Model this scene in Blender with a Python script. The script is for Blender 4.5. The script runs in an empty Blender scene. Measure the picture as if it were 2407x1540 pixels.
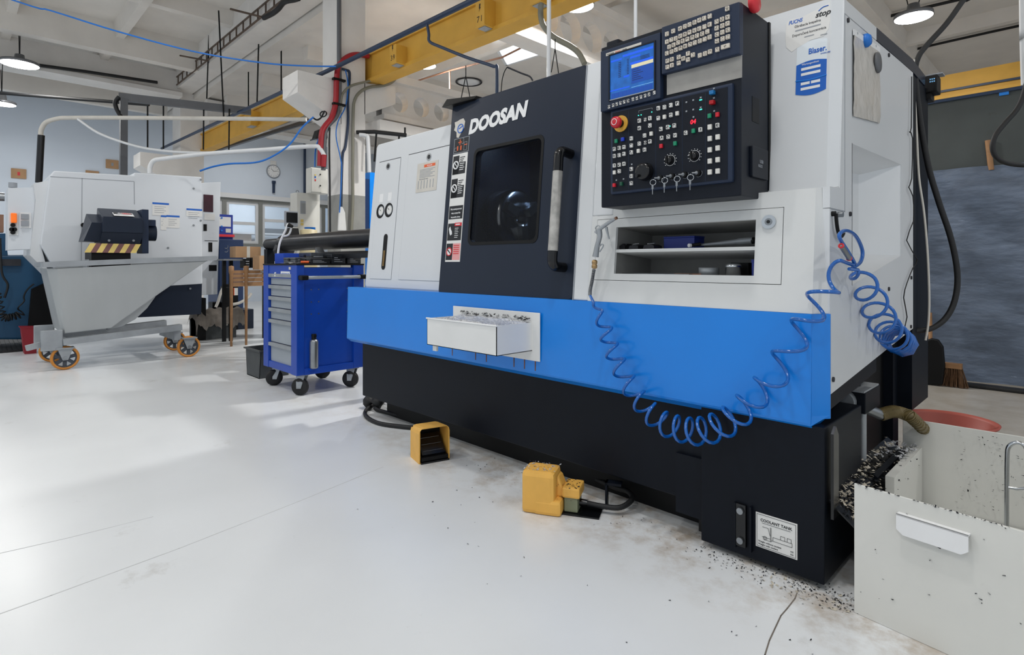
import bpy, bmesh, math, random
from mathutils import Vector, Matrix
random.seed(7)
SC = bpy.context.scene
COL = SC.collection

# ---------------------------------------------------------------- camera, world, exposure
cam_d = bpy.data.cameras.new('camera'); cam = bpy.data.objects.new('camera', cam_d); COL.objects.link(cam)
YAW = math.radians(44.5)
cam.location = (.566, -1.888, 1.0)
cam.rotation_euler = (math.pi/2, 0, math.atan2(math.cos(YAW), math.sin(YAW)))
cam_d.sensor_width = 36; cam_d.lens = 36*1335/2407; cam_d.shift_y = -150/2407; cam_d.clip_end = 200; cam_d.clip_start = .05
SC.camera = cam
W = bpy.data.worlds.new('hall_daylight'); SC.world = W; W.use_nodes = True
W.node_tree.nodes['Background'].inputs[0].default_value = (.86, .93, 1, 1)
W.node_tree.nodes['Background'].inputs[1].default_value = 1.25
SC.view_settings.view_transform = 'Standard'; SC.view_settings.look = 'None'
SC.view_settings.exposure = -.85; SC.view_settings.gamma = 1; SC.view_settings.use_curve_mapping = False

# ---------------------------------------------------------------- materials
def lin(c):
    return tuple((v/12.92 if v <= .04045 else ((v+.055)/1.055)**2.4) for v in [q/255 for q in c])
MATS = {}
def mat(name, col, rough=.5, metal=0., var=.06, scale=6., bump=0., bscale=60., emit=0., dirt=None, dscale=9., damt=.35, alpha=1., trans=0., coat=0., stretch=None, spec=.5):
    """procedural principled material: colour with slow noise variation, optional dirt blotches and fine bump"""
    m = bpy.data.materials.new(name); m.use_nodes = True; nt = m.node_tree; N = nt.nodes; L = nt.links
    b = N['Principled BSDF']; c = lin(col)
    b.inputs['Roughness'].default_value = rough; b.inputs['Metallic'].default_value = metal
    b.inputs['Specular IOR Level'].default_value = spec
    tc = N.new('ShaderNodeTexCoord'); src = tc.outputs['Object']
    if stretch:
        mp = N.new('ShaderNodeMapping'); mp.inputs['Scale'].default_value = stretch; L.new(src, mp.inputs['Vector']); src = mp.outputs['Vector']
    base = None
    if var > 0:
        n = N.new('ShaderNodeTexNoise'); n.inputs['Scale'].default_value = scale; n.inputs['Detail'].default_value = 5; L.new(src, n.inputs['Vector'])
        r = N.new('ShaderNodeValToRGB'); L.new(n.outputs['Fac'], r.inputs['Fac'])
        r.color_ramp.elements[0].position = .3; r.color_ramp.elements[1].position = .7
        r.color_ramp.elements[0].color = (*[max(0, v*(1-var)) for v in c], 1); r.color_ramp.elements[1].color = (*[min(1, v*(1+var)) for v in c], 1)
        base = r.outputs['Color']
    if dirt:
        n2 = N.new('ShaderNodeTexNoise'); n2.inputs['Scale'].default_value = dscale; n2.inputs['Detail'].default_value = 9; n2.inputs['Roughness'].default_value = .72; L.new(src, n2.inputs['Vector'])
        r2 = N.new('ShaderNodeValToRGB'); L.new(n2.outputs['Fac'], r2.inputs['Fac'])
        p = .80-.45*damt
        r2.color_ramp.elements[0].position = p; r2.color_ramp.elements[1].position = min(1, p+.12)
        mx = N.new('ShaderNodeMix'); mx.data_type = 'RGBA'; L.new(r2.outputs['Color'], mx.inputs[0])
        if base: L.new(base, mx.inputs[6])
        else: mx.inputs[6].default_value = (*c, 1)
        mx.inputs[7].default_value = (*lin(dirt), 1); base = mx.outputs[2]
    if base: L.new(base, b.inputs['Base Color'])
    else: b.inputs['Base Color'].default_value = (*c, 1)
    if bump > 0:
        n3 = N.new('ShaderNodeTexNoise'); n3.inputs['Scale'].default_value = bscale; n3.inputs['Detail'].default_value = 4; L.new(src, n3.inputs['Vector'])
        bp = N.new('ShaderNodeBump'); bp.inputs['Strength'].default_value = bump; bp.inputs['Distance'].default_value = .01
        L.new(n3.outputs['Fac'], bp.inputs['Height']); L.new(bp.outputs['Normal'], b.inputs['Normal'])
    if emit:
        b.inputs['Emission Color'].default_value = (*c, 1); b.inputs['Emission Strength'].default_value = emit
    if alpha < 1: b.inputs['Alpha'].default_value = alpha
    if trans: b.inputs['Transmission Weight'].default_value = trans
    if coat: b.inputs['Coat Weight'].default_value = coat; b.inputs['Coat Roughness'].default_value = .12
    MATS[name] = m; return m

# ---------------------------------------------------------------- mesh helpers
def frame(o, u, v):
    """matrix of a local frame: origin o, axes u (right), v (up), w = u x v (out of the surface)"""
    u = Vector(u).normalized(); v = Vector(v); w = u.cross(v).normalized(); v = w.cross(u)
    return Matrix(((u.x, v.x, w.x, o[0]), (u.y, v.y, w.y, o[1]), (u.z, v.z, w.z, o[2]), (0, 0, 0, 1)))
def smooth_path(pts, per=8):
    p = [Vector(q) for q in pts]
    if len(p) < 3: return p
    out = []
    for i in range(len(p)-1):
        a, b, c, d = p[max(i-1, 0)], p[i], p[i+1], p[min(i+2, len(p)-1)]
        for k in range(per):
            t = k/per
            out.append(.5*((2*b)+(c-a)*t+(2*a-5*b+4*c-d)*t*t+(3*b-a-3*c+d)*t**3))
    out.append(p[-1]); return out
class B:
    """collects shapes and links them as ONE mesh object"""
    def __init__(s, M=None): s.v = []; s.f = []; s.M = M; s.sm = []
    def add(s, vs, fs, sm=False):
        n = len(s.v); s.v += [tuple(s.M @ Vector(q)) if s.M is not None else tuple(q) for q in vs]
        s.f += [tuple(n+i for i in f) for f in fs]; s.sm += [sm]*len(fs); return s
    def hexa(s, p):
        return s.add(p, [(0, 3, 2, 1), (4, 5, 6, 7), (0, 1, 5, 4), (1, 2, 6, 5), (2, 3, 7, 6), (3, 0, 4, 7)])
    def box(s, x0, x1, y0, y1, z0, z1, bev=0.):
        if bev <= 0:
            return s.hexa([(x0, y0, z0), (x1, y0, z0), (x1, y1, z0), (x0, y1, z0), (x0, y0, z1), (x1, y0, z1), (x1, y1, z1), (x0, y1, z1)])
        bm = bmesh.new(); bmesh.ops.create_cube(bm, size=1)
        for q in bm.verts: q.co = Vector(((x0+x1)/2+q.co.x*(x1-x0), (y0+y1)/2+q.co.y*(y1-y0), (z0+z1)/2+q.co.z*(z1-z0)))
        bmesh.ops.bevel(bm, geom=bm.edges[:], offset=bev, segments=2, profile=.6, affect='EDGES', clamp_overlap=True)
        s.add([q.co.copy() for q in bm.verts], [[q.index for q in f.verts] for f in bm.faces], False); bm.free(); return s
    def prism(s, poly, axis, a0, a1, cap=True):
        """2-D polygon extruded along an axis; poly coordinates are the two other axes in xyz order"""
        def put(q, a): return (a, q[0], q[1]) if axis == 'x' else ((q[0], a, q[1]) if axis == 'y' else (q[0], q[1], a))
        n = len(poly); vs = [put(q, a0) for q in poly]+[put(q, a1) for q in poly]
        fs = [(i, (i+1) % n, n+(i+1) % n, n+i) for i in range(n)]
        if cap: fs += [tuple(range(n))[::-1], tuple(range(n, 2*n))]
        return s.add(vs, fs)
    def rrect(s, u0, u1, v0, v1, w0, w1, r, n=5):
        """rounded-rectangle slab in the uv plane"""
        pts = []
        for cx, cy, a in ((u1-r, v0+r, -90), (u1-r, v1-r, 0), (u0+r, v1-r, 90), (u0+r, v0+r, 180)):
            for k in range(n+1): t = math.radians(a+90*k/n); pts.append((cx+r*math.cos(t), cy+r*math.sin(t)))
        return s.prism(pts, 'z', w0, w1)
    def rframe(s, o, i, w0, w1, ro, ri, n=5):
        """rounded frame: outer and inner rounded rectangles (u0, u1, v0, v1) bridged into one solid"""
        def rr(q, r):
            u0, u1, v0, v1 = q; pts = []
            for cx, cy, a in ((u1-r, v0+r, -90), (u1-r, v1-r, 0), (u0+r, v1-r, 90), (u0+r, v0+r, 180)):
                for k in range(n+1): t = math.radians(a+90*k/n); pts.append((cx+r*math.cos(t), cy+r*math.sin(t)))
            return pts
        O, I = rr(o, ro), rr(i, ri); m = len(O); vs = [(*p, w) for w in (w0, w1) for p in O+I]; fs = []
        for k in range(m):
            j = (k+1) % m
            fs += [(k, j, m+j, m+k), (2*m+k, 2*m+j, 3*m+j, 3*m+k), (k, j, 2*m+j, 2*m+k), (m+k, m+j, 3*m+j, 3*m+k)]
        return s.add(vs, fs)
    def ring(s, u0, u1, v0, v1, iu0, iu1, iv0, iv1, w0, w1):
        """rectangular frame with a rectangular hole"""
        s.box(u0, iu0, v0, v1, w0, w1); s.box(iu1, u1, v0, v1, w0, w1); s.box(iu0, iu1, v0, iv0, w0, w1); return s.box(iu0, iu1, iv1, v1, w0, w1)
    def cyl(s, p0, p1, r, r2=None, n=16, cap=True):
        p0 = Vector(p0); p1 = Vector(p1); r2 = r if r2 is None else r2; d = (p1-p0).normalized()
        a = d.orthogonal().normalized(); b = d.cross(a)
        vs = [p0+(a*math.cos(t)+b*math.sin(t))*r for t in [2*math.pi*i/n for i in range(n)]]+[p1+(a*math.cos(t)+b*math.sin(t))*r2 for t in [2*math.pi*i/n for i in range(n)]]
        s.add(vs, [(i, (i+1) % n, n+(i+1) % n, n+i) for i in range(n)], True)
        if cap: s.add(vs, [tuple(range(n))[::-1], tuple(range(n, 2*n))])
        return s
    def tube(s, pts, r, n=8, per=0, flat=None):
        p = smooth_path(pts, per) if per else [Vector(q) for q in pts]
        vs = []; t0 = (p[1]-p[0]).normalized(); a = t0.orthogonal().normalized()
        for i, q in enumerate(p):
            t = (p[min(i+1, len(p)-1)]-p[max(i-1, 0)])
            t = t.normalized() if t.length > 1e-9 else t0
            a = (a-t*a.dot(t)); a = a.normalized() if a.length > 1e-6 else t.orthogonal().normalized()
            b = t.cross(a); rr = r(i/(len(p)-1)) if callable(r) else r
            vs += [q+(a*math.cos(2*math.pi*k/n)+b*math.sin(2*math.pi*k/n))*rr for k in range(n)]
        m = len(p)
        s.add(vs, [(i*n+k, i*n+(k+1) % n, (i+1)*n+(k+1) % n, (i+1)*n+k) for i in range(m-1) for k in range(n)], True)
        return s.add(vs, [tuple(range(n))[::-1], tuple(range((m-1)*n, m*n))])
    def bar(s, p0, p1, w, h, up=(0, 0, 1)):
        """rectangular bar between two points"""
        p0 = Vector(p0); p1 = Vector(p1); d = (p1-p0).normalized(); x = d.cross(Vector(up))
        x = x.normalized() if x.length > 1e-6 else d.orthogonal().normalized(); z = x.cross(d)
        c = [(-w/2, -h/2), (w/2, -h/2), (w/2, h/2), (-w/2, h/2)]
        return s.hexa([p0+x*a+z*b for a, b in c]+[p1+x*a+z*b for a, b in c])
    def lathe(s, prof, o, ax, n=20):
        """profile of (radius, height) turned about an axis through o"""
        o = Vector(o); ax = Vector(ax).normalized(); a = ax.orthogonal().normalized(); b = ax.cross(a); vs = []
        for r, h in prof:
            vs += [o+ax*h+(a*math.cos(2*math.pi*k/n)+b*math.sin(2*math.pi*k/n))*max(r, 1e-5) for k in range(n)]
        m = len(prof)
        return s.add(vs, [(i*n+k, i*n+(k+1) % n, (i+1)*n+(k+1) % n, (i+1)*n+k) for i in range(m-1) for k in range(n)], True)
    def torus(s, o, ax, R, r, n=28, m=8, a0=0, a1=2*math.pi):
        o = Vector(o); ax = Vector(ax).normalized(); a = ax.orthogonal().normalized(); b = ax.cross(a)
        return s.tube([o+(a*math.cos(a0+(a1-a0)*k/n)+b*math.sin(a0+(a1-a0)*k/n))*R for k in range(n+1)], r, m)
    def obj(s, name, m, par=None, sm=None, bev=0., kind=None, label=None, solid=0.):
        me = bpy.data.meshes.new(name); me.from_pydata(s.v, [], s.f)
        bm = bmesh.new(); bm.from_mesh(me); bmesh.ops.recalc_face_normals(bm, faces=bm.faces); bm.to_mesh(me); bm.free()
        me.polygons.foreach_set('use_smooth', s.sm if sm is None else [sm]*len(s.f))
        me.materials.append(MATS[m] if isinstance(m, str) else m)
        return link(name, me, par, bev, kind, label)
def link(name, me, par=None, bev=0., kind=None, label=None):
    o = bpy.data.objects.new(name, me); COL.objects.link(o)
    if par is not None: adopt(o, par)
    if bev: md = o.modifiers.new('bevel', 'BEVEL'); md.width = bev; md.segments = 2; md.limit_method = 'ANGLE'; md.angle_limit = .7; md.harden_normals = False
    if kind: o['kind'] = kind
    if label: o['label'] = label
    return o
def world_loc(o):
    v = Vector(o.location)
    while o.parent: o = o.parent; v = v+Vector(o.location)
    return v
def adopt(o, par):
    o.parent = par; v = Vector((0, 0, 0)); q = par
    v = Vector(par.location) if par.type == 'EMPTY' else v
    o.matrix_parent_inverse = Matrix.Translation(-v)
def thing(name, label, cat, loc, group=None):
    o = bpy.data.objects.new(name, None); COL.objects.link(o); o.location = loc; o.empty_display_size = .1
    o['label'] = label; o['category'] = cat
    if group: o['group'] = group
    return o
def tag(o, label, cat, group=None):
    o['label'] = label; o['category'] = cat
    if group: o['group'] = group
    return o
def struct(o): o['kind'] = 'structure'; return o
def text(s, size, M, m, par=None, name='lettering', ext=.0004, align='LEFT', shear=0., off=0., sx=1., space=1.):
    cu = bpy.data.curves.new(name, 'FONT'); cu.body = s; cu.size = size; cu.extrude = ext; cu.align_x = align; cu.shear = shear; cu.offset = off; cu.space_character = space; cu.resolution_u = 3
    t = bpy.data.objects.new(name+'_tmp', cu); COL.objects.link(t)
    dg = bpy.context.evaluated_depsgraph_get(); me = bpy.data.meshes.new_from_object(t.evaluated_get(dg))
    bpy.data.objects.remove(t); bpy.data.curves.remove(cu)
    me.transform(M @ Matrix.Diagonal((sx, 1, 1, 1))); me.materials.clear(); me.materials.append(MATS[m])
    return link(name, me, par)

# ---------------------------------------------------------------- palette
mat('floor_epoxy', (226, 229, 231), .28, var=.05, scale=1.1, dirt=(196, 196, 194), dscale=1.7, damt=.42, bump=.02, bscale=3)
mat('concrete_white', (228, 225, 221), .8, var=.05, scale=3, dirt=(196, 190, 180), dscale=2.3, damt=.28, bump=.15, bscale=30)
mat('concrete_ceiling', (226, 221, 214), .85, var=.06, scale=2, dirt=(196, 188, 178), dscale=1.4, damt=.25, bump=.1, bscale=20)
mat('column_grey', (150, 150, 146), .7, var=.12, scale=5, dirt=(110, 106, 98), dscale=4, damt=.4)
mat('wall_daylit_white', (214, 224, 236), .75, var=.03, scale=1)  # white wall with the blue cast of daylight mixed into its colour
mat('wall_beige', (214, 206, 196), .8, var=.04, scale=1, dirt=(170, 158, 144), dscale=1.2, damt=.25)
mat('crane_yellow', (214, 164, 62), .55, var=.08, scale=4, dirt=(150, 110, 50), dscale=7, damt=.25)
mat('machine_white', (214, 217, 220), .42, var=.015, scale=2, coat=.15)
mat('machine_white_worn', (214, 216, 216), .45, var=.02, scale=3, dirt=(186, 182, 172), dscale=3.5, damt=.2)
mat('door_charcoal', (33, 41, 56), .32, var=.05, scale=3, spec=.25)
mat('base_black', (8, 14, 24), .5, var=.1, scale=8, spec=.2)
mat('pendant_black', (11, 18, 30), .45, var=.05, scale=10, spec=.25)
mat('pendant_grey', (32, 44, 66), .45, var=.05, scale=10, spec=.3)
mat('apron_blue', (0, 126, 222), .33, var=.03, scale=2.5, dirt=(4, 116, 206), dscale=3, damt=.25, coat=.2)
mat('black', (10, 11, 13), .5, var=.1, spec=.25)
mat('rubber', (18, 19, 22), .6, var=.1)
mat('black_gloss', (14, 15, 18), .22, var=.05)
mat('chrome', (200, 204, 208), .2, metal=1, var=.05)
mat('steel', (150, 154, 158), .35, metal=.9, var=.1, scale=14)
mat('galvanised', (160, 165, 170), .5, metal=.55, var=.1, scale=9)
mat('dark_steel', (58, 58, 62), .45, metal=.6, var=.2, scale=12)
mat('white', (232, 233, 234), .5, var=.02)
mat('paper', (224, 224, 222), .7, var=.03, scale=8)
mat('paper_aged', (206, 202, 194), .7, var=.06, scale=10)
mat('print_black', (24, 27, 33), .6, var=0)
mat('print_grey', (150, 155, 162), .6, var=0)
mat('print_blue', (20, 96, 190), .5, var=0)
mat('print_red', (208, 40, 52), .5, var=0)
mat('print_orange', (226, 96, 40), .5, var=0)
mat('glass_dark', (5, 7, 13), .07, var=.3, scale=4, spec=.3, alpha=.35)
mat('pipe_blue', (30, 50, 78), .45, var=.06)
mat('cable_blue', (20, 110, 200), .45, var=.05)
mat('cable_red', (158, 26, 38), .5, var=.06)
mat('cable_grey', (92, 94, 98), .5, var=.06)
mat('cable_olive', (128, 126, 112), .5, var=.06)
mat('conduit_white', (218, 220, 222), .4, var=.02)
mat('copper', (140, 104, 84), .6, metal=0, var=.1)
mat('lamp_glow', (255, 252, 246), .4, var=0, emit=30)
mat('lamp_body', (120, 122, 126), .4, metal=.5, var=.05)

# ---------------------------------------------------------------- lamps of the hall, then added fill lamps
def lamp(loc, label, r=.16, power=50, hang=.9, seen=True):
    x, y, z = loc
    t = thing('high_bay_lamp', label, 'lamp', loc, 'high-bay lamps of the hall')
    B().lathe([(.0, .16), (.06, .16), (.075, .06), (r*.98, .045), (r, 0), (r*.96, 0)], loc, (0, 0, 1), 24).obj('housing', 'lamp_body', t)
    B().cyl((x, y, z+.001), (x, y, z+.012), r*.95, n=24).obj('diffuser', 'lamp_glow', t)
    for s in (-1, 1): B().cyl((x+s*.05, y, z+.15), (x+s*.22, y, z+.15+hang), .006, n=6).obj('hanger', 'black', t)
    d = bpy.data.lights.new('lamp_light', 'AREA'); d.shape = 'DISK'; d.size = r*1.9; d.energy = power; d.color = (1, .985, .96)
    o = bpy.data.objects.new('lamp_light', d); COL.objects.link(o); o.location = (0, 0, -.006); o.parent = t
    return t
lamp((-3.055, 2.613, 3.6), 'glowing round ceiling lamp above the black lathe door', power=190)
lamp((-6.262, 3.042, 3.9), 'glowing round ceiling lamp under the yellow crane beam beside box 39', power=190)
lamp((-0.893, 6.183, 3.9), 'glowing round ceiling lamp over the far right corner of the hall', r=.2)
lamp((-11.492, -1.135, 4.2), 'glowing round ceiling lamp hung on two black wires, upper left', r=.26)
lamp((-12.582, -1.3, 3.75), 'glowing round ceiling lamp cut by the left picture edge', r=.2, hang=.5)
lamp((-13.2, 3.386, 4.159), 'small distant lamp glowing below the left crane beam', r=.12, power=40, hang=.5)
for x, y, where in ((-5.6, -1.7, 'in front of the tipping skip'), (-3.0, -3.2, 'over the open floor'), (-.2, -1.1, 'in front of the black lathe base'), (.8, -4.4, 'behind the photographer'), (3.2, -1.2, 'right of the white chip bin'), (-8.2, -3.6, 'at the far left of the hall'), (3, 3, 'beside the booth')):
    lamp((x, y, 4.55), 'unseen fill lamp added under the ribbed ceiling %s' % where, power=68, hang=.35)  # lamps outside the view, added as fill over floor and machine

# ---------------------------------------------------------------- the setting
fl = struct(B().box(-15.2, 6, -8, 12, -.2, 0).obj('floor', 'floor_epoxy'))
def stain_floor():
    m = MATS['floor_epoxy']; nt = m.node_tree; N = nt.nodes; L = nt.links; bs = N['Principled BSDF']; old = bs.inputs['Base Color'].links[0].from_socket
    tc = N.new('ShaderNodeTexCoord'); sx = N.new('ShaderNodeSeparateXYZ'); L.new(tc.outputs['Object'], sx.inputs[0])
    def rng(sock, a, b, lo, hi):
        r = N.new('ShaderNodeMapRange'); r.interpolation_type = 'SMOOTHSTEP'; r.inputs['From Min'].default_value = a; r.inputs['From Max'].default_value = b; r.inputs['To Min'].default_value = lo; r.inputs['To Max'].default_value = hi; L.new(sock, r.inputs['Value']); return r.outputs[0]
    def mul(a, b): q = N.new('ShaderNodeMath'); q.operation = 'MULTIPLY'; L.new(a, q.inputs[0]); L.new(b, q.inputs[1]); return q.outputs[0]
    n = N.new('ShaderNodeTexNoise'); n.inputs['Scale'].default_value = 5; n.inputs['Detail'].default_value = 8; n.inputs['Roughness'].default_value = .7; L.new(tc.outputs['Object'], n.inputs['Vector'])
    k = mul(mul(rng(sx.outputs['Y'], -.42, -.02, 0, 1), rng(n.outputs['Fac'], .42, .68, 0, .75)), mul(rng(sx.outputs['X'], -2.6, -1.2, .3, 1), mul(rng(sx.outputs['X'], .2, .8, 1, 0), rng(sx.outputs['Y'], .1, .5, 1, 0))))
    mx = N.new('ShaderNodeMix'); mx.data_type = 'RGBA'; L.new(k, mx.inputs[0]); L.new(old, mx.inputs[6]); mx.inputs[7].default_value = (*lin((158, 136, 108)), 1); k2 = mul(rng(sx.outputs['Y'], 1.45, 1.65, 0, 1), mul(rng(sx.outputs['X'], -1.6, -1.3, 0, 1), rng(n.outputs['Fac'], .2, .75, .75, 1)))
    m2 = N.new('ShaderNodeMix'); m2.data_type = 'RGBA'; L.new(k2, m2.inputs[0]); L.new(mx.outputs[2], m2.inputs[6]); m2.inputs[7].default_value = (*lin((150, 143, 132)), 1); L.new(m2.outputs[2], bs.inputs['Base Color'])
stain_floor()
def strip(pts, w, name, m, par):
    b = B()
    for (x0, y0), (x1, y1) in zip(pts, pts[1:]):
        d = Vector((x1-x0, y1-y0, 0)).normalized(); n = Vector((-d.y, d.x, 0))*w/2; e = d*w*.3
        p = [Vector((x0, y0, 0))-n-e, Vector((x1, y1, 0))-n+e, Vector((x1, y1, 0))+n+e, Vector((x0, y0, 0))+n-e]
        b.hexa([q+Vector((0, 0, -.002)) for q in p]+[q+Vector((0, 0, .0008)) for q in p])
    return b.obj(name, m, par)
mat('crack_dark', (120, 112, 104), .9, var=.2)
mat('joint_grey', (204, 206, 207), .8, var=.1)
strip([(-0.06, -0.045), (-0.051, -0.099), (-0.049, -0.168), (-0.049, -0.213), (-0.039, -0.283), (-0.03, -0.345), (-0.016, -0.41), (0.007, -0.514)], .0035, 'crack', 'crack_dark', fl)
strip([(-1.609, -1.847), (-1.628, -1.679), (-1.675, -1.325), (-1.765, -0.858), (-1.871, -0.383)], .004, 'expansion_joint', 'joint_grey', fl)
strip([(-2.077, -1.817), (-2.044, -1.591), (-2.028, -1.327)], .003, 'expansion_joint', 'joint_grey', fl)

# far wall with its band of windows
WX = -15.0
wl = B()
wl.box(WX-.2, WX, -8, 1.9, 0, 5.2); wl.box(WX-.2, WX, 1.9, 12, 2.66, 5.2); wl.box(WX-.2, WX, 1.9, 12, 0, 1.5); wl.box(WX-.2, WX, 8.3, 12, 1.5, 2.66)
wl = struct(wl.obj('wall_left', 'wall_daylit_white'))
struct(B().box(-15.2, 6, 12, 12.2, 0, 5.2).obj('wall_back', 'wall_beige'))
mat('win_frame', (226, 228, 230), .5, var=.02)
mat('mullion_grey', (136, 138, 134), .55, var=.05)
mat('pane_glass', (210, 226, 240), .08, var=0, alpha=.22)
mat('office_wall', (222, 232, 242), .8, var=.02)
wn = struct(B().box(WX-.12, WX+.03, 1.9, 8.3, 2.62, 2.70).box(WX-.12, WX+.03, 1.9, 8.3, 1.46, 1.53).obj('window_1', 'mullion_grey'))
for y in [2.472, 3.058, 3.964, 4.868, 5.745]: B().box(WX-.1, WX+.025, y-.05, y+.05, 1.53, 2.62).obj('mullion', 'mullion_grey', wn)
ys = [2.472, 3.058, 3.964, 4.868, 5.745]
for i, (a, b) in enumerate(zip(ys, ys[1:])):
    zt = [0, 2.06, 2.17, 2.17][i]
    f = B(); f.ring(a+.05, b-.05, 1.53, 2.62, a+.12, b-.12, 1.60, 2.55, 0, .05)
    if zt: f.box(a+.12, b-.12, zt-.04, zt+.04, 0, .05)
    f.v = [(WX-.06+q[2], q[0], q[1]) for q in f.v]; fo = f.obj('sash_frame', 'win_frame', wn)
    B().box(WX-.045, WX-.04, a+.12, b-.12, 1.6, 2.55).obj('pane', 'pane_glass', wn)
struct(B().box(WX-.02, WX+.10, 1.9, 8.3, 2.70, 2.82).obj('trim_1', 'win_frame'))
of = B().box(-18.2, -18, 1, 10, 0, 4).box(-18, WX-.2, 1, 1.2, 0, 4).box(-18, WX-.2, 9.8, 10, 0, 4).box(-18, WX-.2, 1, 10, -.1, 0).obj('wall_office', 'office_wall'); struct(of)

ol = thing('office_fill_lamp', 'unseen lamp added in the office to brighten the far windows', 'lamp', (-16.6, 4.5, 3.6)); B().box(-17.2, -16.0, 4.3, 4.7, 3.62, 3.68).obj('lamp_case', 'white', ol); B().box(-17.15, -16.05, 4.33, 4.67, 3.6, 3.62).obj('lamp_tube', 'lamp_glow', ol)  # lamp added in the office so the far panes look lit
d_ = bpy.data.lights.new('office_fill_light', 'AREA'); d_.shape = 'RECTANGLE'; d_.size = 1.1; d_.size_y = .35; d_.energy = 40; d_.color = (.85, .93, 1); o_ = bpy.data.objects.new('office_fill_light', d_); COL.objects.link(o_); o_.location = (0, 0, -.02); o_.parent = ol
# ceiling: ribbed concrete panels over the near bay, lower slab over the far bay
ce = B().box(-15.2, 6, -8, 1.9, 5.12, 5.3).box(-15.2, 6, 1.75, 1.95, 4.5, 5.2).box(-15.2, 6, 1.9, 12, 4.55, 4.75)
ce = struct(ce.obj('ceiling', 'concrete_ceiling'))
def rib(p0, p1, wb, wt, z0, z1, name='rib', par=None, m='concrete_ceiling'):
    """tapered concrete rib between two plan points"""
    d = Vector((p1[0]-p0[0], p1[1]-p0[1], 0)).normalized(); n = Vector((-d.y, d.x, 0))
    A = Vector((p0[0], p0[1], 0)); C = Vector((p1[0], p1[1], 0)); Z = Vector((0, 0, 1))
    return B().hexa([A-n*wb/2+Z*z0, A+n*wb/2+Z*z0, C+n*wb/2+Z*z0, C-n*wb/2+Z*z0, A-n*wt/2+Z*z1, A+n*wt/2+Z*z1, C+n*wt/2+Z*z1, C-n*wt/2+Z*z1]).obj(name, m, par if par else ce)
for y in (.15, -1.25, -2.65, -4.05, -5.45, -6.85): rib((-15, y), (6, y), .12, .2, 4.88, 5.13)
for x in (-9.35, -7.3, -5.2, -3.1, -1.0, 1.1, 3.2): rib((x, -8), (x, 1.6), .14, .22, 4.9, 5.13)
rib((-11.25, -8), (-11.25, 1.5), .2, .3, 4.62, 5.13); rib((-13.9, -8), (-13.9, 1.5), .16, .3, 4.3, 5.0)
for x in (-14.1, -12.2, -10.3, -8.4, -4.6, -1.5): rib((x, 2.2), (x, 12), .14, .22, 4.33, 4.56)
for y in (4.2, 6.4, 8.6): rib((-15, y), (6, y), .12, .2, 4.36, 4.56)
# skylight in the far bay
mat('skylight', (236, 246, 255), .5, var=0, emit=5.5)
SKQ = [(-5.898, 3.974), (-5.678, 4.018), (-5.579, 4.976), (-5.721, 5.146), (-6.677, 5.087)]
sk = struct(B().prism(SKQ, 'z', 4.537, 4.549).obj('window_2', 'skylight'))
for p_, q_ in zip(SKQ, SKQ[1:]+SKQ[:1]): B().bar((*p_, 4.53), (*q_, 4.53), .05, .05).obj('skylight_frame', 'white', sk)
# long beam over the column row and solid girder over the far columns
lb = struct(rib((-14.8, 1.55), (5, 1.55), .34, .36, 4.6, 5.12, 'longitudinal_beam', None, 'concrete_white')); lb.parent = None
sg = B(); sg.prism([(-12.95, 4.42), (-12.45, 4.42), (-12.45, 4.5), (-12.58, 4.56), (-12.58, 4.95), (-12.82, 4.95), (-12.82, 4.56), (-12.95, 4.5)], 'y', -8, 1.45)
struct(sg.obj('solid_girder', 'concrete_white'))
sg = B(); sg.prism([(-12.95, 3.95), (-12.45, 3.95), (-12.45, 4.03), (-12.58, 4.09), (-12.58, 4.5), (-12.82, 4.5), (-12.82, 4.09), (-12.95, 4.03)], 'y', 1.95, 11)
struct(sg.obj('solid_girder', 'concrete_white'))
# concrete columns with corbels
cl = struct(B().box(-6.25, -5.906, 1.513, 1.85, 1.86, 4.6).box(-6.40, -6.24, 1.52, 1.85, 3.2, 4.6).obj('column', 'concrete_white'))
B().box(-6.25, -5.906, 1.513, 1.85, 0, 1.86).obj('painted_base', 'column_grey', cl)
B().prism([(.97, 3.0), (.97, 3.26), (1.52, 3.26), (1.52, 2.72)], 'x', -6.33, -5.906).obj('corbel', 'concrete_white', cl)
B().prism([(1.84, 3.30), (2.30, 3.36), (2.30, 3.12), (1.84, 2.90)], 'x', -6.25, -5.906).obj('corbel', 'concrete_white', cl)
c2 = struct(B().box(-13.4, -12.8, 1.5, 1.95, 0, 4.6).obj('column', 'concrete_white'))
B().prism([(.78, 2.98), (.78, 3.25), (1.5, 3.25), (1.5, 2.6)], 'x', -13.4, -12.8).obj('corbel', 'concrete_white', c2)
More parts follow.
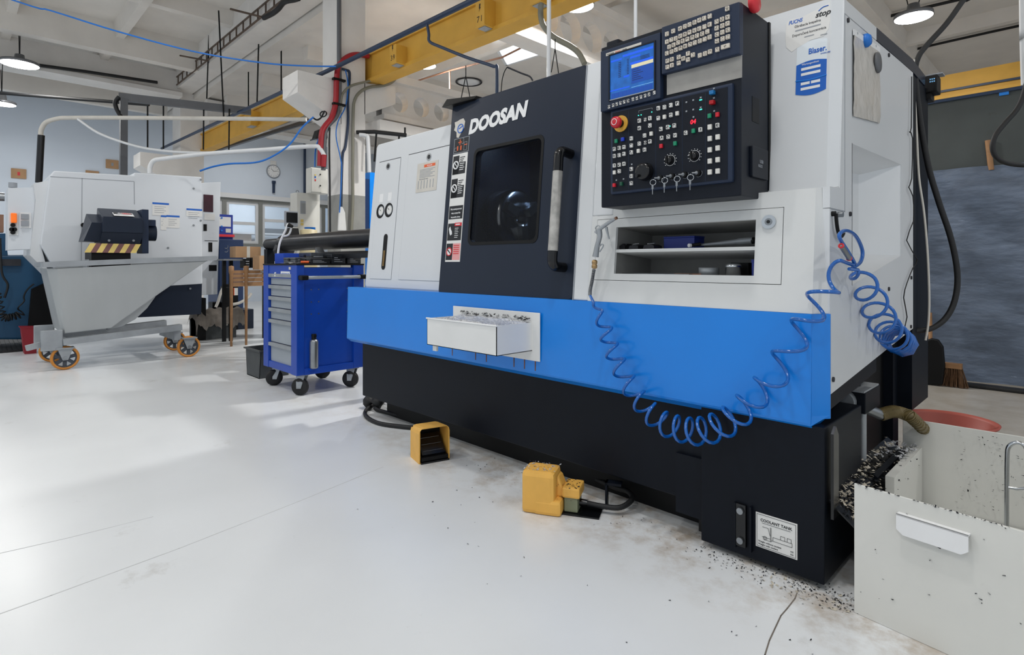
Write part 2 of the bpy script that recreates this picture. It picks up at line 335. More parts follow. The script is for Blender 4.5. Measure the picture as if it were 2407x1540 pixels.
# perforated roof girders
def holed(x, y0, y1, z0, z1, zc, r, holes, th=.14):
    g = B(); n = 20; Y0 = y0
    cells = [h for h in holes]; edges = [y0]+[(a+b)/2 for a, b in zip(cells, cells[1:])]+[y1]
    for h, a, b in zip(cells, edges, edges[1:]):
        out = []
        for k in range(n):
            t = 2*math.pi*k/n; c, s = math.cos(t), math.sin(t)
            m = min(((b-h) if c > 0 else (h-a))/max(abs(c), 1e-6), ((z1-zc) if s > 0 else (zc-z0))/max(abs(s), 1e-6)); out.append((h+m*c, zc+m*s))
        corner = [(b, z1), (a, z1), (a, z0), (b, z0)]
        vs = []; fs = []
        for xx in (x, x-th):
            vs += [(xx, h+r*math.cos(2*math.pi*k/n), zc+r*math.sin(2*math.pi*k/n)) for k in range(n)]+[(xx, p, q) for p, q in out]+[(xx, p, q) for p, q in corner]
        S = 2*n+4
        for k in range(n):
            j = (k+1) % n
            for o in (0, S): fs.append((o+k, o+j, o+n+j, o+n+k))
            fs.append((k, j, S+j, S+k))
            pa, pb = out[k], out[j]
            for ci, cp in enumerate(corner):
                on = lambda p, q: abs(p[0]-q[0]) < 1e-6 or abs(p[1]-q[1]) < 1e-6
                if on(pa, cp) and on(pb, cp) and not (abs(pa[0]-pb[0]) < 1e-6 or abs(pa[1]-pb[1]) < 1e-6):
                    for o in (0, S): fs.append((o+n+k, o+n+j, o+2*n+ci))
        g.add(vs, fs)
    g.box(x-th-.06, x+.06, y0, y1, z0-.07, z0); g.box(x-th-.1, x+.1, y0, y1, z1, z1+.1)
    return struct(g.obj('perforated_girder', 'concrete_white'))
hs = [2.43+.355*i for i in range(12)]
holed(-6.0, 2.15, 6.55, 2.98, 3.42, 3.19, .135, hs)
holed(-3.7, 2.12, 6.55, 3.48, 4.06, 3.77, .19, [2.44+.415*i for i in range(10)])
B().box(-6.2, -5.8, 2.0, 6.6, 2.72, 2.85).obj('ledge_beam', 'concrete_white', None, kind='structure')
# yellow crane runway beam with numbered junction boxes
CY = 1.98
cb = thing('crane_runway_beam', 'long yellow crane runway beam carried on the column corbels', 'beam', (-6, CY, 3.36))
def cz(x): return 3.36-.014*(x+6.0)
b = B(); x0, x1 = -13.5, 2.5
for (ya, yb, za, zb) in ((-.07, .07, -.02, .30), (-.10, .10, -.04, 0), (-.10, .10, .30, .33)):
    b.hexa([(x0, CY+ya, cz(x0)+za), (x1, CY+ya, cz(x1)+za), (x1, CY+yb, cz(x1)+za), (x0, CY+yb, cz(x0)+za), (x0, CY+ya, cz(x0)+zb), (x1, CY+ya, cz(x1)+zb), (x1, CY+yb, cz(x1)+zb), (x0, CY+yb, cz(x0)+zb)])
b.obj('beam_profile', 'crane_yellow', cb)
mat('number_black', (34, 30, 26), .7, var=0)
def cbox(x, num, z, w=.15, h=.24):
    bx = B().box(x-w/2, x+w/2, CY-.22, CY-.06, z, z+h).obj('junction_box', 'crane_yellow', cb, bev=.004)
    B().box(x-w*.38, x+w*.38, CY-.2, CY-.08, z-.006, z).obj('vent_plate', 'galvanised', bx)
    M = frame((x, CY-.2205, z), (1, 0, 0), (0, 0, 1))
    if num:
        text(num, .085, M @ Matrix.Translation((0, .045, 0)), 'number_black', bx, align='CENTER', space=1.15)
        B(M).prism([(-.008, .22), (.012, .22), (.004, .185), (.014, .185), (-.012, .145), (-.002, .175), (-.012, .175)], 'z', 0, .001).obj('lightning_mark', 'number_black', bx)
cbox(-5.13, '39', 3.329, .14, .22)
cbox(-3.593, '71', 3.308, .13, .27)
cbox(-2.857, '', 3.294, .13, .27)
cbox(-9.707, '', 3.398, .26, .25)
# second crane beam beyond the booth on the right
c3 = thing('crane_runway_beam', 'yellow crane beam with a dark stripe above the grey partition board', 'beam', (0, 8, 3.2))
P = [(-1.361, 8, 3.476), (0.335, 8, 3.445)]
B().bar((P[0][0], 8, 3.47), (P[1][0]+1, 8, 3.47), .12, .30).bar((P[0][0], 8, 3.31), (P[1][0]+1, 8, 3.31), .2, .04).obj('beam_profile', 'crane_yellow', c3)
B().bar((P[0][0], 7.93, 3.40), (P[1][0]+1, 7.93, 3.40), .02, .03).obj('stripe', 'pipe_blue', c3)

# ================================================================ the big lathe
LA = thing('cnc_lathe', 'large white, blue and black turning lathe with a dark sliding door', 'lathe', (-1.4, .6, 0))
K = .095
FM = frame((0, 0, .845), (1, 0, 0), (0, K, 1))          # tilted front plane: u = X, v = height above .845, w = out
def FV(z): return (z-.845)*math.sqrt(1+K*K)
def F(off): return FM @ Matrix.Translation((0, 0, -off))
# base, plinth and coolant tank
B().box(-2.80, -.40, .035, 1.3, .13, .52).obj('base', 'base_black', LA, bev=.006)
B().box(-2.7, -.42, .16, 1.2, .0, .14).obj('plinth', 'black', LA)
B().box(-.51, -.38, .02, .5, .082, .3).obj('tank_foot', 'base_black', LA)
tk = B().prism([(-.40, .02), (-.40, .5), (0, .5), (0, .02)], 'y', .0, .40).obj('coolant_tank', 'base_black', LA, bev=.004)
B().box(-.46, -.39, .10, .2, .0, .085).obj('tank_wheel', 'rubber', tk)
g = B().box(-0.276, -0.236, -.012, .004, 0.053, 0.195, .003).obj('sight_gauge', 'black_gloss', tk)
gx = -0.253
for z in (0.174, 0.075): B().cyl((gx, -.013, z), (gx, -.02, z), .011, n=12).obj('gauge_screw', 'steel', tk)
B().box(gx+.030, gx+.036, -.014, .002, 0.046, 0.196).obj('gauge_guard', 'base_black', tk)
B().box(gx-.022, gx-.016, -.014, .002, 0.046, 0.196).obj('gauge_guard', 'base_black', tk)
# coolant tank plate
pa, pb, pc, pd = [(-0.205, 0.186), (-0.076, 0.179), (-0.078, 0.069), (-0.207, 0.072)]
TX0, TX1, TZ0, TZ1 = (pa[0]+pd[0])/2, (pb[0]+pc[0])/2, (pd[1]+pc[1])/2, (pa[1]+pb[1])/2
B().box(TX0, TX1, -.003, .001, TZ0, TZ1).obj('rating_plate', 'paper', tk)
TM = frame((TX0, -.0034, TZ0), (1, 0, 0), (0, 0, 1)); tw, th = TX1-TX0, TZ1-TZ0
def marks(M, rects, m, par, name='print', t=.0005):
    b = B(M)
    for u0, u1, v0, v1 in rects: b.box(u0, u1, v0, v1, 0, t)
    return b.obj(name, m, par)
def lines(M, segs, w, m, par, name='print'):
    b = B(M)
    for (a, c) in segs: b.bar((a[0], a[1], .0003), (c[0], c[1], .0003), w, .0006)
    return b.obj(name, m, par)
text('COOLANT TANK', .0125, TM @ Matrix.Translation((tw/2, th-.025, 0)), 'print_black', tk, align='CENTER', off=.0002)
text('Weight without coolant', .0075, TM @ Matrix.Translation((.008, .018, 0)), 'print_black', tk)
text('Weight with coolant', .0075, TM @ Matrix.Translation((.008, .009, 0)), 'print_black', tk)
text('KG', .0065, TM @ Matrix.Translation((tw-.02, .018, 0)), 'print_black', tk); text('KG', .0065, TM @ Matrix.Translation((tw-.02, .009, 0)), 'print_black', tk)
e = .004
sg = [((e, e), (tw-e, e)), ((tw-e, e), (tw-e, th-e)), ((tw-e, th-e), (e, th-e)), ((e, th-e), (e, e)), ((.02, th-.03), (tw-.02, th-.03)),
      ((.025, .03), (.05, .03)), ((.05, .03), (.05, .075)), ((.047, .03), (.047, .075)), ((.04, .07), (.047, .045)), ((.022, .07), (.04, .07)), ((.05, .034), (tw-.015, .034)), ((tw-.015, .034), (tw-.015, .046)), ((tw-.015, .046), (.055, .046)), ((.055, .046), (.055, .034)),
      ((tw-.05, .046), (tw-.05, .058)), ((tw-.05, .058), (tw-.037, .058)), ((tw-.037, .058), (tw-.037, .046)), ((tw-.03, .046), (tw-.03, .058)), ((tw-.03, .058), (tw-.018, .058)), ((tw-.018, .058), (tw-.018, .046)), ((.02, .038), (.046, .038))]
lines(TM, sg, .0009, 'print_black', tk)
B().torus(TM @ Vector((.03, .035, 0)), (0, 1, 0), .006, .0006, 18, 4).torus(TM @ Vector((.03, .035, 0)), (0, 1, 0), .003, .0005, 14, 4).obj('print', 'print_black', tk)

# blue apron: folded sheet with an open ledge on top and a chamfered end
ap = B()
prof = [(-.012, .508), (-.010, .50), (.02, .478), (.06, .478), (.06, .50), (.022, .505), (.004, .52), (.014, .838), (.06, .838), (.06, .8445), (-.003, .8445)]
ap.prism(prof, 'x', -2.925, -.035)
ap.prism([(-.035, -.003), (-.035, .05), (.003, .05), (.003, .046)], 'z', .52, .8445)
ap.hexa([(-.035, -.010, .50), (-.035, .05, .49), (.0, .05, .53), (.002, .044, .53), (-.035, -.003, .53), (-.035, .05, .53), (.003, .05, .531), (.003, .046, .531)])
ap.prism([(-.012, .508), (-.010, .50), (.02, .478), (.06, .478), (.06, .8445), (-.003, .8445)], 'x', -2.925, -2.918)
ap = ap.obj('apron', 'apron_blue', LA, bev=.004)
mat('rust', (120, 70, 34), .8, var=.3, scale=40)
for px in [-1.793, -1.605, -1.524, -1.33, -1.261, -1.193]:
    B().box(px-.0025, px+.0025, -.0125, -.006, .515, .56).obj('rust_run', 'rust', ap)

# left enclosure with two access doors
M6 = F(.06)
le = B(M6); le.rrect(-2.818, -1.95, 0, FV(1.812), -1.05, 0, .03); le = le.obj('left_enclosure', 'machine_white', LA, bev=.012)
def access(u0, u1, z0, z1, lock):
    d = B(M6).box(u0, u1, FV(z0), FV(z1), .0, .0025).obj('access_door', 'machine_white', LA)
    lines(M6 @ Matrix.Translation((0, 0, .001)), [((u0, FV(z1)+.002), (u1, FV(z1)+.002)), ], .005, 'print_black', d, 'gap_line')
    lines(M6 @ Matrix.Translation((0, 0, .001)), [((u0-.001, FV(z0)), (u0-.001, FV(z1))), ((u1+.001, FV(z0)), (u1+.001, FV(z1))), ((u0, FV(z0)-.001), (u1, FV(z0)-.001))], .002, 'print_grey', d, 'gap_line')
    B(M6).cyl((lock[0], FV(lock[1]), .002), (lock[0], FV(lock[1]), .006), .022, n=20).obj('lock', 'chrome', d)
    B(M6).cyl((lock[0]+.002, FV(lock[1]), .006), (lock[0]+.002, FV(lock[1]), .0075), .013, n=16).obj('lock_core', 'print_black', d)
    return d
d1 = access(-2.755, -2.503, .908, 1.679, (-2.640, 1.640))
d2 = access(-2.416, -1.99, .908, 1.683, (-2.195, 1.642))
for u, z in ((-2.692, 1.349), (-2.592, 1.350)):
    B(M6).cyl((u, FV(z), .0025), (u, FV(z), .004), .047, n=28).obj('gauge_hole', 'black', d1)
    B(M6).cyl((u+.012, FV(z), .004), (u+.012, FV(z), .006), .033, n=24).obj('gauge_bezel', 'steel', d1)
    B(M6).cyl((u+.012, FV(z), .006), (u+.012, FV(z), .007), .028, n=24).obj('gauge_dial', 'paper', d1)
    B(M6).bar((u+.012, FV(z), .0075), (u-.005, FV(z)+.012, .0075), .003, .001).obj('gauge_needle', 'print_black', d1)
    B(M6).rrect(u-.022, u+.022, FV(z)+.06, FV(z)+.115, .0025, .0035, .005).obj('sticker', 'white', d1)
B(M6).rrect(-2.622, -2.578, FV(.967), FV(1.196), .0025, .0045, .021).obj('sight_slot', 'black', d1)
mat('oil_amber', (120, 92, 40), .3, var=.2)
B(M6).box(-2.609, -2.591, FV(.99), FV(1.09), .0045, .007).obj('oil_level', 'oil_amber', d1)
# notice in a yellowed sleeve on the wide access door
sl = B(M6).box(-2.305, -2.098, FV(1.435), FV(1.612), .003, .0045).obj('notice', 'paper_aged', d2)
nm = M6 @ Matrix.Translation((-2.305, FV(1.435), .0046))
marks(nm, [(.07, .18, .148, .165)], 'print_orange', d2); text('POZOR!', .014, nm @ Matrix.Translation((.125, .151, .0005)), 'white', d2, align='CENTER')
marks(nm, [(.03, .18-.02*(i % 3), .135-.008*i, .138-.008*i) for i in range(7)]+[(.02+.03*i, .026+.03*i, .02, .07) for i in range(6)], 'print_grey', d2)
text('Pred otvorenim vypni', .010, nm @ Matrix.Translation((.03, .075, .0004)), 'print_grey', d2)

# sliding door
DM = F(.02)
dr = B(DM); dr.rframe((-1.962, -1.000, -.008, FV(1.893)), (-1.725, -1.240, FV(1.108), FV(1.603)), -.05, 0, .02, .03); dr = dr.obj('door', 'door_charcoal', LA, bev=.012)
B(DM).rframe((-1.735, -1.230, FV(1.098), FV(1.613)), (-1.719, -1.246, FV(1.114), FV(1.597)), -.004, .002, .035, .028).obj('window_gasket', 'black', dr)
B(DM).rrect(-1.724, -1.241, FV(1.109), FV(1.602), -.012, -.004, .03).obj('window_pane', 'glass_dark', dr)
# machining chamber behind the window: liner, chuck, turret, work lamp
mat('liner', (22, 34, 66), .4, var=.2, scale=5)
ch0 = B().box(-1.94, -1.02, .72, .74, .86, 1.86).box(-1.94, -1.925, .12, .74, .86, 1.86).box(-1.035, -1.02, .12, .74, .86, 1.86).box(-1.94, -1.02, .15, .74, 1.84, 1.86).hexa([(-1.94, .10, .90), (-1.02, .10, .90), (-1.02, .74, 1.1), (-1.94, .74, 1.1), (-1.94, .10, .91), (-1.02, .10, .91), (-1.02, .74, 1.11), (-1.94, .74, 1.11)]).obj('chamber_liner', 'liner', LA)
B().lathe([(0, 0), (.17, 0), (.17, .12), (.15, .14), (.05, .14), (.04, .10), (0, .10)], (-1.92, .48, 1.27), (1, 0, 0), 32).obj('chuck', 'chrome', ch0)
for k in range(3): t = 2.1*k+.6; B().bar((-1.77, .48+.05*math.cos(t), 1.27+.05*math.sin(t)), (-1.77, .48+.14*math.cos(t), 1.27+.14*math.sin(t)), .05, .06, up=(1, 0, 0)).obj('chuck_jaw', 'steel', ch0)
B().lathe([(0, 0), (.15, 0), (.17, .03), (.17, .12), (0, .12)], (-1.28, .55, 1.34), (-1, 0, 0), 12).obj('tool_turret', 'steel', ch0)
B().box(-1.6, -1.3, .64, .70, 1.78, 1.81).obj('work_lamp', 'white', ch0)
wl_ = bpy.data.lights.new('chamber_light', 'AREA'); wl_.shape = 'RECTANGLE'; wl_.size = .28; wl_.size_y = .05; wl_.energy = 3; wl_.color = (.45, .65, 1); wo_ = bpy.data.objects.new('chamber_light', wl_); COL.objects.link(wo_); wo_.location = (-1.45, .66, 1.775); wo_.rotation_euler = (-.5, 0, 0)
hu = -1.062
hz0, hz1 = FV(.985), FV(1.492)
B(DM).tube([(hu, hz1, 0), (hu, hz1, .055), (hu, hz1-.012, .075), (hu, hz1-.03, .08), (hu, hz1-.10, .08)], .022, 12, per=5).obj('handle_end', 'black_gloss', dr)
B(DM).tube([(hu, hz0, 0), (hu, hz0, .055), (hu, hz0+.012, .075), (hu, hz0+.03, .08), (hu, hz0+.07, .08)], .022, 12, per=5).obj('handle_end', 'black_gloss', dr)
mat('handle_grip', (176, 174, 170), .45, metal=.4, var=.25, scale=30)
B(DM).cyl((hu, hz0+.065, .08), (hu, hz1-.095, .08), .0225, n=16).obj('handle_grip', 'handle_grip', dr)
text('DOOSAN', .102, frame(DM @ Vector((-1.795, FV(1.706), .0005)), (1, 0, .045), (0, K, 1)), 'white', dr, shear=.22, off=.0058, sx=.97, space=1.03)
# torn round badge
bd = B(DM @ Matrix.Translation((-1.878, FV(1.752), 0)))
bd.prism([(-.045, .04), (-.02, .042), (0, .048), (.03, .05), (.046, .03), (.042, -.005), (.02, -.03), (0, -.055), (-.018, -.05), (-.022, -.02), (-.045, -.005), (-.038, .015)], 'z', 0, .001)
bd.obj('badge', 'paper_aged', dr)
bm2 = DM @ Matrix.Translation((-1.866, FV(1.747), .001)); bq = B(); bq.torus(bm2 @ Vector((0, 0, 0)), DM.to_3x3() @ Vector((0, 0, 1)), .024, .003, 20, 6); bq.bar(bm2 @ Vector((-.015, 0, 0)), bm2 @ Vector((.018, .012, 0)), .006, .002, up=DM.to_3x3() @ Vector((0, 0, 1))); bq.obj('badge_print', 'print_blue', dr)
# warning stickers down the left of the door
def sticker(u0, u1, z0, z1, m, par=dr, M=DM, t=.001): return B(M).box(u0, u1, FV(z0), FV(z1), 0, t).obj('sticker', m, par)
sx0, sx1 = -1.915, -1.788
sticker(sx0+.002, sx1+.004, 1.610, 1.694, 'print_grey'); sticker(sx0+.006, sx1, 1.613, 1.691, 'print_black', t=.0014)
M = DM @ Matrix.Translation((sx0, FV(1.61), .0015))
marks(M, [(.052, .058, .045, .075), (.040, .07, .057, .062), (.032, .042, .015, .04), (.060, .070, .015, .04), (.094, .118, .038, .043)], 'print_orange', dr)
lines(M, [((.012, .012), (.03, .012)), ((.012, .032), (.03, .032)), ((.012, .012), (.012, .032)), ((.068, .05), (.085, .05)), ((.085, .05), (.085, .078)), ((.085, .078), (.075, .078)), ((.09, .01), (.115, .01)), ((.115, .01), (.115, .055)), ((.115, .055), (.09, .055)), ((.09, .055), (.09, .01))], .002, 'print_grey', dr)
sticker(sx0, sx1, 1.012, 1.606, 'paper')
rows = [(1.492, 1.596, 0), (1.362, 1.468, 1), (1.245, 1.318, 2), (1.128, 1.226, 3), (1.022, 1.112, 4)]
mat('print_pink', (226, 160, 160), .6, var=.05)
nrm = DM.to_3x3() @ Vector((0, 0, 1))
for z0, z1, kk in rows:
    M = DM @ Matrix.Translation((sx0, FV(z0), .0012)); h = z1-z0; w = sx1-sx0
    if kk < 2:
        marks(M, [(.006, .058, 0, h), (.006, w-.012, 0, h*.62)], 'print_black', dr)
        q = M @ Vector((.034, h*.5, .0008)); B().torus(q, nrm, .02, .0045, 22, 6).bar(q+Vector((-.012, 0, .014)), q+Vector((.012, 0, -.014)), .005, .001, up=nrm).obj('pictogram', 'white', dr)
        marks(M @ Matrix.Translation((0, 0, .0005)), [(.066, w-.02-.008*(i % 3), h*.86-i*.0105, h*.86-i*.0105+.004) for i in range(4)], 'print_black', dr)
        marks(M @ Matrix.Translation((0, 0, .0007)), [(.066, w-.022-.006*(i % 2), h*.52-i*.011, h*.52-i*.011+.004) for i in range(4)], 'white', dr)
    elif kk == 2:
        marks(M, [(.004, w-.006, 0, h)], 'print_black', dr)
        for i, s in enumerate(('Dbaj zvysenej pozornosti', 'vstup a vystupni hlav', 'bez pouzitia ochrany')):
            text(s, .0125, M @ Matrix.Translation((w/2, h*.70-i*.022, .0006)), 'white', dr, align='CENTER', off=.0002, sx=.75)
    elif kk == 3:
        marks(M, [(.004, w-.006, 0, h-.004)], 'print_black', dr); marks(M @ Matrix.Translation((0, 0, .0005)), [(.062, w-.006, h-.020, h-.002)], 'print_red', dr)
        marks(M @ Matrix.Translation((0, 0, .0008)), [(.07, w-.02, h-.014, h-.008)]+[(.066, w-.03-.005*(i % 2), h*.66-i*.010, h*.66-i*.010+.003) for i in range(6)], 'white', dr)
        B(M).prism([(.014, .065), (.024, .078), (.032, .06), (.04, .052), (.044, .035), (.03, .028), (.022, .04)], 'z', .0005, .001).obj('pictogram', 'white', dr)
    else:
        marks(M, [(.004, .058, 0, h)], 'print_black', dr); marks(M, [(.06, w-.004, 0, h)], 'print_pink', dr)
        q = M @ Vector((.031, h*.5, .0008)); B().cyl(q, q+nrm*.0006, .019, n=20).obj('pictogram', 'white', dr); B().torus(q+nrm*.001, nrm, .021, .003, 22, 6).obj('pictogram', 'print_red', dr)
        B().bar(q+Vector((-.012, -.001, .01)), q+Vector((.012, -.001, -.01)), .006, .001, up=nrm).obj('pictogram', 'print_black', dr)
        marks(M @ Matrix.Translation((0, 0, .0006)), [(.066, w-.014, h*.85-i*.011, h*.85-i*.011+.004) for i in range(5)], 'print_red', dr)
B().hexa([(-1.99, .07, 1.88), (-1.75, .10, 1.885), (-1.75, .16, 1.885), (-1.99, .16, 1.88), (-1.97, .09, 1.925), (-1.75, .12, 1.905), (-1.75, .16, 1.905), (-1.97, .16, 1.925)]).obj('door_rail', 'black', LA)

# right-hand body: strip beside the door, lower body with the cabinet, recessed upper body
FR = F(0)
st = B(FR).box(-.985, -.905, 0, FV(1.876), -.3, 0).box(-.905, -.80, FV(1.2), FV(1.876), -.3, 0).obj('door_post', 'machine_white', LA, bev=.006)
lo = B(FR)
CA = (-.876, -.131, FV(.934), FV(1.182))
lo.box(-.905, CA[0]-.002, 0, FV(1.2), -.1, 0); lo.box(CA[1]+.002, -.035, 0, FV(1.238), -.1, 0); lo.box(CA[0]-.002, CA[1]+.002, 0, CA[2]-.002, -.1, 0); lo.box(CA[0]-.002, CA[1]+.002, CA[3]+.002, FV(1.199), -.1, 0); lo.box(-.80, CA[1]+.002, FV(1.199), FV(1.238), -.1, 0)
lo = lo.obj('lower_body', 'machine_white_worn', LA)
B().hexa([(-.035, 0, .845), (-.035, .3, .845), (-.003, .3, .845), (-.003, .051, .845), (-.035, K*.39, 1.238), (-.035, .3, 1.238), (-.003, .3, 1.238), (-.003, .051+K*.39*.6, 1.238)]).obj('corner_fillet', 'machine_white_worn', LA)
B().hexa([(-.9, K*.393, 1.238), (-.003, .05+K*.2, 1.238), (-.003, .3, 1.238), (-.9, .3, 1.238), (-.9, .10, 1.25), (-.003, .145, 1.25), (-.003, .3, 1.25), (-.9, .3, 1.25)]).obj('body_ledge', 'machine_white_worn', LA)
up = B()
def uq(z): return .118+.085*(z-1.24)
up.hexa([(-.85, uq(1.24), 1.24), (-.03, uq(1.24), 1.24), (-.03, .27, 1.24), (-.85, .27, 1.24), (-.85, uq(1.87), 1.875), (-.03, uq(1.87), 1.875), (-.03, .27, 1.875), (-.85, .27, 1.875)])
up.hexa([(-.03, uq(1.24), 1.24), (-.003, uq(1.24)+.03, 1.24), (-.003, .27, 1.24), (-.03, .27, 1.24), (-.03, uq(1.87), 1.875), (-.003, uq(1.87)+.03, 1.872), (-.003, .27, 1.872), (-.03, .27, 1.875)])
up = up.obj('upper_body', 'machine_white', LA)
# the open cabinet
cab = B(FR).ring(CA[0], CA[1], CA[2], CA[3], -.780, -.218, FV(.960), FV(1.148), -.012, .001).obj('cabinet_front', 'machine_white_worn', LA)
mat('cabinet_inside', (150, 150, 148), .7, var=.12, scale=8, dirt=(70, 64, 56), dscale=6, damt=.35)
B(FR).box(-.80, -.2, FV(.95), FV(1.16), -.30, -.295).box(-.80, -.795, FV(.95), FV(1.16), -.3, -.012).box(-.205, -.2, FV(.95), FV(1.16), -.3, -.012).box(-.8, -.2, FV(.95), FV(.957), -.3, -.012).box(-.8, -.2, FV(1.152), FV(1.16), -.3, -.012).obj('cabinet_box', 'cabinet_inside', cab)
B(FR).box(-.782, -.212, FV(1.046), FV(1.058), -.29, -.004).obj('shelf', 'machine_white_worn', cab)
B(FR).cyl((-.174, FV(1.137), .001), (-.174, FV(1.137), .008), .023, n=24).obj('lock', 'chrome', cab)
B(FR).cyl((-.174, FV(1.137), .008), (-.174, FV(1.137), .0095), .012, n=16).obj('lock_core', 'steel', cab)
B(FR).cyl((-.174, FV(1.137), .0095), (-.174, FV(1.137), .0105), .006, n=10).obj('keyhole', 'print_black', cab)
B(FR).box(-.985, -.98, 0, FV(1.87), -.3, .003).obj('seam', 'print_grey', LA)
# peeled notice, drum-shaped coolant sticker on the upper body
UM = frame((0, uq(1.24), 1.24), (1, 0, 0), (0, .085, 1))
def UV(z): return (z-1.24)*1.0036
sp = B(UM); sp.prism([(-.168, UV(1.745)), (-.172, UV(1.78)), (-.170, UV(1.836)), (-.155, UV(1.842)), (-.12, UV(1.838)), (-.08, UV(1.848)), (-.035, UV(1.862)), (-.032, UV(1.80)), (-.036, UV(1.772)), (-.05, UV(1.752)), (-.09, UV(1.750)), (-.13, UV(1.735)), (-.15, UV(1.725))], 'z', 0, .0012); sp.obj('torn_notice', 'paper', up)
W1 = frame(UM @ Vector((0, 0, .0014)), (1, 0, 0), (0, .085, 1))
text('FUCHS', .018, W1 @ Matrix.Translation((-.163, UV(1.823), 0)), 'print_blue', up, shear=.25, off=.0004, sx=.8)
text('Obrábacia kvapalina', .0125, W1 @ Matrix.Translation((-.143, UV(1.806), 0)), 'print_black', up, sx=.82)
text('Doporučená koncentrácia', .0125, W1 @ Matrix.Translation((-.150, UV(1.776), 0)), 'print_black', up, sx=.80)
text('stop', .026, W1 @ Matrix.Translation((-.078, UV(1.822), 0)), 'print_black', up, shear=.3, off=.0006)
marks(W1, [(-.14, -.06, UV(1.793), UV(1.797)), (-.11, -.08, UV(1.764), UV(1.767)), (-.06, -.04, UV(1.756), UV(1.759))], 'print_grey', up)
B(W1).tube([(-.068, UV(1.842), 0), (-.055, UV(1.851), 0), (-.038, UV(1.852), 0)], .0016, 5, per=5).obj('print', 'print_blue', up)
drum = lambda z0, z1, c0, c1: [(-.133, UV(z0))]+[(-.133+.094*i/10, UV(z0)-c0*math.sin(math.pi*i/10)) for i in range(1, 10)]+[(-.039, UV(z0)), (-.039, UV(z1))]+[(-.039-.094*i/10, UV(z1)-c1*math.sin(math.pi*i/10)) for i in range(1, 10)]+[(-.133, UV(z1))]
mat('sticker_white', (226, 234, 240), .4, var=.03)
B(UM).prism(drum(1.672, 1.742, .0, -.006), 'z', 0, .001).obj('drum_sticker', 'sticker_white', up)
B(UM).prism(drum(1.572, 1.672, .010, -.008), 'z', 0, .0015).obj('drum_sticker', 'print_blue', up)
text('Blaser.', .027, W1 @ Matrix.Translation((-.096, UV(1.702), 0)), 'print_blue', up, off=.0006, sx=.78)
text('SWISSLUBE', .006, W1 @ Matrix.Translation((-.058, UV(1.692), 0)), 'print_blue', up)
text('Wartungsetikett', .009, W1 @ Matrix.Translation((-.116, UV(1.668), .0004)), 'white', up, sx=.9)
marks(W1 @ Matrix.Translation((0, 0, .0002)), [(-.117, -.057, UV(1.650), UV(1.659)), (-.117, -.057, UV(1.632), UV(1.641)), (-.117, -.089, UV(1.600), UV(1.609)), (-.085, -.057, UV(1.600), UV(1.609)), (-.117, -.057, UV(1.582), UV(1.591))], 'white', up)
B(W1).tube([(-.134, UV(1.618), 0), (-.086, UV(1.614), 0), (-.038, UV(1.619), 0)], .0022, 6, per=4).obj('drum_hoop', 'apron_blue', up)

# right side: skin with a chute recess, bolts, dark rear strip
SD = B()
def sp4(poly, x0=-.02, x1=0.): SD.prism(poly, 'x', x0, x1)
zb = lambda y: .592+(y-.05)*.095
sp4([(.05, zb(.05)), (.05, 1.172), (.203, 1.172), (.203, 1.822), (.29, 1.826), (.29, zb(.29))])
sp4([(.29, 1.41), (.29, 1.826), (1.0, 1.862), (1.0, 1.425)])
sp4([(.29, zb(.29)), (.29, .925), (1.0, 1.03), (1.0, zb(1.0))])
sp4([(1.0, zb(1.0)), (1.0, 1.862), (1.235, 1.872), (1.235, zb(1.235))])
sd = SD.obj('side_panel', 'machine_white', LA)
rc = B(); R0, R1 = (-.095, .29), (-.095, .745)
rc.hexa([(-.1, .29, .92), (-.095, .29, .92), (-.095, .76, .96), (-.1, .76, .96), (-.1, .29, 1.42), (-.095, .29, 1.41), (-.095, .76, 1.42), (-.1, .76, 1.43)])
rc.hexa([(-.1, .74, .95), (-.095, .74, .95), (-.001, 1.004, 1.0), (-.02, 1.02, 1.0), (-.1, .74, 1.43), (-.095, .74, 1.43), (-.001, 1.004, 1.43), (-.02, 1.02, 1.43)])
rc.hexa([(-.1, .29, .985), (-.1, .76, 1.04), (0, 1.0, 1.03), (0, .29, .925), (-.1, .29, .99), (-.1, .76, 1.045), (0, 1.0, 1.034), (0, .29, .929)])
rc.hexa([(-.1, .285, 1.345), (.0, .285, 1.408), (.0, 1.005, 1.424), (-.1, .76, 1.36), (-.1, .285, 1.37), (-.002, .285, 1.43), (-.002, 1.005, 1.44), (-.1, .76, 1.38)])
rc.box(-.1, 0, .285, .29, .925, 1.41)
rc.obj('chute_recess', 'machine_white', sd)
B().prism([(.05, 1.174), (.05, 1.24), (.15, 1.245), (.20, 1.872), (.60, 1.893), (.60, 1.845), (.203, 1.825), (.203, 1.174)], 'x', -.02, .0005).obj('side_frame', 'machine_white', LA)
B().box(-.001, .0012, .2005, .2045, 1.172, 1.824).box(-.001, .0012, .06, .2045, 1.170, 1.174).obj('panel_gap', 'print_grey', LA)
B().prism([(.60, 1.845), (.60, 1.893), (1.22, 1.93), (1.50, 1.92), (1.50, 1.87), (1.235, 1.874)], 'x', -.03, .001).obj('rear_top_strip', 'door_charcoal', LA)
B().box(-.1, -.004, 1.237, 1.60, .33, 1.87).obj('rear_housing', 'base_black', LA)
for px, py in [(0.234, 1.81), (0.781, 1.835), (0.781, 0.899), (1.189, 0.937), (1.181, 0.717), (0.258, 1.167), (0.078, 0.637)]:
    B().cyl((.0, px, py), (.005, px, py), .008, n=10).obj('bolt', 'dark_steel', LA)
B().box(-2.6, -.13, .76, 1.2, .5, 1.80).obj('inner_frame', 'black', LA)
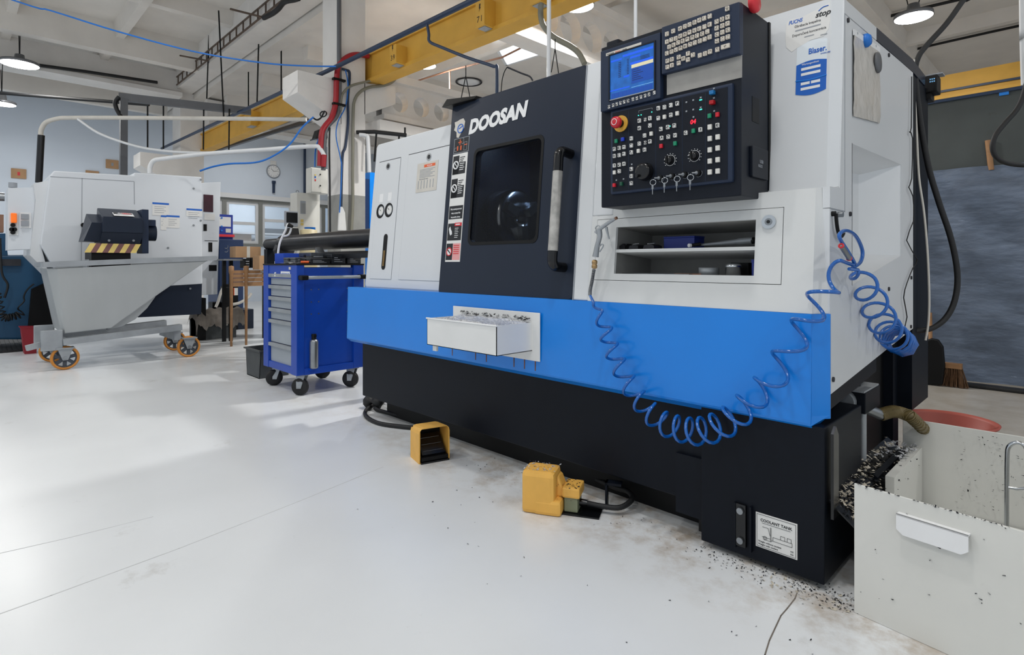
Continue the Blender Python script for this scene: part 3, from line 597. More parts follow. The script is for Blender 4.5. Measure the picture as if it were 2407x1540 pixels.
# frame below the side panel, pump and splash plates
fr_ = B(); fr_.bar((-.02, .05, .565), (-.02, .62, .615), .03, .05); fr_.obj('lower_rail', 'base_black', LA)
B().box(-.06, -.03, .10, .52, .17, .47).obj('splash_plate', 'black_gloss', LA)
B().prism([(.02, .22), (.02, .48), (.045, .50), (.07, .47), (.07, .22)], 'x', .012, .02).obj('splash_plate', 'black_gloss', LA)
B().box(-.9, -.3, 1.2, 1.7, .0, .7).obj('rear_base', 'base_black', LA)


# ================================================================ control panel of the lathe
PY = -.10
PXR = -0.213; PYB = 0.131
CP = B().box(-0.761, PXR, PY, PYB, 1.217, 1.835)
CP = CP.obj('control_panel', 'pendant_black', LA, bev=.004)
B().box(PXR-.01, PXR+.003, PYB-.012, PYB+.002, 1.213, 1.835).obj('edge_trim', 'black', CP)
gr = [(-0.015, 1.552), (0.04, 1.469)]
B().box(PXR-.001, PXR+.001, gr[0][0], gr[1][0], gr[1][1], gr[0][1]).obj('grip_recess', 'black', CP)
pc_ = [(-0.035, 1.386), (0.094, 1.284)]
hm = frame((PXR, pc_[0][0], pc_[1][1]), (0, 1, 0), (0, 0, 1)); pw, ph = pc_[1][0]-pc_[0][0], pc_[0][1]-pc_[1][1]
B(hm).rrect(0, pw, 0, ph, 0, .010, .006).obj('port_cover', 'pendant_black', CP, bev=.002)
text('USB', .016, hm @ Matrix.Translation((pw*.45, ph*.5, .0102)), 'print_grey', CP); text('RS232', .013, hm @ Matrix.Translation((pw*.35, ph*.36, .0102)), 'print_grey', CP)
# red lamp button at the top
rb = (-0.023, 1.85)
B().lathe([(.026, 0), (.03, .006), (.03, .016), (.026, .022), (0, .023)], (PXR, rb[0], rb[1]), (1, 0, 0), 24).obj('red_button', 'print_red', CP)
# display unit
DU = [(-0.748, 1.804), (-0.49, 1.822), (-0.489, 1.588), (-0.748, 1.574)]
u0, u1, z0, z1 = DU[0][0], DU[1][0], (DU[2][1]+DU[3][1])/2, (DU[0][1]+DU[1][1])/2
du = B().box(u0, u1, -.122, PY+.01, z0, z1, .004).obj('display_unit', 'pendant_grey', CP)
SCR = [(-0.705, 1.779), (-0.516, 1.787), (-0.511, 1.621), (-0.699, 1.613)]
s0, s1 = (SCR[0][0]+SCR[3][0])/2, (SCR[1][0]+SCR[2][0])/2; t0, t1 = (SCR[2][1]+SCR[3][1])/2, (SCR[0][1]+SCR[1][1])/2
for a, b_, c_, d_ in ((s0-.006, s0, t0-.005, t1+.005), (s1, s1+.006, t0-.005, t1+.005), (s0, s1, t0-.005, t0), (s0, s1, t1, t1+.005)): B().box(a, b_, -.1255, -.12, c_, d_).obj('screen_bezel', 'pendant_black', du) if c_ != t0-.005 or a in (s0-.006, s1) else B().box(a, b_, -.1265, -.12, c_+.002, d_).obj('screen_lip', 'print_grey', du)
mat('screen_blue', (30, 96, 176), .15, var=.25, scale=40, emit=.45, dirt=(110, 160, 205), dscale=60, damt=.35)
mat('ui_dark', (14, 70, 160), .3, var=0, emit=.5); mat('ui_bright', (20, 90, 230), .3, var=0, emit=.6); mat('ui_cream', (214, 206, 170), .3, var=0, emit=.5); mat('ui_ink', (12, 44, 100), .3, var=0, emit=.3); mat('ui_light', (120, 180, 226), .3, var=0, emit=.5)
B().box(s0, s1, -.1228, -.121, t0, t1).obj('screen', 'screen_blue', du)
SM = frame((s0, -.1229, t0), (1, 0, 0), (0, 0, 1)); sw, sh = s1-s0, t1-t0
def ui(rects, m, t=.0003): marks(SM, [(a*sw, b*sw, c*sh, d*sh) for a, b, c, d in rects], m, du, 'screen_graphic', t)
ui([(.30, .98, .88, .93), (.02, .28, .84, .88), (.47, .98, .66, .71), (0, .46, .18, .21), (.32, .45, .42, .46), (.47, .7, .8, .84)], 'ui_bright')
ui([(.50, .98, .58, .655)], 'ui_cream', .0005); ui([(.50, .98, .24, .575)], 'ui_dark')
ui([(.52+.0*i, .66+.05*(i % 3), .53-.045*i, .545-.045*i) for i in range(6)]+[(.2, .26, .78-.04*i, .795-.04*i) for i in range(9)]+[(.4, .44, .8-.035*i, .812-.035*i) for i in range(10)]+[(.7, .9, .78-.03*i, .79-.03*i) for i in range(3)], 'ui_ink', .0006)
ui([(.03+.094*i, .115+.094*i, .02, .13) for i in range(10)], 'ui_dark', .0005); ui([(.5, .98, .155, .165)], 'ui_light', .0006)
nm0, nm1 = [(-0.721, 1.794), (-0.566, 1.806)]
B().box(nm0[0], nm1[0], -.1232, -.121, nm0[1]-.007, nm0[1]+.004).obj('name_strip', 'paper_aged', du)
text('DOOSAN', .0075, frame((nm0[0]+.004, -.1234, nm0[1]-.005), (1, 0, 0), (0, 0, 1)), 'print_black', du); text('FANUC', .0075, frame((nm0[0]+.042, -.1234, nm0[1]-.005), (1, 0, 0), (0, 0, 1)), 'print_orange', du); text('i Series', .0075, frame((nm0[0]+.072, -.1234, nm0[1]-.005), (1, 0, 0), (0, 0, 1)), 'print_black', du)
# keyboard unit
KU = [(-0.485, 1.822), (-0.209, 1.833), (-0.209, 1.669), (-0.485, 1.656)]
k0, k1, kz0, kz1 = KU[0][0], KU[1][0], (KU[2][1]+KU[3][1])/2, (KU[0][1]+KU[1][1])/2
ku = B().box(k0, k1, -.122, PY+.01, kz0, kz1, .004).obj('keyboard_unit', 'pendant_grey', CP)
B().box(k0+.01, k1, PY-.003, PY, 1.592, kz0+.001).obj('bare_plate', mat('plate_grey', (150, 148, 144), .5, var=.15, scale=12, dirt=(60, 58, 54), dscale=10, damt=.3), CP)
B().box(u0+.004, u0+.06, -.09, -.03, kz1-.0, kz1+.028, .006).obj('cable_gland_box', 'pendant_black', CP)
# keys: one mesh shared by all
def keymesh(w, h, d, m, ink=None):
    b = B(); b.box(-w/2, w/2, -d, 0, -h/2, h/2, .0012); o = b.obj('key', m); me = o.data; bpy.data.objects.remove(o); return me
def keymat(name, col, ink, sc=220.):
    m = mat(name, col, .45, var=.04, scale=60); nt = m.node_tree; N = nt.nodes; L = nt.links; bs = N['Principled BSDF']
    old = bs.inputs['Base Color'].links[0].from_socket
    tc = N.new('ShaderNodeTexCoord'); oi = N.new('ShaderNodeObjectInfo'); n = N.new('ShaderNodeTexNoise'); n.noise_dimensions = '4D'; n.inputs['Scale'].default_value = sc; n.inputs['Detail'].default_value = 1
    mw = N.new('ShaderNodeMath'); mw.operation = 'MULTIPLY'; mw.inputs[1].default_value = 91; L.new(oi.outputs['Random'], mw.inputs[0]); L.new(mw.outputs[0], n.inputs['W']); L.new(tc.outputs['Object'], n.inputs['Vector'])
    g = N.new('ShaderNodeTexGradient'); g.gradient_type = 'SPHERICAL'; mp = N.new('ShaderNodeMapping'); mp.inputs['Scale'].default_value = (190, 1, 150); L.new(tc.outputs['Object'], mp.inputs['Vector']); L.new(mp.outputs['Vector'], g.inputs['Vector'])
    a = N.new('ShaderNodeMath'); a.operation = 'MULTIPLY'; r1 = N.new('ShaderNodeMath'); r1.operation = 'GREATER_THAN'; r1.inputs[1].default_value = .5; r2 = N.new('ShaderNodeMath'); r2.operation = 'GREATER_THAN'; r2.inputs[1].default_value = .12
    L.new(n.outputs['Fac'], r1.inputs[0]); L.new(g.outputs['Fac'], r2.inputs[0]); L.new(r1.outputs[0], a.inputs[0]); L.new(r2.outputs[0], a.inputs[1])
    mx = N.new('ShaderNodeMix'); mx.data_type = 'RGBA'; L.new(a.outputs[0], mx.inputs[0]); L.new(old, mx.inputs[6]); mx.inputs[7].default_value = (*lin(ink), 1); L.new(mx.outputs[2], bs.inputs['Base Color'])
    return m
keymat('key_ivory', (206, 198, 186), (110, 104, 96), 330.); keymat('key_white', (216, 216, 214), (40, 42, 46), 260.); mat('key_blank', (214, 213, 208), .5, var=.03)
mat('key_green', (16, 132, 96), .4, var=.03); mat('key_red', (196, 26, 44), .4, var=.03); mat('key_blue', (24, 60, 190), .4, var=.03); mat('key_dkgreen', (18, 78, 56), .4, var=.03); mat('key_cyan', (24, 110, 170), .4, var=.03); mat('key_dkred', (168, 16, 26), .4, var=.03)
def put_keys(me, spots, y, par, name='key'):
    for u, z in spots: o = link(name, me, par); o.location = (u, y, z)
k_iv = keymesh(.0132, .0142, .007, 'key_ivory')
put_keys(k_iv, [(-0.461, 1.796), (-0.437, 1.799), (-0.411, 1.8), (-0.393, 1.802), (-0.376, 1.803), (-0.358, 1.805), (-0.341, 1.807), (-0.324, 1.808), (-0.305, 1.809), (-0.246, 1.815), (-0.461, 1.769), (-0.444, 1.771), (-0.427, 1.771), (-0.41, 1.774), (-0.393, 1.775), (-0.376, 1.777), (-0.358, 1.778), (-0.341, 1.779), (-0.323, 1.78), (-0.305, 1.782), (-0.452, 1.749), (-0.435, 1.751), (-0.418, 1.754), (-0.401, 1.755), (-0.384, 1.756), (-0.366, 1.757), (-0.349, 1.758), (-0.331, 1.759), (-0.313, 1.761), (-0.461, 1.729), (-0.443, 1.73), (-0.426, 1.732), (-0.409, 1.733), (-0.392, 1.735), (-0.374, 1.736), (-0.357, 1.737), (-0.339, 1.738), (-0.322, 1.739), (-0.305, 1.741), (-0.459, 1.702), (-0.442, 1.703), (-0.459, 1.681), (-0.442, 1.683), (-0.416, 1.704), (-0.416, 1.684), (-0.399, 1.695), (-0.382, 1.707), (-0.382, 1.687), (-0.364, 1.698), (-0.339, 1.69), (-0.321, 1.691), (-0.304, 1.693), (-0.281, 1.784), (-0.263, 1.786), (-0.245, 1.787), (-0.281, 1.763), (-0.262, 1.765), (-0.245, 1.767), (-0.28, 1.742), (-0.262, 1.744), (-0.244, 1.746), (-0.28, 1.721), (-0.261, 1.723), (-0.244, 1.724), (-0.279, 1.693)], -.122, ku)
put_keys(keymesh(.0285, .0142, .007, 'key_ivory'), [(-0.252, 1.696)], -.122, ku)
put_keys(keymesh(.0088, .0125, .005, 'key_white'), [(-0.706, 1.592), (-0.687, 1.594), (-0.671, 1.595), (-0.654, 1.596), (-0.638, 1.597), (-0.621, 1.597), (-0.6, 1.599), (-0.583, 1.599), (-0.566, 1.6), (-0.549, 1.601), (-0.533, 1.602), (-0.512, 1.604)], -.122, du, 'soft_key')
# operator panel
OP = [(-0.71, 1.568), (-0.235, 1.594), (-0.234, 1.265), (-0.712, 1.258)]
o0, o1, oz0, oz1 = OP[0][0], OP[1][0], (OP[2][1]+OP[3][1])/2, (OP[0][1]+OP[1][1])/2
op = B().box(o0, o1, -.112, PY+.01, oz0, oz1, .008).obj('operator_panel', 'pendant_grey', CP)
B().box(o0+.012, o1-.016, -.1128, -.11, oz0+.010, oz1-.012).obj('button_plate', 'pendant_black', op)
YB = -.1128
vl = [-0.626, -0.513, -0.41, -0.326]; hl = [1.482, 1.399, 1.33, 1.401, 1.506]
b = B()
for v in vl: b.box(v-.0007, v+.0007, YB-.0006, YB, oz0+.012, oz1-.014)
b.obj('divider', 'pendant_grey', op)
bw = keymesh(.0112, .0142, .008, 'key_white'); bb = keymesh(.0112, .0142, .008, 'key_blank')
put_keys(bw, [(-0.5, 1.548), (-0.476, 1.547), (-0.451, 1.549), (-0.427, 1.55), (-0.5, 1.513), (-0.451, 1.515), (-0.578, 1.518), (-0.534, 1.519), (-0.578, 1.491), (-0.534, 1.493), (-0.556, 1.461), (-0.612, 1.459), (-0.612, 1.433), (-0.612, 1.408), (-0.578, 1.435), (-0.534, 1.436), (-0.556, 1.41), (-0.49, 1.473), (-0.463, 1.475), (-0.438, 1.476), (-0.487, 1.441), (-0.461, 1.441), (-0.435, 1.442), (-0.395, 1.444), (-0.342, 1.446), (-0.687, 1.431), (-0.665, 1.432), (-0.644, 1.432), (-0.687, 1.405), (-0.665, 1.405), (-0.644, 1.407), (-0.687, 1.369), (-0.665, 1.369), (-0.644, 1.37), (-0.665, 1.345), (-0.612, 1.347), (-0.612, 1.321), (-0.612, 1.295), (-0.283, 1.45)], YB, op, 'button')
put_keys(bb, [(-0.476, 1.513), (-0.427, 1.516), (-0.529, 1.463), (-0.582, 1.409), (-0.687, 1.343)], YB, op, 'button')
put_keys(keymesh(.0085, .0125, .006, 'key_white'), [(-0.554, 1.518), (-0.554, 1.435)], YB, op, 'button')
put_keys(keymesh(.0135, .0165, .008, 'key_blank'), [(-0.309, 1.449), (-0.309, 1.411), (-0.282, 1.412), (-0.309, 1.374), (-0.282, 1.376), (-0.309, 1.337), (-0.282, 1.338), (-0.309, 1.301), (-0.282, 1.301)], YB, op, 'button')
put_keys(keymesh(.0115, .0145, .008, 'key_green'), [(-0.679, 1.46), (-0.435, 1.414), (-0.367, 1.446), (-0.31, 1.486)], YB, op, 'button')
put_keys(keymesh(.0115, .0145, .008, 'key_red'), [(-0.489, 1.413), (-0.283, 1.485)], YB, op, 'button')
put_keys(keymesh(.0125, .0135, .008, 'key_blue'), [(-0.65, 1.462)], YB, op, 'button')
put_keys(keymesh(.0150, .0125, .016, 'key_cyan'), [(-0.299, 1.559)], YB, op, 'button'); put_keys(keymesh(.0150, .0125, .016, 'key_dkred'), [(-0.299, 1.527)], YB, op, 'button')
put_keys(keymesh(.0105, .0135, .010, 'key_red'), [(-0.687, 1.295)], YB, op, 'button'); put_keys(keymesh(.0105, .0135, .010, 'key_dkgreen'), [(-0.655, 1.297)], YB, op, 'button')
# emergency stop
ex, ez = (-0.66, 1.522)
B().cyl((ex, YB, ez), (ex, YB-.004, ez), .0305, n=32).obj('stop_disc', 'crane_yellow', op)
B().cyl((ex, YB-.004, ez), (ex, YB-.022, ez), .015, n=20).obj('stop_collar', 'black', op)
B().lathe([(.014, 0), (.021, .004), (.022, .012), (.02, .02), (.012, .024), (0, .0245)], (ex, YB-.02, ez), (0, -1, 0), 24).obj('stop_button', 'key_red', op)
B().torus((ex, YB-.0445, ez), (0, 1, 0), .011, .0012, 20, 5).obj('stop_marking', 'white', op)
# handwheel and rotary knobs
wx, wz = (-0.554, 1.33)
B().lathe([(.032, 0), (.032, .008), (.029, .012), (.03, .02), (.028, .027), (.02, .029), (0, .029)], (wx, YB, wz), (0, -1, 0), 36).obj('handwheel', 'black_gloss', op)
B().cyl((wx-.014, YB-.029, wz-.016), (wx-.014, YB-.040, wz-.016), .006, n=12).obj('handwheel_knob', 'black_gloss', op)
for kx, kz in [(-0.456, 1.359), (-0.365, 1.362)]:
    b = B()
    for k in range(11):
        t = math.radians(-40+26*k); b.cyl((kx+.0235*math.cos(t), YB, kz+.0235*math.sin(t)), (kx+.0235*math.cos(t), YB-.0006, kz+.0235*math.sin(t)), .0014, n=8)
    b.obj('dial_mark', 'white', op, kind='stuff')
    B().torus((kx, YB-.0003, kz), (0, 1, 0), .0185, .0008, 20, 4).obj('dial_ring', 'white', op)
    B().lathe([(.0145, 0), (.0145, .006), (.012, .01), (.011, .022), (0, .022)], (kx, YB, kz), (0, -1, 0), 20).obj('knob', 'black_gloss', op)
    B().box(kx-.0035, kx+.0035, YB-.028, YB-.008, kz-.013, kz+.013, .002).obj('knob_grip', 'black', op)
    B().box(kx-.009, kx-.0075, YB-.023, YB-.0215, kz-.001, kz+.005).obj('knob_pointer', 'white', op)
# indicator lights and digits
mat('led_green', (60, 240, 200), .4, var=0, emit=4); mat('led_red', (255, 30, 50), .4, var=0, emit=3)
for x, z in [(-0.584, 1.539), (-0.573, 1.539), (-0.529, 1.541), (-0.457, 1.478)]: B().cyl((x, YB, z), (x, YB-.001, z), .0019, n=10).obj('indicator_light', 'led_green', op)
for x, z in [(-0.343, 1.546), (-0.343, 1.514)]: B().box(x-.0045, x+.0045, YB-.001, YB, z-.0016, z+.0016).obj('indicator_light', 'led_green', op)
dx, dz = (-0.381, 1.471)
text('04', .0205, frame((dx, YB-.0005, dz), (1, 0, 0), (0, 0, 1)), 'led_red', op, 'digit_display', off=.0004, shear=.12)
b = B(); a_, c_ = [(-0.584, 1.552), (-0.527, 1.554)]
b.box(a_[0], c_[0], YB-.0005, YB, c_[1]+.001, c_[1]+.002).box(a_[0], a_[0]+.001, YB-.0005, YB, c_[1]-.006, c_[1]+.002).box(c_[0]-.001, c_[0], YB-.0005, YB, c_[1]-.004, c_[1]+.002)
for x, z in [(-0.395, 1.549), (-0.37, 1.551), (-0.395, 1.518), (-0.37, 1.519), (-0.369, 1.494), (-0.297, 1.543), (-0.297, 1.574), (-0.296, 1.5), (-0.343, 1.554), (-0.343, 1.521), (-0.613, 1.365), (-0.681, 1.314), (-0.649, 1.315)]: b.box(x-.003, x+.003, YB-.0005, YB, z-.0025, z+.0025)
b.obj('panel_legend', 'print_grey', op, kind='stuff')
# key switches with key rings
for i, (x, z) in enumerate([(-0.493, 1.301), (-0.447, 1.303), (-0.4, 1.303), (-0.351, 1.303)]):
    B().cyl((x, YB, z), (x, YB-.010, z), .010, n=18).obj('key_switch', 'black', op)
    B().torus((x, YB-.0004, z), (0, 1, 0), .013, .0006, 16, 4, .3, 2.9).obj('switch_arc', 'print_grey', op)
    B().cyl((x-.002, YB-.010, z), (x-.002, YB-.012, z), .006, n=14).obj('switch_core', 'steel', op)
    sx = x-.012
    B().tube([(x, YB-.012, z), (sx, YB-.024, z-.001)], .003, 6).obj('key_blade', 'steel', op)
    B().torus((sx-.002, YB-.028, z-.016), (.5, -1, 0), .010, .0013, 18, 5).obj('key_ring', 'chrome', op)
    B().box(sx-.007, sx+.001, YB-.03, YB-.028, z-.040, z-.024, .0008).box(sx-.0045, sx-.0015, YB-.03, YB-.028, z-.058, z-.04).obj('hanging_key', 'steel', op)

# ================================================================ things on and around the lathe
# chip tray hung on the apron
tx0, tx1 = -1.779, -1.16; tz0, tz1 = 0.56, 0.779
ix0, ix1 = -1.706, -1.207; ty = -0.238
ct = thing('chip_tray', 'shallow white metal tray bolted to the blue apron, filled with bright chips', 'tray', ((tx0+tx1)/2, -.02, tz0))
mat('tray_white', (226, 227, 226), .5, var=.03, dirt=(168, 150, 128), dscale=14, damt=.16)
B().box(tx0, tx1, -.018, -.0135, tz0, tz1, .002).obj('back_plate', 'tray_white', ct)
za, zb_ = tz0+.045, tz1-.045
b = B(); b.box(ix0, ix1, ty, ty+.003, za, zb_); b.box(ix0, ix0+.003, ty, -.018, za, zb_); b.box(ix1-.003, ix1, ty, -.018, za, zb_); b.box(ix0, ix1, ty, -.018, za, za+.003)
b.obj('pan', 'tray_white', ct)
B().cyl((ix0-.003, ty-.001, zb_), (ix1+.003, ty-.001, zb_), .004, n=10).obj('rolled_lip', 'white', ct)
B().box(ix0+.02, ix0+.05, ty+.02, ty+.03, za-.03, za).obj('bracket_foot', 'tray_white', ct)
mat('chip_bright', (214, 216, 220), .35, metal=.5, var=.3, scale=90, bump=.8, bscale=150); mat('chip_dark', (28, 30, 36), .4, metal=.4, var=.5, scale=80); mat('chip_pale', (190, 182, 166), .6, var=.3, scale=60)
def flakes(name, m, n, fn, size, par=None, label=None):
    b = B()
    for i in range(n):
        p = Vector(fn()); a = random.uniform(0, 6.28); s = size*random.uniform(.4, 1.3); t = Vector((math.cos(a), math.sin(a), random.uniform(-.5, .5)))*s; q = Vector((-math.sin(a), math.cos(a), random.uniform(-.4, .4)))*s*random.uniform(.2, .6)
        b.add([p-t-q, p+t-q, p+t*.8+q+Vector((0, 0, s*.5)), p-t*.8+q], [(0, 1, 2, 3)])
    o = b.obj(name, m, par); o['kind'] = 'stuff'
    if label: o['label'] = label
    return o
hb = B(); n = 14
vs = [(ix0+.004+(ix1-ix0-.008)*i/n, ty+.006+(-.02-ty-.006)*j/8, zb_-.006+random.uniform(-.008, .008)+.012*(j/8)) for i in range(n+1) for j in range(9)]
hb.add(vs, [(i*9+j, (i+1)*9+j, (i+1)*9+j+1, i*9+j+1) for i in range(n) for j in range(8)]); o = hb.obj('chips', 'chip_bright', ct); o['kind'] = 'stuff'
flakes('dark_chips', 'chip_dark', 120, lambda: (random.uniform(ix0, ix1), -.02-abs(random.gauss(0, .006)), zb_+.012+random.uniform(-.006, .012)), .007, ct)

# air gun and its coiled blue hose
gY = -.035
ag = thing('air_blow_gun', 'grey metal air blow gun hooked on the left edge of the open cabinet', 'air gun', (-0.837, -0.035, 1.034))
gp = [(-0.741, -0.035, 1.177), (-0.774, -0.035, 1.162), (-0.82, -0.035, 1.137), (-0.833, -0.035, 1.124)]
B().tube(gp, lambda t: .0058+.004*t, 10, per=4).obj('barrel', 'galvanised', ag)
B().cyl(gp[0], (-0.733, -0.035, 1.18), .0062, n=10).obj('nozzle', 'copper', ag)
hp = [(-0.82, -0.035, 1.137), (-0.816, -0.035, 1.11), (-0.828, -0.035, 1.072), (-0.837, -0.035, 1.028)]
B().tube(hp, lambda t: .0125-.003*math.sin(t*3.14)+.001*t, 10, per=4).obj('grip', 'galvanised', ag)
B().tube([(-0.784, -0.035, 1.146), (-0.778, -0.035, 1.122), (-0.77, -0.035, 1.098)], lambda t: .006-.0035*t, 8, per=4).obj('trigger', 'galvanised', ag)
B().tube([(-0.828, -0.035, 1.129), (-0.837, -0.035, 1.145), (-0.824, -0.035, 1.154), (-0.811, -0.035, 1.144)], .0025, 6, per=4).obj('hanging_eye', 'galvanised', ag)
B().tube([(-0.828, -0.035, 1.06), (-0.807, -0.035, 1.078), (-0.799, -0.035, 1.071), (-0.816, -0.035, 1.048)], .003, 6, per=4).obj('finger_guard', 'galvanised', ag)
q0, q1 = [(-0.841, -0.035, 1.021), (-0.843, -0.035, 0.979)]
mat('brass', (176, 146, 104), .3, metal=.8, var=.1)
B().lathe([(.006, 0), (.0115, .004), (.0115, .016), (.009, .018), (.0115, .022), (.0115, .033), (.006, .037)], q1, Vector(q0)-Vector(q1), 14).obj('coupling', 'brass', ag)
hs_ = thing('coiled_air_hose', 'bright blue coiled air hose drooping across the front of the lathe', 'hose', (-0.381, -0.06, 0.384))
sp_ = [(-0.845, -0.035, 0.976), (-0.854, -0.035, 0.931), (-0.863, -0.035, 0.896), (-0.865, -0.035, 0.871)]
B().tube(sp_, .0062, 8, per=4).obj('bend_relief', 'dark_steel', hs_)
b = B(); pts = smooth_path(sp_, 6)
for i in range(len(pts)-1):
    for k in range(2):
        q = pts[i].lerp(pts[i+1], k/2); b.torus(q, pts[i+1]-pts[i], .0068, .0011, 10, 4)
b.obj('relief_spring', 'steel', hs_, kind='stuff')
mat('hose_blue', (10, 92, 176), .18, var=.06, scale=20, coat=.5)
def coil(pre, centres, post, r, tr=.0042):
    """helix around a path; centres = (point, turns so far, coil radius)"""
    pts = [Vector(p) for p in pre]
    cs = smooth_path([c[0] for c in centres], 24); n = len(cs); m = len(centres)-1
    for i, c in enumerate(cs):
        s = i/24; k = min(int(s), m-1); f = s-k
        ph = (centres[k][1]*(1-f)+centres[k+1][1]*f)*2*math.pi; R = centres[k][2]*(1-f)+centres[k+1][2]*f
        t = (cs[min(i+1, n-1)]-cs[max(i-1, 0)]).normalized(); a = Vector(r); a = (a-t*a.dot(t)).normalized(); b_ = t.cross(a)
        pts.append(c+(a*math.cos(ph)+b_*math.sin(ph))*R)
    pts += [Vector(p) for p in post]
    return pts
cen = [((-0.83, -0.05, 0.843), 0, .006), ((-0.78, -0.06, 0.762), 1.3, .026), ((-0.744, -0.06, 0.676), 2.7, .03), ((-0.7, -0.06, 0.599), 4.0, .032), ((-0.639, -0.065, 0.52), 5.3, .034), ((-0.574, -0.07, 0.465), 6.6, .036), ((-0.514, -0.07, 0.43), 7.7, .040), ((-0.443, -0.07, 0.42), 9.0, .043), ((-0.373, -0.07, 0.426), 10.4, .045), ((-0.3, -0.07, 0.459), 11.9, .045), ((-0.238, -0.065, 0.512), 13.2, .043), ((-0.183, -0.06, 0.578), 14.3, .040), ((-0.123, -0.06, 0.655), 15.3, .040), ((-0.067, -0.055, 0.766), 16.3, .038), ((-0.021, -0.045, 0.853), 17.3, .036), ((0.017, -0.03, 0.934), 18.3, .036), ((0.045, 0.035, 0.985), 18.9, .03)]
c1 = coil(sp_[-1:], cen, [(0.05, 0.118, 0.997), (0.05, 0.064, 1.031), (0.05, -0.02, 1.069), (0.05, -0.028, 1.088), (0.05, 0.038, 1.1), (0.05, 0.136, 1.086), (0.05, 0.208, 1.041), (0.05, 0.184, 1.005), (0.05, 0.1, 0.987)], (0, -1, 0))
cut = len(c1)-9
pp = c1[:cut]+smooth_path(c1[cut-1:], 6)[1:]
B().tube(pp, .0058, 8).obj('hose_coil', 'hose_blue', hs_)
cen2 = [((0.05, 0.118, 0.981), 0, .01), ((0.05, 0.223, 0.934), .9, .036), ((0.05, 0.326, 0.876), 1.9, .042), ((0.05, 0.425, 0.814), 2.9, .046), ((0.05, 0.514, 0.769), 3.9, .046), ((0.05, 0.602, 0.734), 4.9, .048), ((0.05, 0.669, 0.714), 6, .048), ((0.05, 0.731, 0.696), 8, .048), ((0.05, 0.788, 0.681), 11, .046)]
B().tube(coil([(0.05, 0.064, 0.984)], cen2, [], (1, 0, 0)), .0055, 8).obj('hose_coil', 'hose_blue', hs_)
f0, f1 = [(0.052, -0.023, 1.053), (0.052, 0.057, 1.016)]
B().tube([f0, f1], lambda t: .0066+.0012*math.cos(t*12), 10, per=6).obj('hose_fitting', 'steel', hs_)
for q in (f0, f1): B().torus(q, Vector(f1)-Vector(f0), .006, .0028, 14, 6).obj('fitting_ring', 'print_red', hs_)
hk = [(0.012, 0.07, 1.156), (0.012, 0.074, 1.133), (0.012, 0.091, 1.1), (0.012, 0.122, 1.086), (0.012, 0.148, 1.098)]
B().tube(hk, .0055, 7, per=5).tube([hk[0], (hk[0][0]-.012, hk[0][1], hk[0][2])], .008, 8).obj('hose_hook', 'black', LA)
hq = (0, 0.13, 1.157); B().cyl((0, hq[1], hq[2]), (.016, hq[1], hq[2]), .009, n=6).obj('hook_bolt', 'steel', LA)

# things in the open cabinet
sh = 1.0585; sl0 = .9575
bx = thing('tool_box', 'small dark blue box on the upper shelf of the open cabinet', 'box', (-0.545, 0.12, 1.061))
p, q = (-0.619, 0.12, 1.064), (-0.488, 0.12, 1.061); mat('box_blue', (16, 42, 130), .45, var=.05)
B().box(p[0], q[0], .12, .20, sh, sh+.042, .002).obj('box_body', 'box_blue', bx); B().box(p[0]-.001, q[0]+.001, .119, .201, sh+.042, sh+.048, .002).obj('lid', 'box_blue', bx)
pn = thing('torque_bar', 'tapered grey metal bar lying on the upper shelf beside the blue box', 'tool', (-0.365, 0.1, 1.066))
B().tube([(-0.456, 0.1, 1.07), (-0.381, 0.1, 1.074), (-0.31, 0.1, 1.079)], lambda t: .004+.006*t, 10).obj('taper', 'galvanised', pn); B().cyl((-0.31, 0.1, 1.079), (-0.258, 0.1, 1.082), .0115, n=14).obj('grip', 'galvanised', pn); B().cyl((-0.261, 0.1, 1.08), (-0.252, 0.1, 1.081), .0118, n=14).obj('end_cap', 'black', pn)
pu = thing('round_knob', 'small pale round knob on a black stem in front of the blue box', 'knob', (-0.477, 0.06, 1.066))
B().cyl((-0.479, 0.06, 1.068), (-0.476, 0.07, 1.068), .007, n=14).obj('knob_face', 'white', pu); B().cyl((-0.476, 0.07, 1.068), (-0.446, 0.09, 1.073), .0065, n=12).obj('stem', 'black', pu)
for i, (x, w) in enumerate(((1468, .03), (1495, .045), (1530, .05))):
    t = thing('clamping_jaw', ['dark curved clamping jaw at the left end of the upper shelf', 'dark oily gripping jaw in the middle of the left shelf pile', 'dark clamping jaw with a bright pin beside the blue box'][i], 'jaw', (0, 0, 0)); px = [-0.783, -0.728, -0.658][i]; t.location = (px, .1, sh)
    b = B().prism([(px-w/2, sh), (px+w/2, sh), (px+w/2, sh+.012), (px+w*.2, sh+.018+.006*(i == 0)), (px-w*.4, sh+.014)], 'y', .07, .13); b.obj('jaw_body', 'dark_steel', t)
    B().cyl((px-w*.3, .09, sh+.02), (px+w*.35, .09, sh+.022), .003, n=8).obj('pin', 'steel', t)
rg = thing('steel_ring', 'worn grey steel ring on the lower shelf of the cabinet', 'ring', (0, 0, 0)); c_ = (-0.42, 0.1, 0.961); rg.location = (c_[0], .1, sl0)
B().lathe([(.022, 0), (.036, 0), (.036, .028), (.022, .028), (.022, 0)], (c_[0], .1, sl0), (0, 0, 1), 28).obj('ring_body', 'galvanised', rg)
cu_ = thing('chuck_bush', 'polished cylindrical bush with a chamfered collar on the lower shelf', 'bush', (0, 0, 0)); c_ = (-0.321, 0.085, 0.962); cu_.location = (c_[0], .085, sl0)
B().lathe([(0, 0), (.026, 0), (.026, .028), (.029, .030), (.029, .036), (.024, .042), (.012, .043), (0, .043)], (c_[0], .085, sl0), (0, 0, 1), 28).obj('bush_body', 'chrome', cu_)
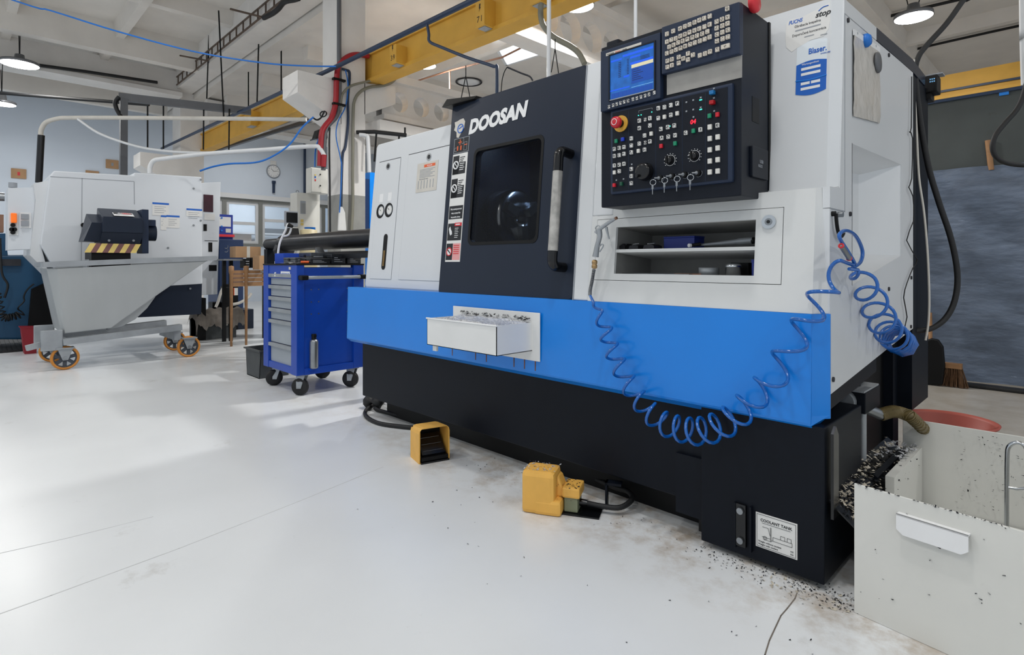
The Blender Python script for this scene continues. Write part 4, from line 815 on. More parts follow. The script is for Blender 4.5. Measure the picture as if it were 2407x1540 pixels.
B().box(c_[0]-.035, c_[0]+.03, .14, .2, sl0, sl0+.046, .002).obj('black_block', 'black', cu_)
bb2 = thing('tool_box', 'narrow blue box at the right end of the lower cabinet shelf', 'box', (0, 0, 0)); c_ = (-0.234, 0.05, 0.964); bb2.location = (c_[0], .08, sl0); B().box(c_[0]-.012, c_[0]+.02, .06, .12, sl0, sl0+.055, .002).obj('box_body', 'box_blue', bb2); B().box(c_[0]-.013, c_[0]+.021, .059, .121, sl0+.046, sl0+.057, .001).obj('lid', 'box_blue', bb2)
rd = thing('steel_rule', 'long flat steel rule lying on the lower cabinet shelf', 'rule', (-0.621, 0.06, 0.967))
a_, c_ = (-0.794, 0.1, 0.966), (-0.463, 0.05, 0.961); B().bar((a_[0], .10, sl0+.003), (c_[0], .045, sl0+.003), .02, .003).obj('blade', 'steel', rd); B().bar((c_[0]-.08, .08, sl0+.003), (c_[0]+.03, .08, sl0+.003), .03, .006).obj('wood_slip', 'copper', rd)

# plastic sleeve with a sheet, held by magnets on the side panel
mat('sleeve', (206, 202, 196), .25, var=.05, scale=14, bump=.6, bscale=18, dirt=(190, 184, 172), dscale=10, damt=.3)
ds = thing('document_sleeve', 'wrinkled clear plastic sleeve with a blank sheet on the white side panel', 'sleeve', (.004, .45, 1.5))
n = 10; vs = []
for i in range(n+1):
    for j in range(n+1):
        y = .285+.345*i/n; z0_ = 1.50+.035*i/n; z1_ = 1.775+.03*i/n; vs.append((.004+random.uniform(0, .004), y, z0_+(z1_-z0_)*j/n))
B().add(vs, [(i*(n+1)+j, (i+1)*(n+1)+j, (i+1)*(n+1)+j+1, i*(n+1)+j+1) for i in range(n) for j in range(n)], True).obj('sheet', 'sleeve', ds)
b = B().hexa([(.003, .285, 1.775), (.006, .285, 1.775), (.006, .63, 1.805), (.003, .63, 1.805), (.003, .285, 1.795), (.006, .285, 1.795), (.006, .63, 1.825), (.003, .63, 1.825)]); b.obj('punched_edge', 'white', ds)
for k in range(4): y = .33+.08*k; B().cyl((.0055, y, 1.789+.03*(y-.285)/.345), (.0065, y, 1.789+.03*(y-.285)/.345), .0045, n=10).obj('punch_hole', 'print_grey', ds)
mg = (0.424, 1.793)
o = B().lathe([(0, .024), (.016, .022), (.024, .012), (.024, 0), (0, 0)], (.002, mg[0], mg[1]), (1, 0, 0), 18).obj('magnet', 'cable_blue'); tag(o, 'bright blue round magnet near the top of the side panel', 'magnet', 'magnets on the side panel')
mg = (0.573, 1.751)
o = B().lathe([(0, .009), (.034, .009), (.038, .005), (.038, 0), (0, 0)], (.008, mg[0], mg[1]), (1, 0, 0), 24).obj('magnet', 'cable_grey'); tag(o, 'large dark grey disc magnet holding the plastic sleeve', 'magnet', 'magnets on the side panel')

# foot pedals
mat('pedal_yellow', (232, 178, 84), .5, var=.06, scale=14, dirt=(150, 118, 70), dscale=24, damt=.24)
mat('pedal_olive', (128, 134, 108), .5, var=.08)
def pedal1():
    A, C_ = Vector((-1.776, -0.236, 0)), Vector((-1.732, -0.077, 0))
    e1 = (C_-A).normalized(); w = (C_-A).length; e2 = Vector((-e1.y, e1.x, 0)); M = frame(A, e1, (0, 0, 1))       # u along opening, v up, w out of the opening
    t = thing('foot_pedal', 'yellow hooded foot pedal with its opening showing the black treadle', 'foot pedal', A+e1*w/2, 'foot pedals of the lathe')
    h = .178; th = .007; prof = []; r = .03
    outer = [(0, 0), (0, h-r)]+[(r-r*math.cos(math.radians(a)), h-r+r*math.sin(math.radians(a))) for a in (30, 60, 90)]+[(w-r+r*math.sin(math.radians(a)), h-r+r*math.cos(math.radians(a))) for a in (0, 30, 60, 90)]+[(w, 0)]
    inner = [(th, 0)]+[(max(th, min(w-th, p[0])), min(p[1], h-th)) for p in outer[1:-1]]+[(w-th, 0)]
    n = len(outer); b = B(M); vs = []
    for ww, k in ((0, 1), (-.13, .93)): vs += [(p[0], p[1]*k, ww) for p in outer]+[(p[0], p[1]*k, ww) for p in inner]
    fs = []
    for i in range(n-1): fs += [(i, i+1, n+i+1, n+i), (i, i+1, 2*n+i+1, 2*n+i), (n+i, n+i+1, 3*n+i+1, 3*n+i), (2*n+i, 2*n+i+1, 3*n+i+1, 3*n+i)]
    b.add(vs, fs); b.obj('hood', 'pedal_yellow', t, bev=.003)
    B(M).box(th, w-th, 0, .16, -.135, -.12).obj('back_wall', 'black', t); B(M).box(th, w-th, 0, .008, -.13, .012).obj('base_plate', 'black_gloss', t)
    B(M).hexa([(.02, .03, -.01), (w-.02, .03, -.01), (w-.02, .11, -.10), (.02, .11, -.10), (.02, .04, -.005), (w-.02, .04, -.005), (w-.02, .12, -.095), (.02, .12, -.095)]).obj('treadle', 'black_gloss', t)
    for k in range(3): B(M).box(.03, w-.03, .05+.025*k, .054+.025*k, -.028-.028*k, -.02-.028*k).obj('treadle_rib', 'steel', t)
    B(M).box(.012, w-.012, .012, .03, -.02, .006).obj('toe_bar', 'black', t)
pedal1()
def pedal2():
    A, C_ = Vector((-1.036, -0.262, 0)), Vector((-0.892, -0.187, 0))
    e1 = (C_-A).normalized(); M = frame(A, e1, (0, 0, 1)); w = (C_-A).length
    t = thing('foot_pedal', 'yellow foot pedal seen from behind, dusted with chips, cable at its back', 'foot pedal', A+e1*.1, 'foot pedals of the lathe')
    B(M).box(0, w*.84, 0, .168, -.125, 0, .018).obj('hood', 'pedal_yellow', t)
    B(M).box(w*.3, w, 0, .062, -.09, .001, .014).obj('toe_cap', 'pedal_yellow', t)
    B(M).hexa([(w*.75, .06, -.12), (w*.75, .06, -.05), (w*1.08, .06, -.05), (w*1.08, .06, -.12), (w*.75, .155, -.12), (w*.75, .15, -.055), (w*.86, .14, -.055), (w*.9, .135, -.12)]).obj('shoulder', 'pedal_yellow', t, bev=.008)
    B(M).box(w*.98, w*1.42, .066, .108, -.14, -.035, .008).obj('junction_lid', 'pedal_yellow', t); B(M).box(w*1.02, w*1.36, .008, .066, -.13, -.045, .004).obj('junction_body', 'pedal_olive', t)
    B(M).box(w*.6, w*1.9, 0, .006, -.15, -.03).obj('base_plate', 'black_gloss', t)
    B(M).cyl((w*1.36, .035, -.09), (w*1.55, .035, -.09), .014, .012, n=12).obj('cable_gland', 'black_gloss', t)
    B(M).tube([(w*1.5, .035, -.09), (w*1.9, .03, -.09), (w*2.35, .03, -.10), (w*2.6, .045, -.16), (w*2.45, .05, -.22), (w*2.1, .04, -.27), (w*1.5, .03, -.36)], .011, 8, per=6).obj('cable', 'rubber', t)
    B(M).box(w*1.95, w*2.0, 0, .11, -.17, -.13).box(w*1.95, w*2.35, .10, .11, -.17, -.13).obj('guard_bracket', 'base_black', t)
    flakes('chips', 'chip_bright', 90, lambda: M @ Vector((random.uniform(.0, w*.84), .169, random.uniform(-.12, -.02))), .004, t); flakes('chips', 'chip_dark', 90, lambda: M @ Vector((random.uniform(w*.7, w*1.4), random.choice([.064, .109]), random.uniform(-.13, -.02))), .004, t)
pedal2()
cb2 = thing('cable_loop', 'black floor cable looping out from under the left end of the lathe', 'cable', (-2.639, -0.002, 0))
B().tube([(a, b_, .014) for a, b_ in [(-2.254, 0.101), (-2.364, 0.039), (-2.518, -0.014), (-2.699, 0.008), (-2.842, 0.085), (-2.953, 0.216), (-3.018, 0.325)]], .013, 8, per=6).obj('cable_run', 'rubber', cb2); B().tube([(a, b_, .014) for a, b_ in [(-2.33, 0.203), (-2.53, 0.18), (-2.696, 0.158), (-2.847, 0.16), (-2.964, 0.292)]], .013, 8, per=6).obj('cable_run', 'rubber', cb2)
ft = (-2.918, 0.169); o = B().tube([(ft[0]-.06, ft[1]+.03, .03), (ft[0]-.02, ft[1], .045), (ft[0]+.03, ft[1]+.01, .05), (ft[0]+.06, ft[1]+.05, .03)], lambda t: .03+.018*math.sin(t*9), 9, per=5).obj('crumpled_rag', 'rubber'); tag(o, 'crumpled black rag under the left corner of the lathe base', 'rag')

# white chip bin at the right corner
BN = thing('chip_bin', 'open white sheet-metal chip bin beside the lathe, speckled with chips', 'bin', (.45, .4, 0))
mat('bin_white', (216, 216, 211), .5, var=.03, scale=5, dirt=(150, 142, 130), dscale=26, damt=.14)
BH = .371
def wall(p0, p1, z0, z1, th, name): 
    p0 = Vector((*p0, 0)); p1 = Vector((*p1, 0)); d = (p1-p0).normalized(); n_ = Vector((-d.y, d.x, 0))*th; Z = Vector((0, 0, 1))
    return B().hexa([p0+Z*z0, p1+Z*z0, p1+n_+Z*z0, p0+n_+Z*z0, p0+Z*z1, p1+Z*z1, p1+n_+Z*z1, p0+n_+Z*z1]).obj(name, 'bin_white', BN, bev=.002)
fw0, fw1 = (.092, -.048), (.90, -.155)
wall(fw0, fw1, 0, BH, .006, 'front_wall'); wall((.03, .876), (.9, .89), .0, BH, .006, 'rear_wall'); wall((.92, -.15), (.92, .89), 0, BH, .006, 'right_wall'); wall((.098, .01), (.04, .876), 0, .2, .006, 'left_wall')
B().hexa([(.1, -.03, .03), (.9, -.12, .03), (.9, .88, .03), (.04, .87, .03), (.1, -.03, .036), (.9, -.12, .036), (.9, .88, .036), (.04, .87, .036)]).obj('bin_floor', 'bin_white', BN)
hp_ = [(0.198, -0.075, 0.326), (0.36, -0.075, 0.331), (0.358, -0.075, 0.28), (0.205, -0.075, 0.271)]
FMn = frame((.092, -.048, 0), (.808, -.107, 0), (0, 0, 1))
lu = [( (FMn.inverted() @ Vector(q)) ) for q in hp_]
h0, h1, v0, v1 = (lu[0].x+lu[3].x)/2, (lu[1].x+lu[2].x)/2, (lu[2].y+lu[3].y)/2, (lu[0].y+lu[1].y)/2
b = B(FMn); b.prism([(h0, v1), (h1, v1), (h1, v0+.012), (h1-.015, v0), (h0+.015, v0), (h0, v0+.012)], 'z', .016, .019); b.box(h0, h1, v1-.004, v1, 0, .019); b.obj('pull_flap', 'white', BN)
flakes('chips', 'chip_dark', 260, lambda: (random.uniform(.2, .85), .868, random.uniform(.04, .36)), .004, BN); flakes('chips', 'chip_dark', 120, lambda: FMn @ Vector((random.uniform(0, .6), random.choice([BH, BH, random.uniform(.02, .37)]), .001)), .0035, BN)
rk = thing('chip_rake', 'bent chrome wire loop handle standing in the white chip bin', 'rake', (0.398, 0.3, 0.269))
lp = [(0.396, 0.3, 0.262), (0.396, 0.3, 0.331), (0.397, 0.3, 0.436), (0.4, 0.3, 0.466), (0.413, 0.3, 0.481), (0.427, 0.3, 0.483), (0.438, 0.3, 0.471), (0.442, 0.3, 0.441), (0.443, 0.3, 0.344)]
lp[0] = (lp[0][0], lp[0][1], .04); B().tube(lp, .0055, 8, per=5).obj('loop', 'chrome', rk); B().tube([(0.396, 0.3, 0.349), (0.418, 0.3, 0.349), (0.443, 0.3, 0.359)], .0045, 8).obj('crossbar', 'chrome', rk)

B().box(-.5, -.1, .3, 1.25, .0, .62).obj('under_bay', 'black', LA)
B().box(-.3, -.06, 1.15, 1.25, .0, .68).obj('rear_leg', 'base_black', LA)
# chute with chips between tank and bin, pump, red tub
B().box(.072, .098, .40, .86, .06, .27).obj('chute_cheek', 'bin_white', LA)
B().hexa([(-.02, .04, .28), (.075, .04, .20), (.075, .86, .20), (-.02, .86, .28), (-.02, .04, .286), (.075, .04, .206), (.075, .86, .206), (-.02, .86, .286)]).obj('chute', 'black_gloss', LA)
B().hexa([(.03, .42, .225), (.045, .42, .215), (.045, .84, .215), (.03, .84, .225), (.03, .42, .26), (.045, .42, .25), (.045, .84, .25), (.03, .84, .26)]).obj('chute_fold', 'base_black', LA)
chz = lambda x: .288-(x+.02)*.84
flakes('chute_chips', 'chip_pale', 330, lambda: (lambda x, y: (x, y, chz(x)+random.uniform(0, .012)))(random.uniform(-.02, .07), random.triangular(.05, .86, .1)), .008, LA); flakes('chute_chips', 'chip_dark', 260, lambda: (lambda x, y: (x, y, chz(x)+random.uniform(0, .012)))(random.uniform(-.02, .07), random.uniform(.05, .6)), .007, LA)
flakes('chute_chips', 'chip_dark', 120, lambda: (random.choice([.071, random.uniform(.072, .098)]), random.uniform(.40, .86), random.uniform(.2, .272)), .006, LA); flakes('chute_chips', 'chip_bright', 120, lambda: (random.uniform(-.02, .09), random.uniform(.6, .86), .275), .008, LA)
pp_ = (-0.02, 0.454, 0.476); 
b = B().box(-.14, .0, pp_[1], pp_[1]+.20, pp_[2]-.02, pp_[2]+.06, .004).obj('coolant_pump', 'base_black', LA); B().box(-.13, .0, pp_[1]-.02, pp_[1]+.18, pp_[2]+.06, pp_[2]+.066).obj('pump_lid', 'galvanised', b); B().cyl((-.07, pp_[1]-.035, pp_[2]+.02), (-.07, pp_[1], pp_[2]+.02), .042, n=20).obj('motor_cap', 'galvanised', b); B().cyl((-.05, pp_[1]+.08, pp_[2]+.066), (-.05, pp_[1]+.08, pp_[2]+.075), .015, n=12).obj('lid_nut', 'dark_steel', b); B().cyl((-.02, pp_[1]+.04, .2), (-.02, pp_[1]+.04, pp_[2]), .013, n=12).obj('pump_pipe', 'galvanised', b)
mat('hose_brown', (112, 98, 62), .4, var=.1, scale=60)
th_ = thing('ribbed_drain_hose', 'ribbed olive-brown drain hose running into the red tub', 'hose', (0.02, 0.768, 0.401))
hp2 = [(-0.002, 0.672, 0.415), (0.032, 0.708, 0.427), (0.067, 0.743, 0.415), (0.092, 0.769, 0.39)]; hp2 = hp2+[(.12, 1.35, .12)]; B().tube(hp2, .021, 10, per=6).obj('hose_wall', 'hose_brown', th_)
B().tube([(-.06, pp_[1]+.1, pp_[2]-.01), hp2[0]], .02, 10).obj('outlet_pipe', 'steel', th_)
b = B(); pts = smooth_path(hp2, 14)
for i in range(len(pts)-1): b.torus(pts[i], pts[i+1]-pts[i], .0215, .0028, 12, 4)
b.obj('hose_rib', 'hose_brown', th_, kind='stuff')
mat('tub_red', (164, 78, 66), .55, var=.06, dirt=(90, 40, 34), dscale=9, damt=.2)
tb = thing('plastic_tub', 'round red-brown plastic tub standing behind the white bin', 'tub', (.09, 1.5, 0))
B().lathe([(.13, .0), (.175, .24), (.19, .245), (.195, .255), (.185, .258), (.17, .245), (.125, .012), (0, .012)], (.09, 1.5, 0), (0, 0, 1), 36).obj('tub_wall', 'tub_red', tb)

# loose chips on the floor along the base
def floor_chip(): 
    r = random.random()
    if r < .45: return (random.uniform(-.4, .08), random.gauss(-.03, .035), .002)
    if r < .7: return (random.uniform(-.1, .12), random.uniform(-.06, .06), .002)
    if r < .9: return (random.uniform(-1.6, -.3), random.gauss(-.01, .05), .002)
    return (random.uniform(-1.6, .7), random.uniform(-.75, -.05), .002)
tag(flakes('floor_chips', 'chip_dark', 520, floor_chip, .0030), 'dark metal chips scattered on the floor along the lathe base', 'chips'); tag(flakes('floor_chips', 'chip_bright', 160, lambda: (random.uniform(-3.0, -2.75), random.uniform(.15, .5), .003), .006), 'bright chips swept under the left end of the lathe', 'chips')
flakes('fallen_chips', 'chip_pale', 60, lambda: (random.uniform(-.2, .08), random.gauss(-.04, .03), .002), .005, fl)

# ================================================================ blue tool trolley and its surroundings
mat('trolley_blue', (2, 64, 168), .4, var=.04, scale=5, coat=.1)
mat('drawer_grey', (156, 164, 172), .5, var=.04, scale=8)
TR = thing('tool_trolley', 'tall blue tool trolley with six grey drawers on black castors', 'trolley', (-3.9, .25, 0))
X0, X1, Y0, Y1, Z0, Z1 = -4.235, -3.595, -.059, .50, .157, 1.0
b = B().box(X0+.004, X1-.004, Y0+.05, Y1-.004, Z0+.003, Z0+.05).box(X0+.03, X1-.012, Y0+.05, Y1-.03, Z0+.02, Z1-.03); b.obj('carcass', 'trolley_blue', TR)
for x in (X0, X1-.10): B().box(x, x+.10, Y0, Y0+.06, Z0, Z1-.005, .004).obj('corner_post', 'trolley_blue', TR)
for x in (X1-.05,): B().box(x, X1+.002, Y1-.09, Y1, Z0, Z1-.005, .004).obj('corner_post', 'trolley_blue', TR)
B().box(X0+.1, X1-.1, Y0+.004, Y0+.03, Z0+.002, Z0+.055, .003).obj('plinth', 'trolley_blue', TR); B().box(X1-.012, X1+.002, Y0+.061, Y1-.091, Z0-.001, Z0+.05, .003).obj('bottom_rail', 'trolley_blue', TR)
B().box(X0+.1, X1-.1, Y0+.006, Y0+.03, .885, Z1-.005).obj('top_panel', 'trolley_blue', TR); B().box(X0-.004, X1+.004, Y0-.004, Y1+.004, Z1-.012, Z1, .003).obj('top_mat', 'black', TR)
hz = [0.914, 0.822, 0.73, 0.637, 0.545, 0.357, 0.172]
for i in range(6):
    zt, zb2 = hz[i], hz[i+1]+.012
    d = B().box(X0+.105, X1-.105, Y0+.022, Y0+.05, zb2, zt-.004).obj('drawer', 'drawer_grey', TR); B().box(X0+.102, X1-.102, Y0+.0, Y0+.03, zt-.022, zt+.006, .003).obj('drawer_grip', 'galvanised', d)
TM2 = frame((X1-.30, Y0+.005, .905), (1, 0, 0), (0, 0, 1)); pl = B(TM2).box(0, .17, 0, .035, 0, .001).obj('name_plate', 'white', TR); text('NÁSTROJE MAGAZÍN', .018, TM2 @ Matrix.Translation((.085, .011, .0012)), 'print_blue', pl, align='CENTER', sx=.85)
for z in (.925, .905): B().cyl((X0+.24, Y0+.006, z), (X0+.24, Y0-.002, z), .008, n=12).obj('lock', 'white', TR)
B().box(X1-.14, X1-.11, Y0+.0, Y0+.006, .955, .975).obj('sticker', 'paper_aged', TR)
hy0, hy1 = Y0+.01, Y1-.02; hzz = .895
B().cyl((X1+.05, hy0+.05, hzz), (X1+.05, hy1-.03, hzz), .013, n=14).obj('push_handle', 'drawer_grey', TR)
for y in (hy0, hy1-.04): B().box(X1, X1+.068, y, y+.055, hzz-.018, hzz+.018, .008).obj('handle_bracket', 'black', TR)
for y in (.06, .12, .36):
    for z in [0.894, 0.802, 0.707, 0.615]: B().cyl((X1-.012, y, z), (X1-.009, y, z), .005, n=8).obj('rivet', 'steel', TR)
for x, y, k in ((X1-.06, Y0+.07, 0), (X0+.09, Y0+.07, 1), (X1-.06, Y1-.07, 2), (X0+.09, Y1-.07, 3)):
    w = B(); a = (.6, -.8, 0) if k in (0, 2) else (.9, -.3, 0); ax = Vector(a).normalized()
    cst = B().lathe([(0, -.016), (.03, -.016), (.058, -.019), (.066, -.01), (.066, .01), (.058, .019), (.03, .016), (0, .016)], (x+.01, y-.02, .066), ax, 24).obj('castor_wheel', 'rubber', TR)
    q = Vector((x+.01, y-.02, .066)); fk = B()
    for s in (-1, 1): fk.hexa([q+ax*s*.026+Vector(d) for d in ((-.012, -.012, -.012), (.012, .012, -.012), (.012, .012, .0), (-.012, -.012, 0))]+[Vector((x, y, .155))+ax*s*.03+Vector(d) for d in ((-.03, -.02, -.012), (.03, .02, -.012), (.03, .02, 0), (-.03, -.02, 0))])
    fk.box(x-.04, x+.04, y-.04, y+.04, .148, .157); fk.obj('castor_fork', 'galvanised', cst)
gx = X1+.035
gc = thing('grease_cartridge', 'brushed steel cylinder with a black valve standing on the trolley rail', 'cylinder', (gx, .06, Z0+.05))
B().lathe([(0, 0), (.03, 0), (.032, .01), (.032, .2), (.026, .215), (.012, .222), (0, .222)], (gx, .06, Z0+.05), (0, 0, 1), 20).obj('cylinder_body', 'steel', gc); B().cyl((gx, .06, Z0+.27), (gx, .06, Z0+.31), .018, n=12).box(gx-.028, gx+.028, .052, .068, Z0+.29, Z0+.303).obj('valve', 'black', gc); B().box(X1, gx+.01, .03, .09, Z0+.035, Z0+.05).obj('holder', 'trolley_blue', gc)
# on the trolley top
o = B().box(-4.20, -4.02, .02, .20, Z1, Z1+.085, .004).obj('bin_box', 'cable_blue'); MATS['bin_felt'] = mat('bin_felt', (16, 66, 176), .8, var=.06); o.data.materials[0] = MATS['bin_felt']; tag(o, 'bright blue open box on the left end of the trolley top', 'box')
mat('clear_grey', (70, 74, 80), .2, var=.2, scale=20, spec=.6); mat('clear_dark', (36, 39, 44), .25, var=.2, scale=20)
orgs = [(-4.02, -3.80, .02, .18, .05, 'clear_grey', 'grey translucent organiser case nearest the blue box'), (-4.0, -3.78, .14, .34, .09, 'clear_grey', 'tall smoky translucent case behind the flat organiser'), (-3.80, -3.62, .06, .22, .042, 'clear_dark', 'dark flat case with pale lettering at the trolley front'), (-3.84, -3.63, .24, .36, .075, 'clear_dark', 'black square case in the middle of the trolley top'), (-3.80, -3.62, .37, .49, .06, 'clear_dark', 'low black case at the rear of the trolley top')]
for x0, x1, y0, y1, h, m, lab in orgs:
    t = thing('organiser_case', lab, 'case', ((x0+x1)/2, (y0+y1)/2, Z1), 'cases on the tool trolley')
    B().box(x0, x1, y0, y1, Z1, Z1+h*.62, .003).obj('case_body', m, t); B().box(x0-.002, x1+.002, y0-.002, y1+.002, Z1+h*.64, Z1+h, .004).obj('lid', m, t); B().box((x0+x1)/2-.015, (x0+x1)/2+.015, y0-.006, y0, Z1+h*.45, Z1+h*.8).obj('latch', 'black', t)
    for k in range(3): B().box(x1+.002, x1+.0028, y0+.02, y1-.03-.02*k, Z1+h*(.2+.2*k), Z1+h*(.26+.2*k)).obj('print', 'print_grey', t)
o = B().add([(-4.0+.36*i/6, -.03+.04*j+.01*math.sin(i), Z1+.003+.004*random.random()) for i in range(7) for j in range(2)], [(2*i, 2*i+2, 2*i+3, 2*i+1) for i in range(6)]).obj('paper_sheet', 'paper'); tag(o, 'crumpled white paper along the front edge of the trolley top', 'paper')
mk = thing('marker', 'bright orange marker lying at the front of the trolley top', 'marker', (-3.63, .0, Z1)); B().cyl((-3.65, .0, Z1+.012), (-3.61, .045, Z1+.012), .01, n=10).obj('marker_body', 'print_orange', mk); B().cyl((-3.61, .045, Z1+.012), (-3.60, .056, Z1+.012), .006, n=10).obj('marker_cap', 'black', mk)
# bar feed tube out of the lathe's left end
bf = thing('bar_feed_tube', 'thick black steel bar-feed tube sticking out of the lathe above the trolley', 'tube', (-4.2, .445, 1.1))
mat('tube_black', (40, 41, 45), .32, metal=.6, var=.3, scale=9)
B().cyl((-5.05, .445, 1.2), (-2.8, .445, 1.2), .076, n=28).obj('tube_barrel', 'tube_black', bf); B().cyl((-5.42, .445, 1.2), (-5.05, .445, 1.2), .056, n=24).obj('tube_tail', 'tube_black', bf); B().prism([(.37, 1.08), (.35, 1.13), (.40, 1.26), (.445, 1.29), (.49, 1.26), (.54, 1.13), (.52, 1.08)], 'x', -5.07, -5.0).obj('clamp_collar', 'dark_steel', bf)
B().prism([(.33, 1.045), (.36, 1.045), (.36, 1.10), (.33, 1.08)], 'x', -4.05, -2.85).obj('side_channel', 'tube_black', bf); B().prism([(-4.08, 1.05), (-4.0, 1.05), (-4.0, 1.09), (-4.06, 1.14)], 'y', .31, .37).obj('channel_end', 'steel', bf)
B().box(-5.42, -5.34, .40, .49, 0, 1.15).obj('tube_post', 'base_black', bf); B().box(-3.2, -3.1, .40, .52, 0, 1.13).obj('tube_post', 'base_black', bf)
# grey crate on the floor
mat('crate_grey', (66, 70, 72), .6, var=.15, scale=12, dirt=(96, 98, 98), dscale=14, damt=.3)
kc = thing('plastic_crate', 'worn dark grey plastic crate on the floor beside the blue trolley', 'crate', (-4.65, .12, 0))
cx0, cx1, cy0, cy1, ch = -4.80, -4.45, .0, .25, .235
B().prism([(cx0+.03, 0), (cx1-.03, 0), (cx1, ch), (cx0, ch)], 'y', cy0, cy0+.006).prism([(cx0+.03, 0), (cx1-.03, 0), (cx1, ch), (cx0, ch)], 'y', cy1, cy1+.006).hexa([(cx0+.03, cy0, 0), (cx0+.036, cy0, 0), (cx0+.036, cy1, 0), (cx0+.03, cy1, 0), (cx0, cy0, ch), (cx0+.006, cy0, ch), (cx0+.006, cy1, ch), (cx0, cy1, ch)]).hexa([(cx1-.036, cy0, 0), (cx1-.03, cy0, 0), (cx1-.03, cy1, 0), (cx1-.036, cy1, 0), (cx1-.006, cy0, ch), (cx1, cy0, ch), (cx1, cy1, ch), (cx1-.006, cy1, ch)]).box(cx0+.03, cx1-.03, cy0, cy1, 0, .006).obj('crate_body', 'crate_grey', kc)
B().ring(cx0-.015, cx1+.015, cy0-.015, cy1+.02, cx0+.006, cx1-.006, cy0+.006, cy1-.006, ch, ch+.012).obj('crate_rim', 'crate_grey', kc)
o = B().cyl((-4.58, .05, .12), (-4.52, .12, .26), .028, .03, n=14).obj('spray_can', 'white'); tag(o, 'small can with a pale end lying in the grey crate', 'can')
# slim side table behind it
stb = thing('side_table', 'narrow steel side table with black legs left of the trolley', 'table', (-4.9, .5, 0))
tq = [(-4.936, 0.004, 0.917), (-4.732, 0.211, 0.917)]
B().box(-5.3, -4.55, .32, .78, .91, .925).obj('table_top', 'steel', stb)
for x, y in ((-5.24, .35), (-4.62, .35), (-5.24, .75), (-4.62, .75)): B().box(x-.016, x+.016, y-.016, y+.016, 0, .91).obj('leg', 'black', stb)
B().box(-5.2, -4.6, .35, .75, .40, .42).obj('lower_shelf', 'black', stb); B().box(-5.2, -4.6, .33, .345, .42, .47).obj('shelf_rail', 'black', stb)
bo = thing('spray_bottle', 'white bottle with a red cap lying on the lower shelf of the side table', 'bottle', (-4.95, .45, .42)); B().cyl((-5.05, .42, .47), (-4.75, .50, .47), .05, n=18).obj('bottle_body', 'white', bo); B().cyl((-5.12, .40, .47), (-5.05, .42, .47), .045, n=18).obj('bottle_shoulder', 'black', bo); B().cyl((-5.14, .395, .47), (-5.12, .40, .47), .03, n=14).obj('bottle_cap', 'print_red', bo)
o = B().box(-5.0, -4.7, .42, .62, .926, .934).obj('clipboard', 'paper'); tag(o, 'flat papers lying on the side table top', 'papers')

# ================================================================ left-hand machine, chip skip, old lathe
RV = Vector((math.sin(YAW), math.cos(YAW), 0)); DV = Vector((-math.cos(YAW), math.sin(YAW), 0)); HALL = Vector((.566, -1.888, 0))
def diag(D): return frame((.566-1.0988*D, 0, 0), (0, 1, 0), (0, 0, 1))        # setting-out frame: u along the hall's Y, v up, w towards +X
LM = thing('turning_centre', 'white enclosed turning centre seen from its chip conveyor end', 'lathe', (-7.5, -.4, 0))
M = diag(6.8)
mat('lm_white', (214, 219, 225), .42, var=.015, scale=2, coat=.1)
B(M).prism([(-1.187, 1.893), (-1.153, 1.957), (-0.459, 1.984), (-0.451, 2.017), (0.233, 2.041), (0.242, 0.758), (-0.395, 0.731), (-1.143, 0.93), (-1.261, 1.196)], 'z', -1.3, 0).obj('enclosure', 'lm_white', LM, bev=.01)
B(M).prism([(-0.515, 0.755), (0.242, 0.758), (0.233, 0.394), (-0.515, 0.397)], 'z', -1.2, -.02).obj('base', 'door_charcoal', LM)
for a, b_ in [((-0.921, 1.906), (-0.928, 1.004)), ((-0.455, 1.917), (-0.451, 1.662)), ((-1.184, 1.893), (-0.455, 1.917))]: lines(M @ Matrix.Translation((0, 0, .001)), [(a, b_)], .006, 'print_grey', LM, 'panel_seam')
for q in [(0.145, 1.457), (0.145, 1.894), (-0.122, 1.183), (0.223, 2.007), (0.109, 0.705), (0.223, 1.517)]: B(M).cyl((q[0], q[1], 0), (q[0], q[1], .006), .012, n=10).obj('bolt', 'steel', LM)
q = (-0.91, 1.409); B(M).cyl((q[0], q[1], 0), (q[0], q[1], .01), .024, n=14).obj('cable_port', 'black', LM)
for (a, c_) in [((-0.279, 1.7), (-0.113, 1.553)), ((-0.195, 1.557), (-0.139, 1.388)), ((-0.139, 1.562), (-0.003, 1.417)), ((0.068, 1.654), (0.237, 1.563))]:
    s = B(M).box(a[0], c_[0], c_[1], a[1], 0, .003).obj('notice', 'paper', LM); hh = a[1]-c_[1]
    marks(M @ Matrix.Translation((0, 0, .003)), [(a[0], c_[0], a[1]-.022, a[1])], 'print_blue', LM); marks(M @ Matrix.Translation((0, 0, .003)), [(a[0]+.02, c_[0]-.03-.02*(k % 2), a[1]-.05-.022*k, a[1]-.045-.022*k) for k in range(4)], 'print_grey', LM)
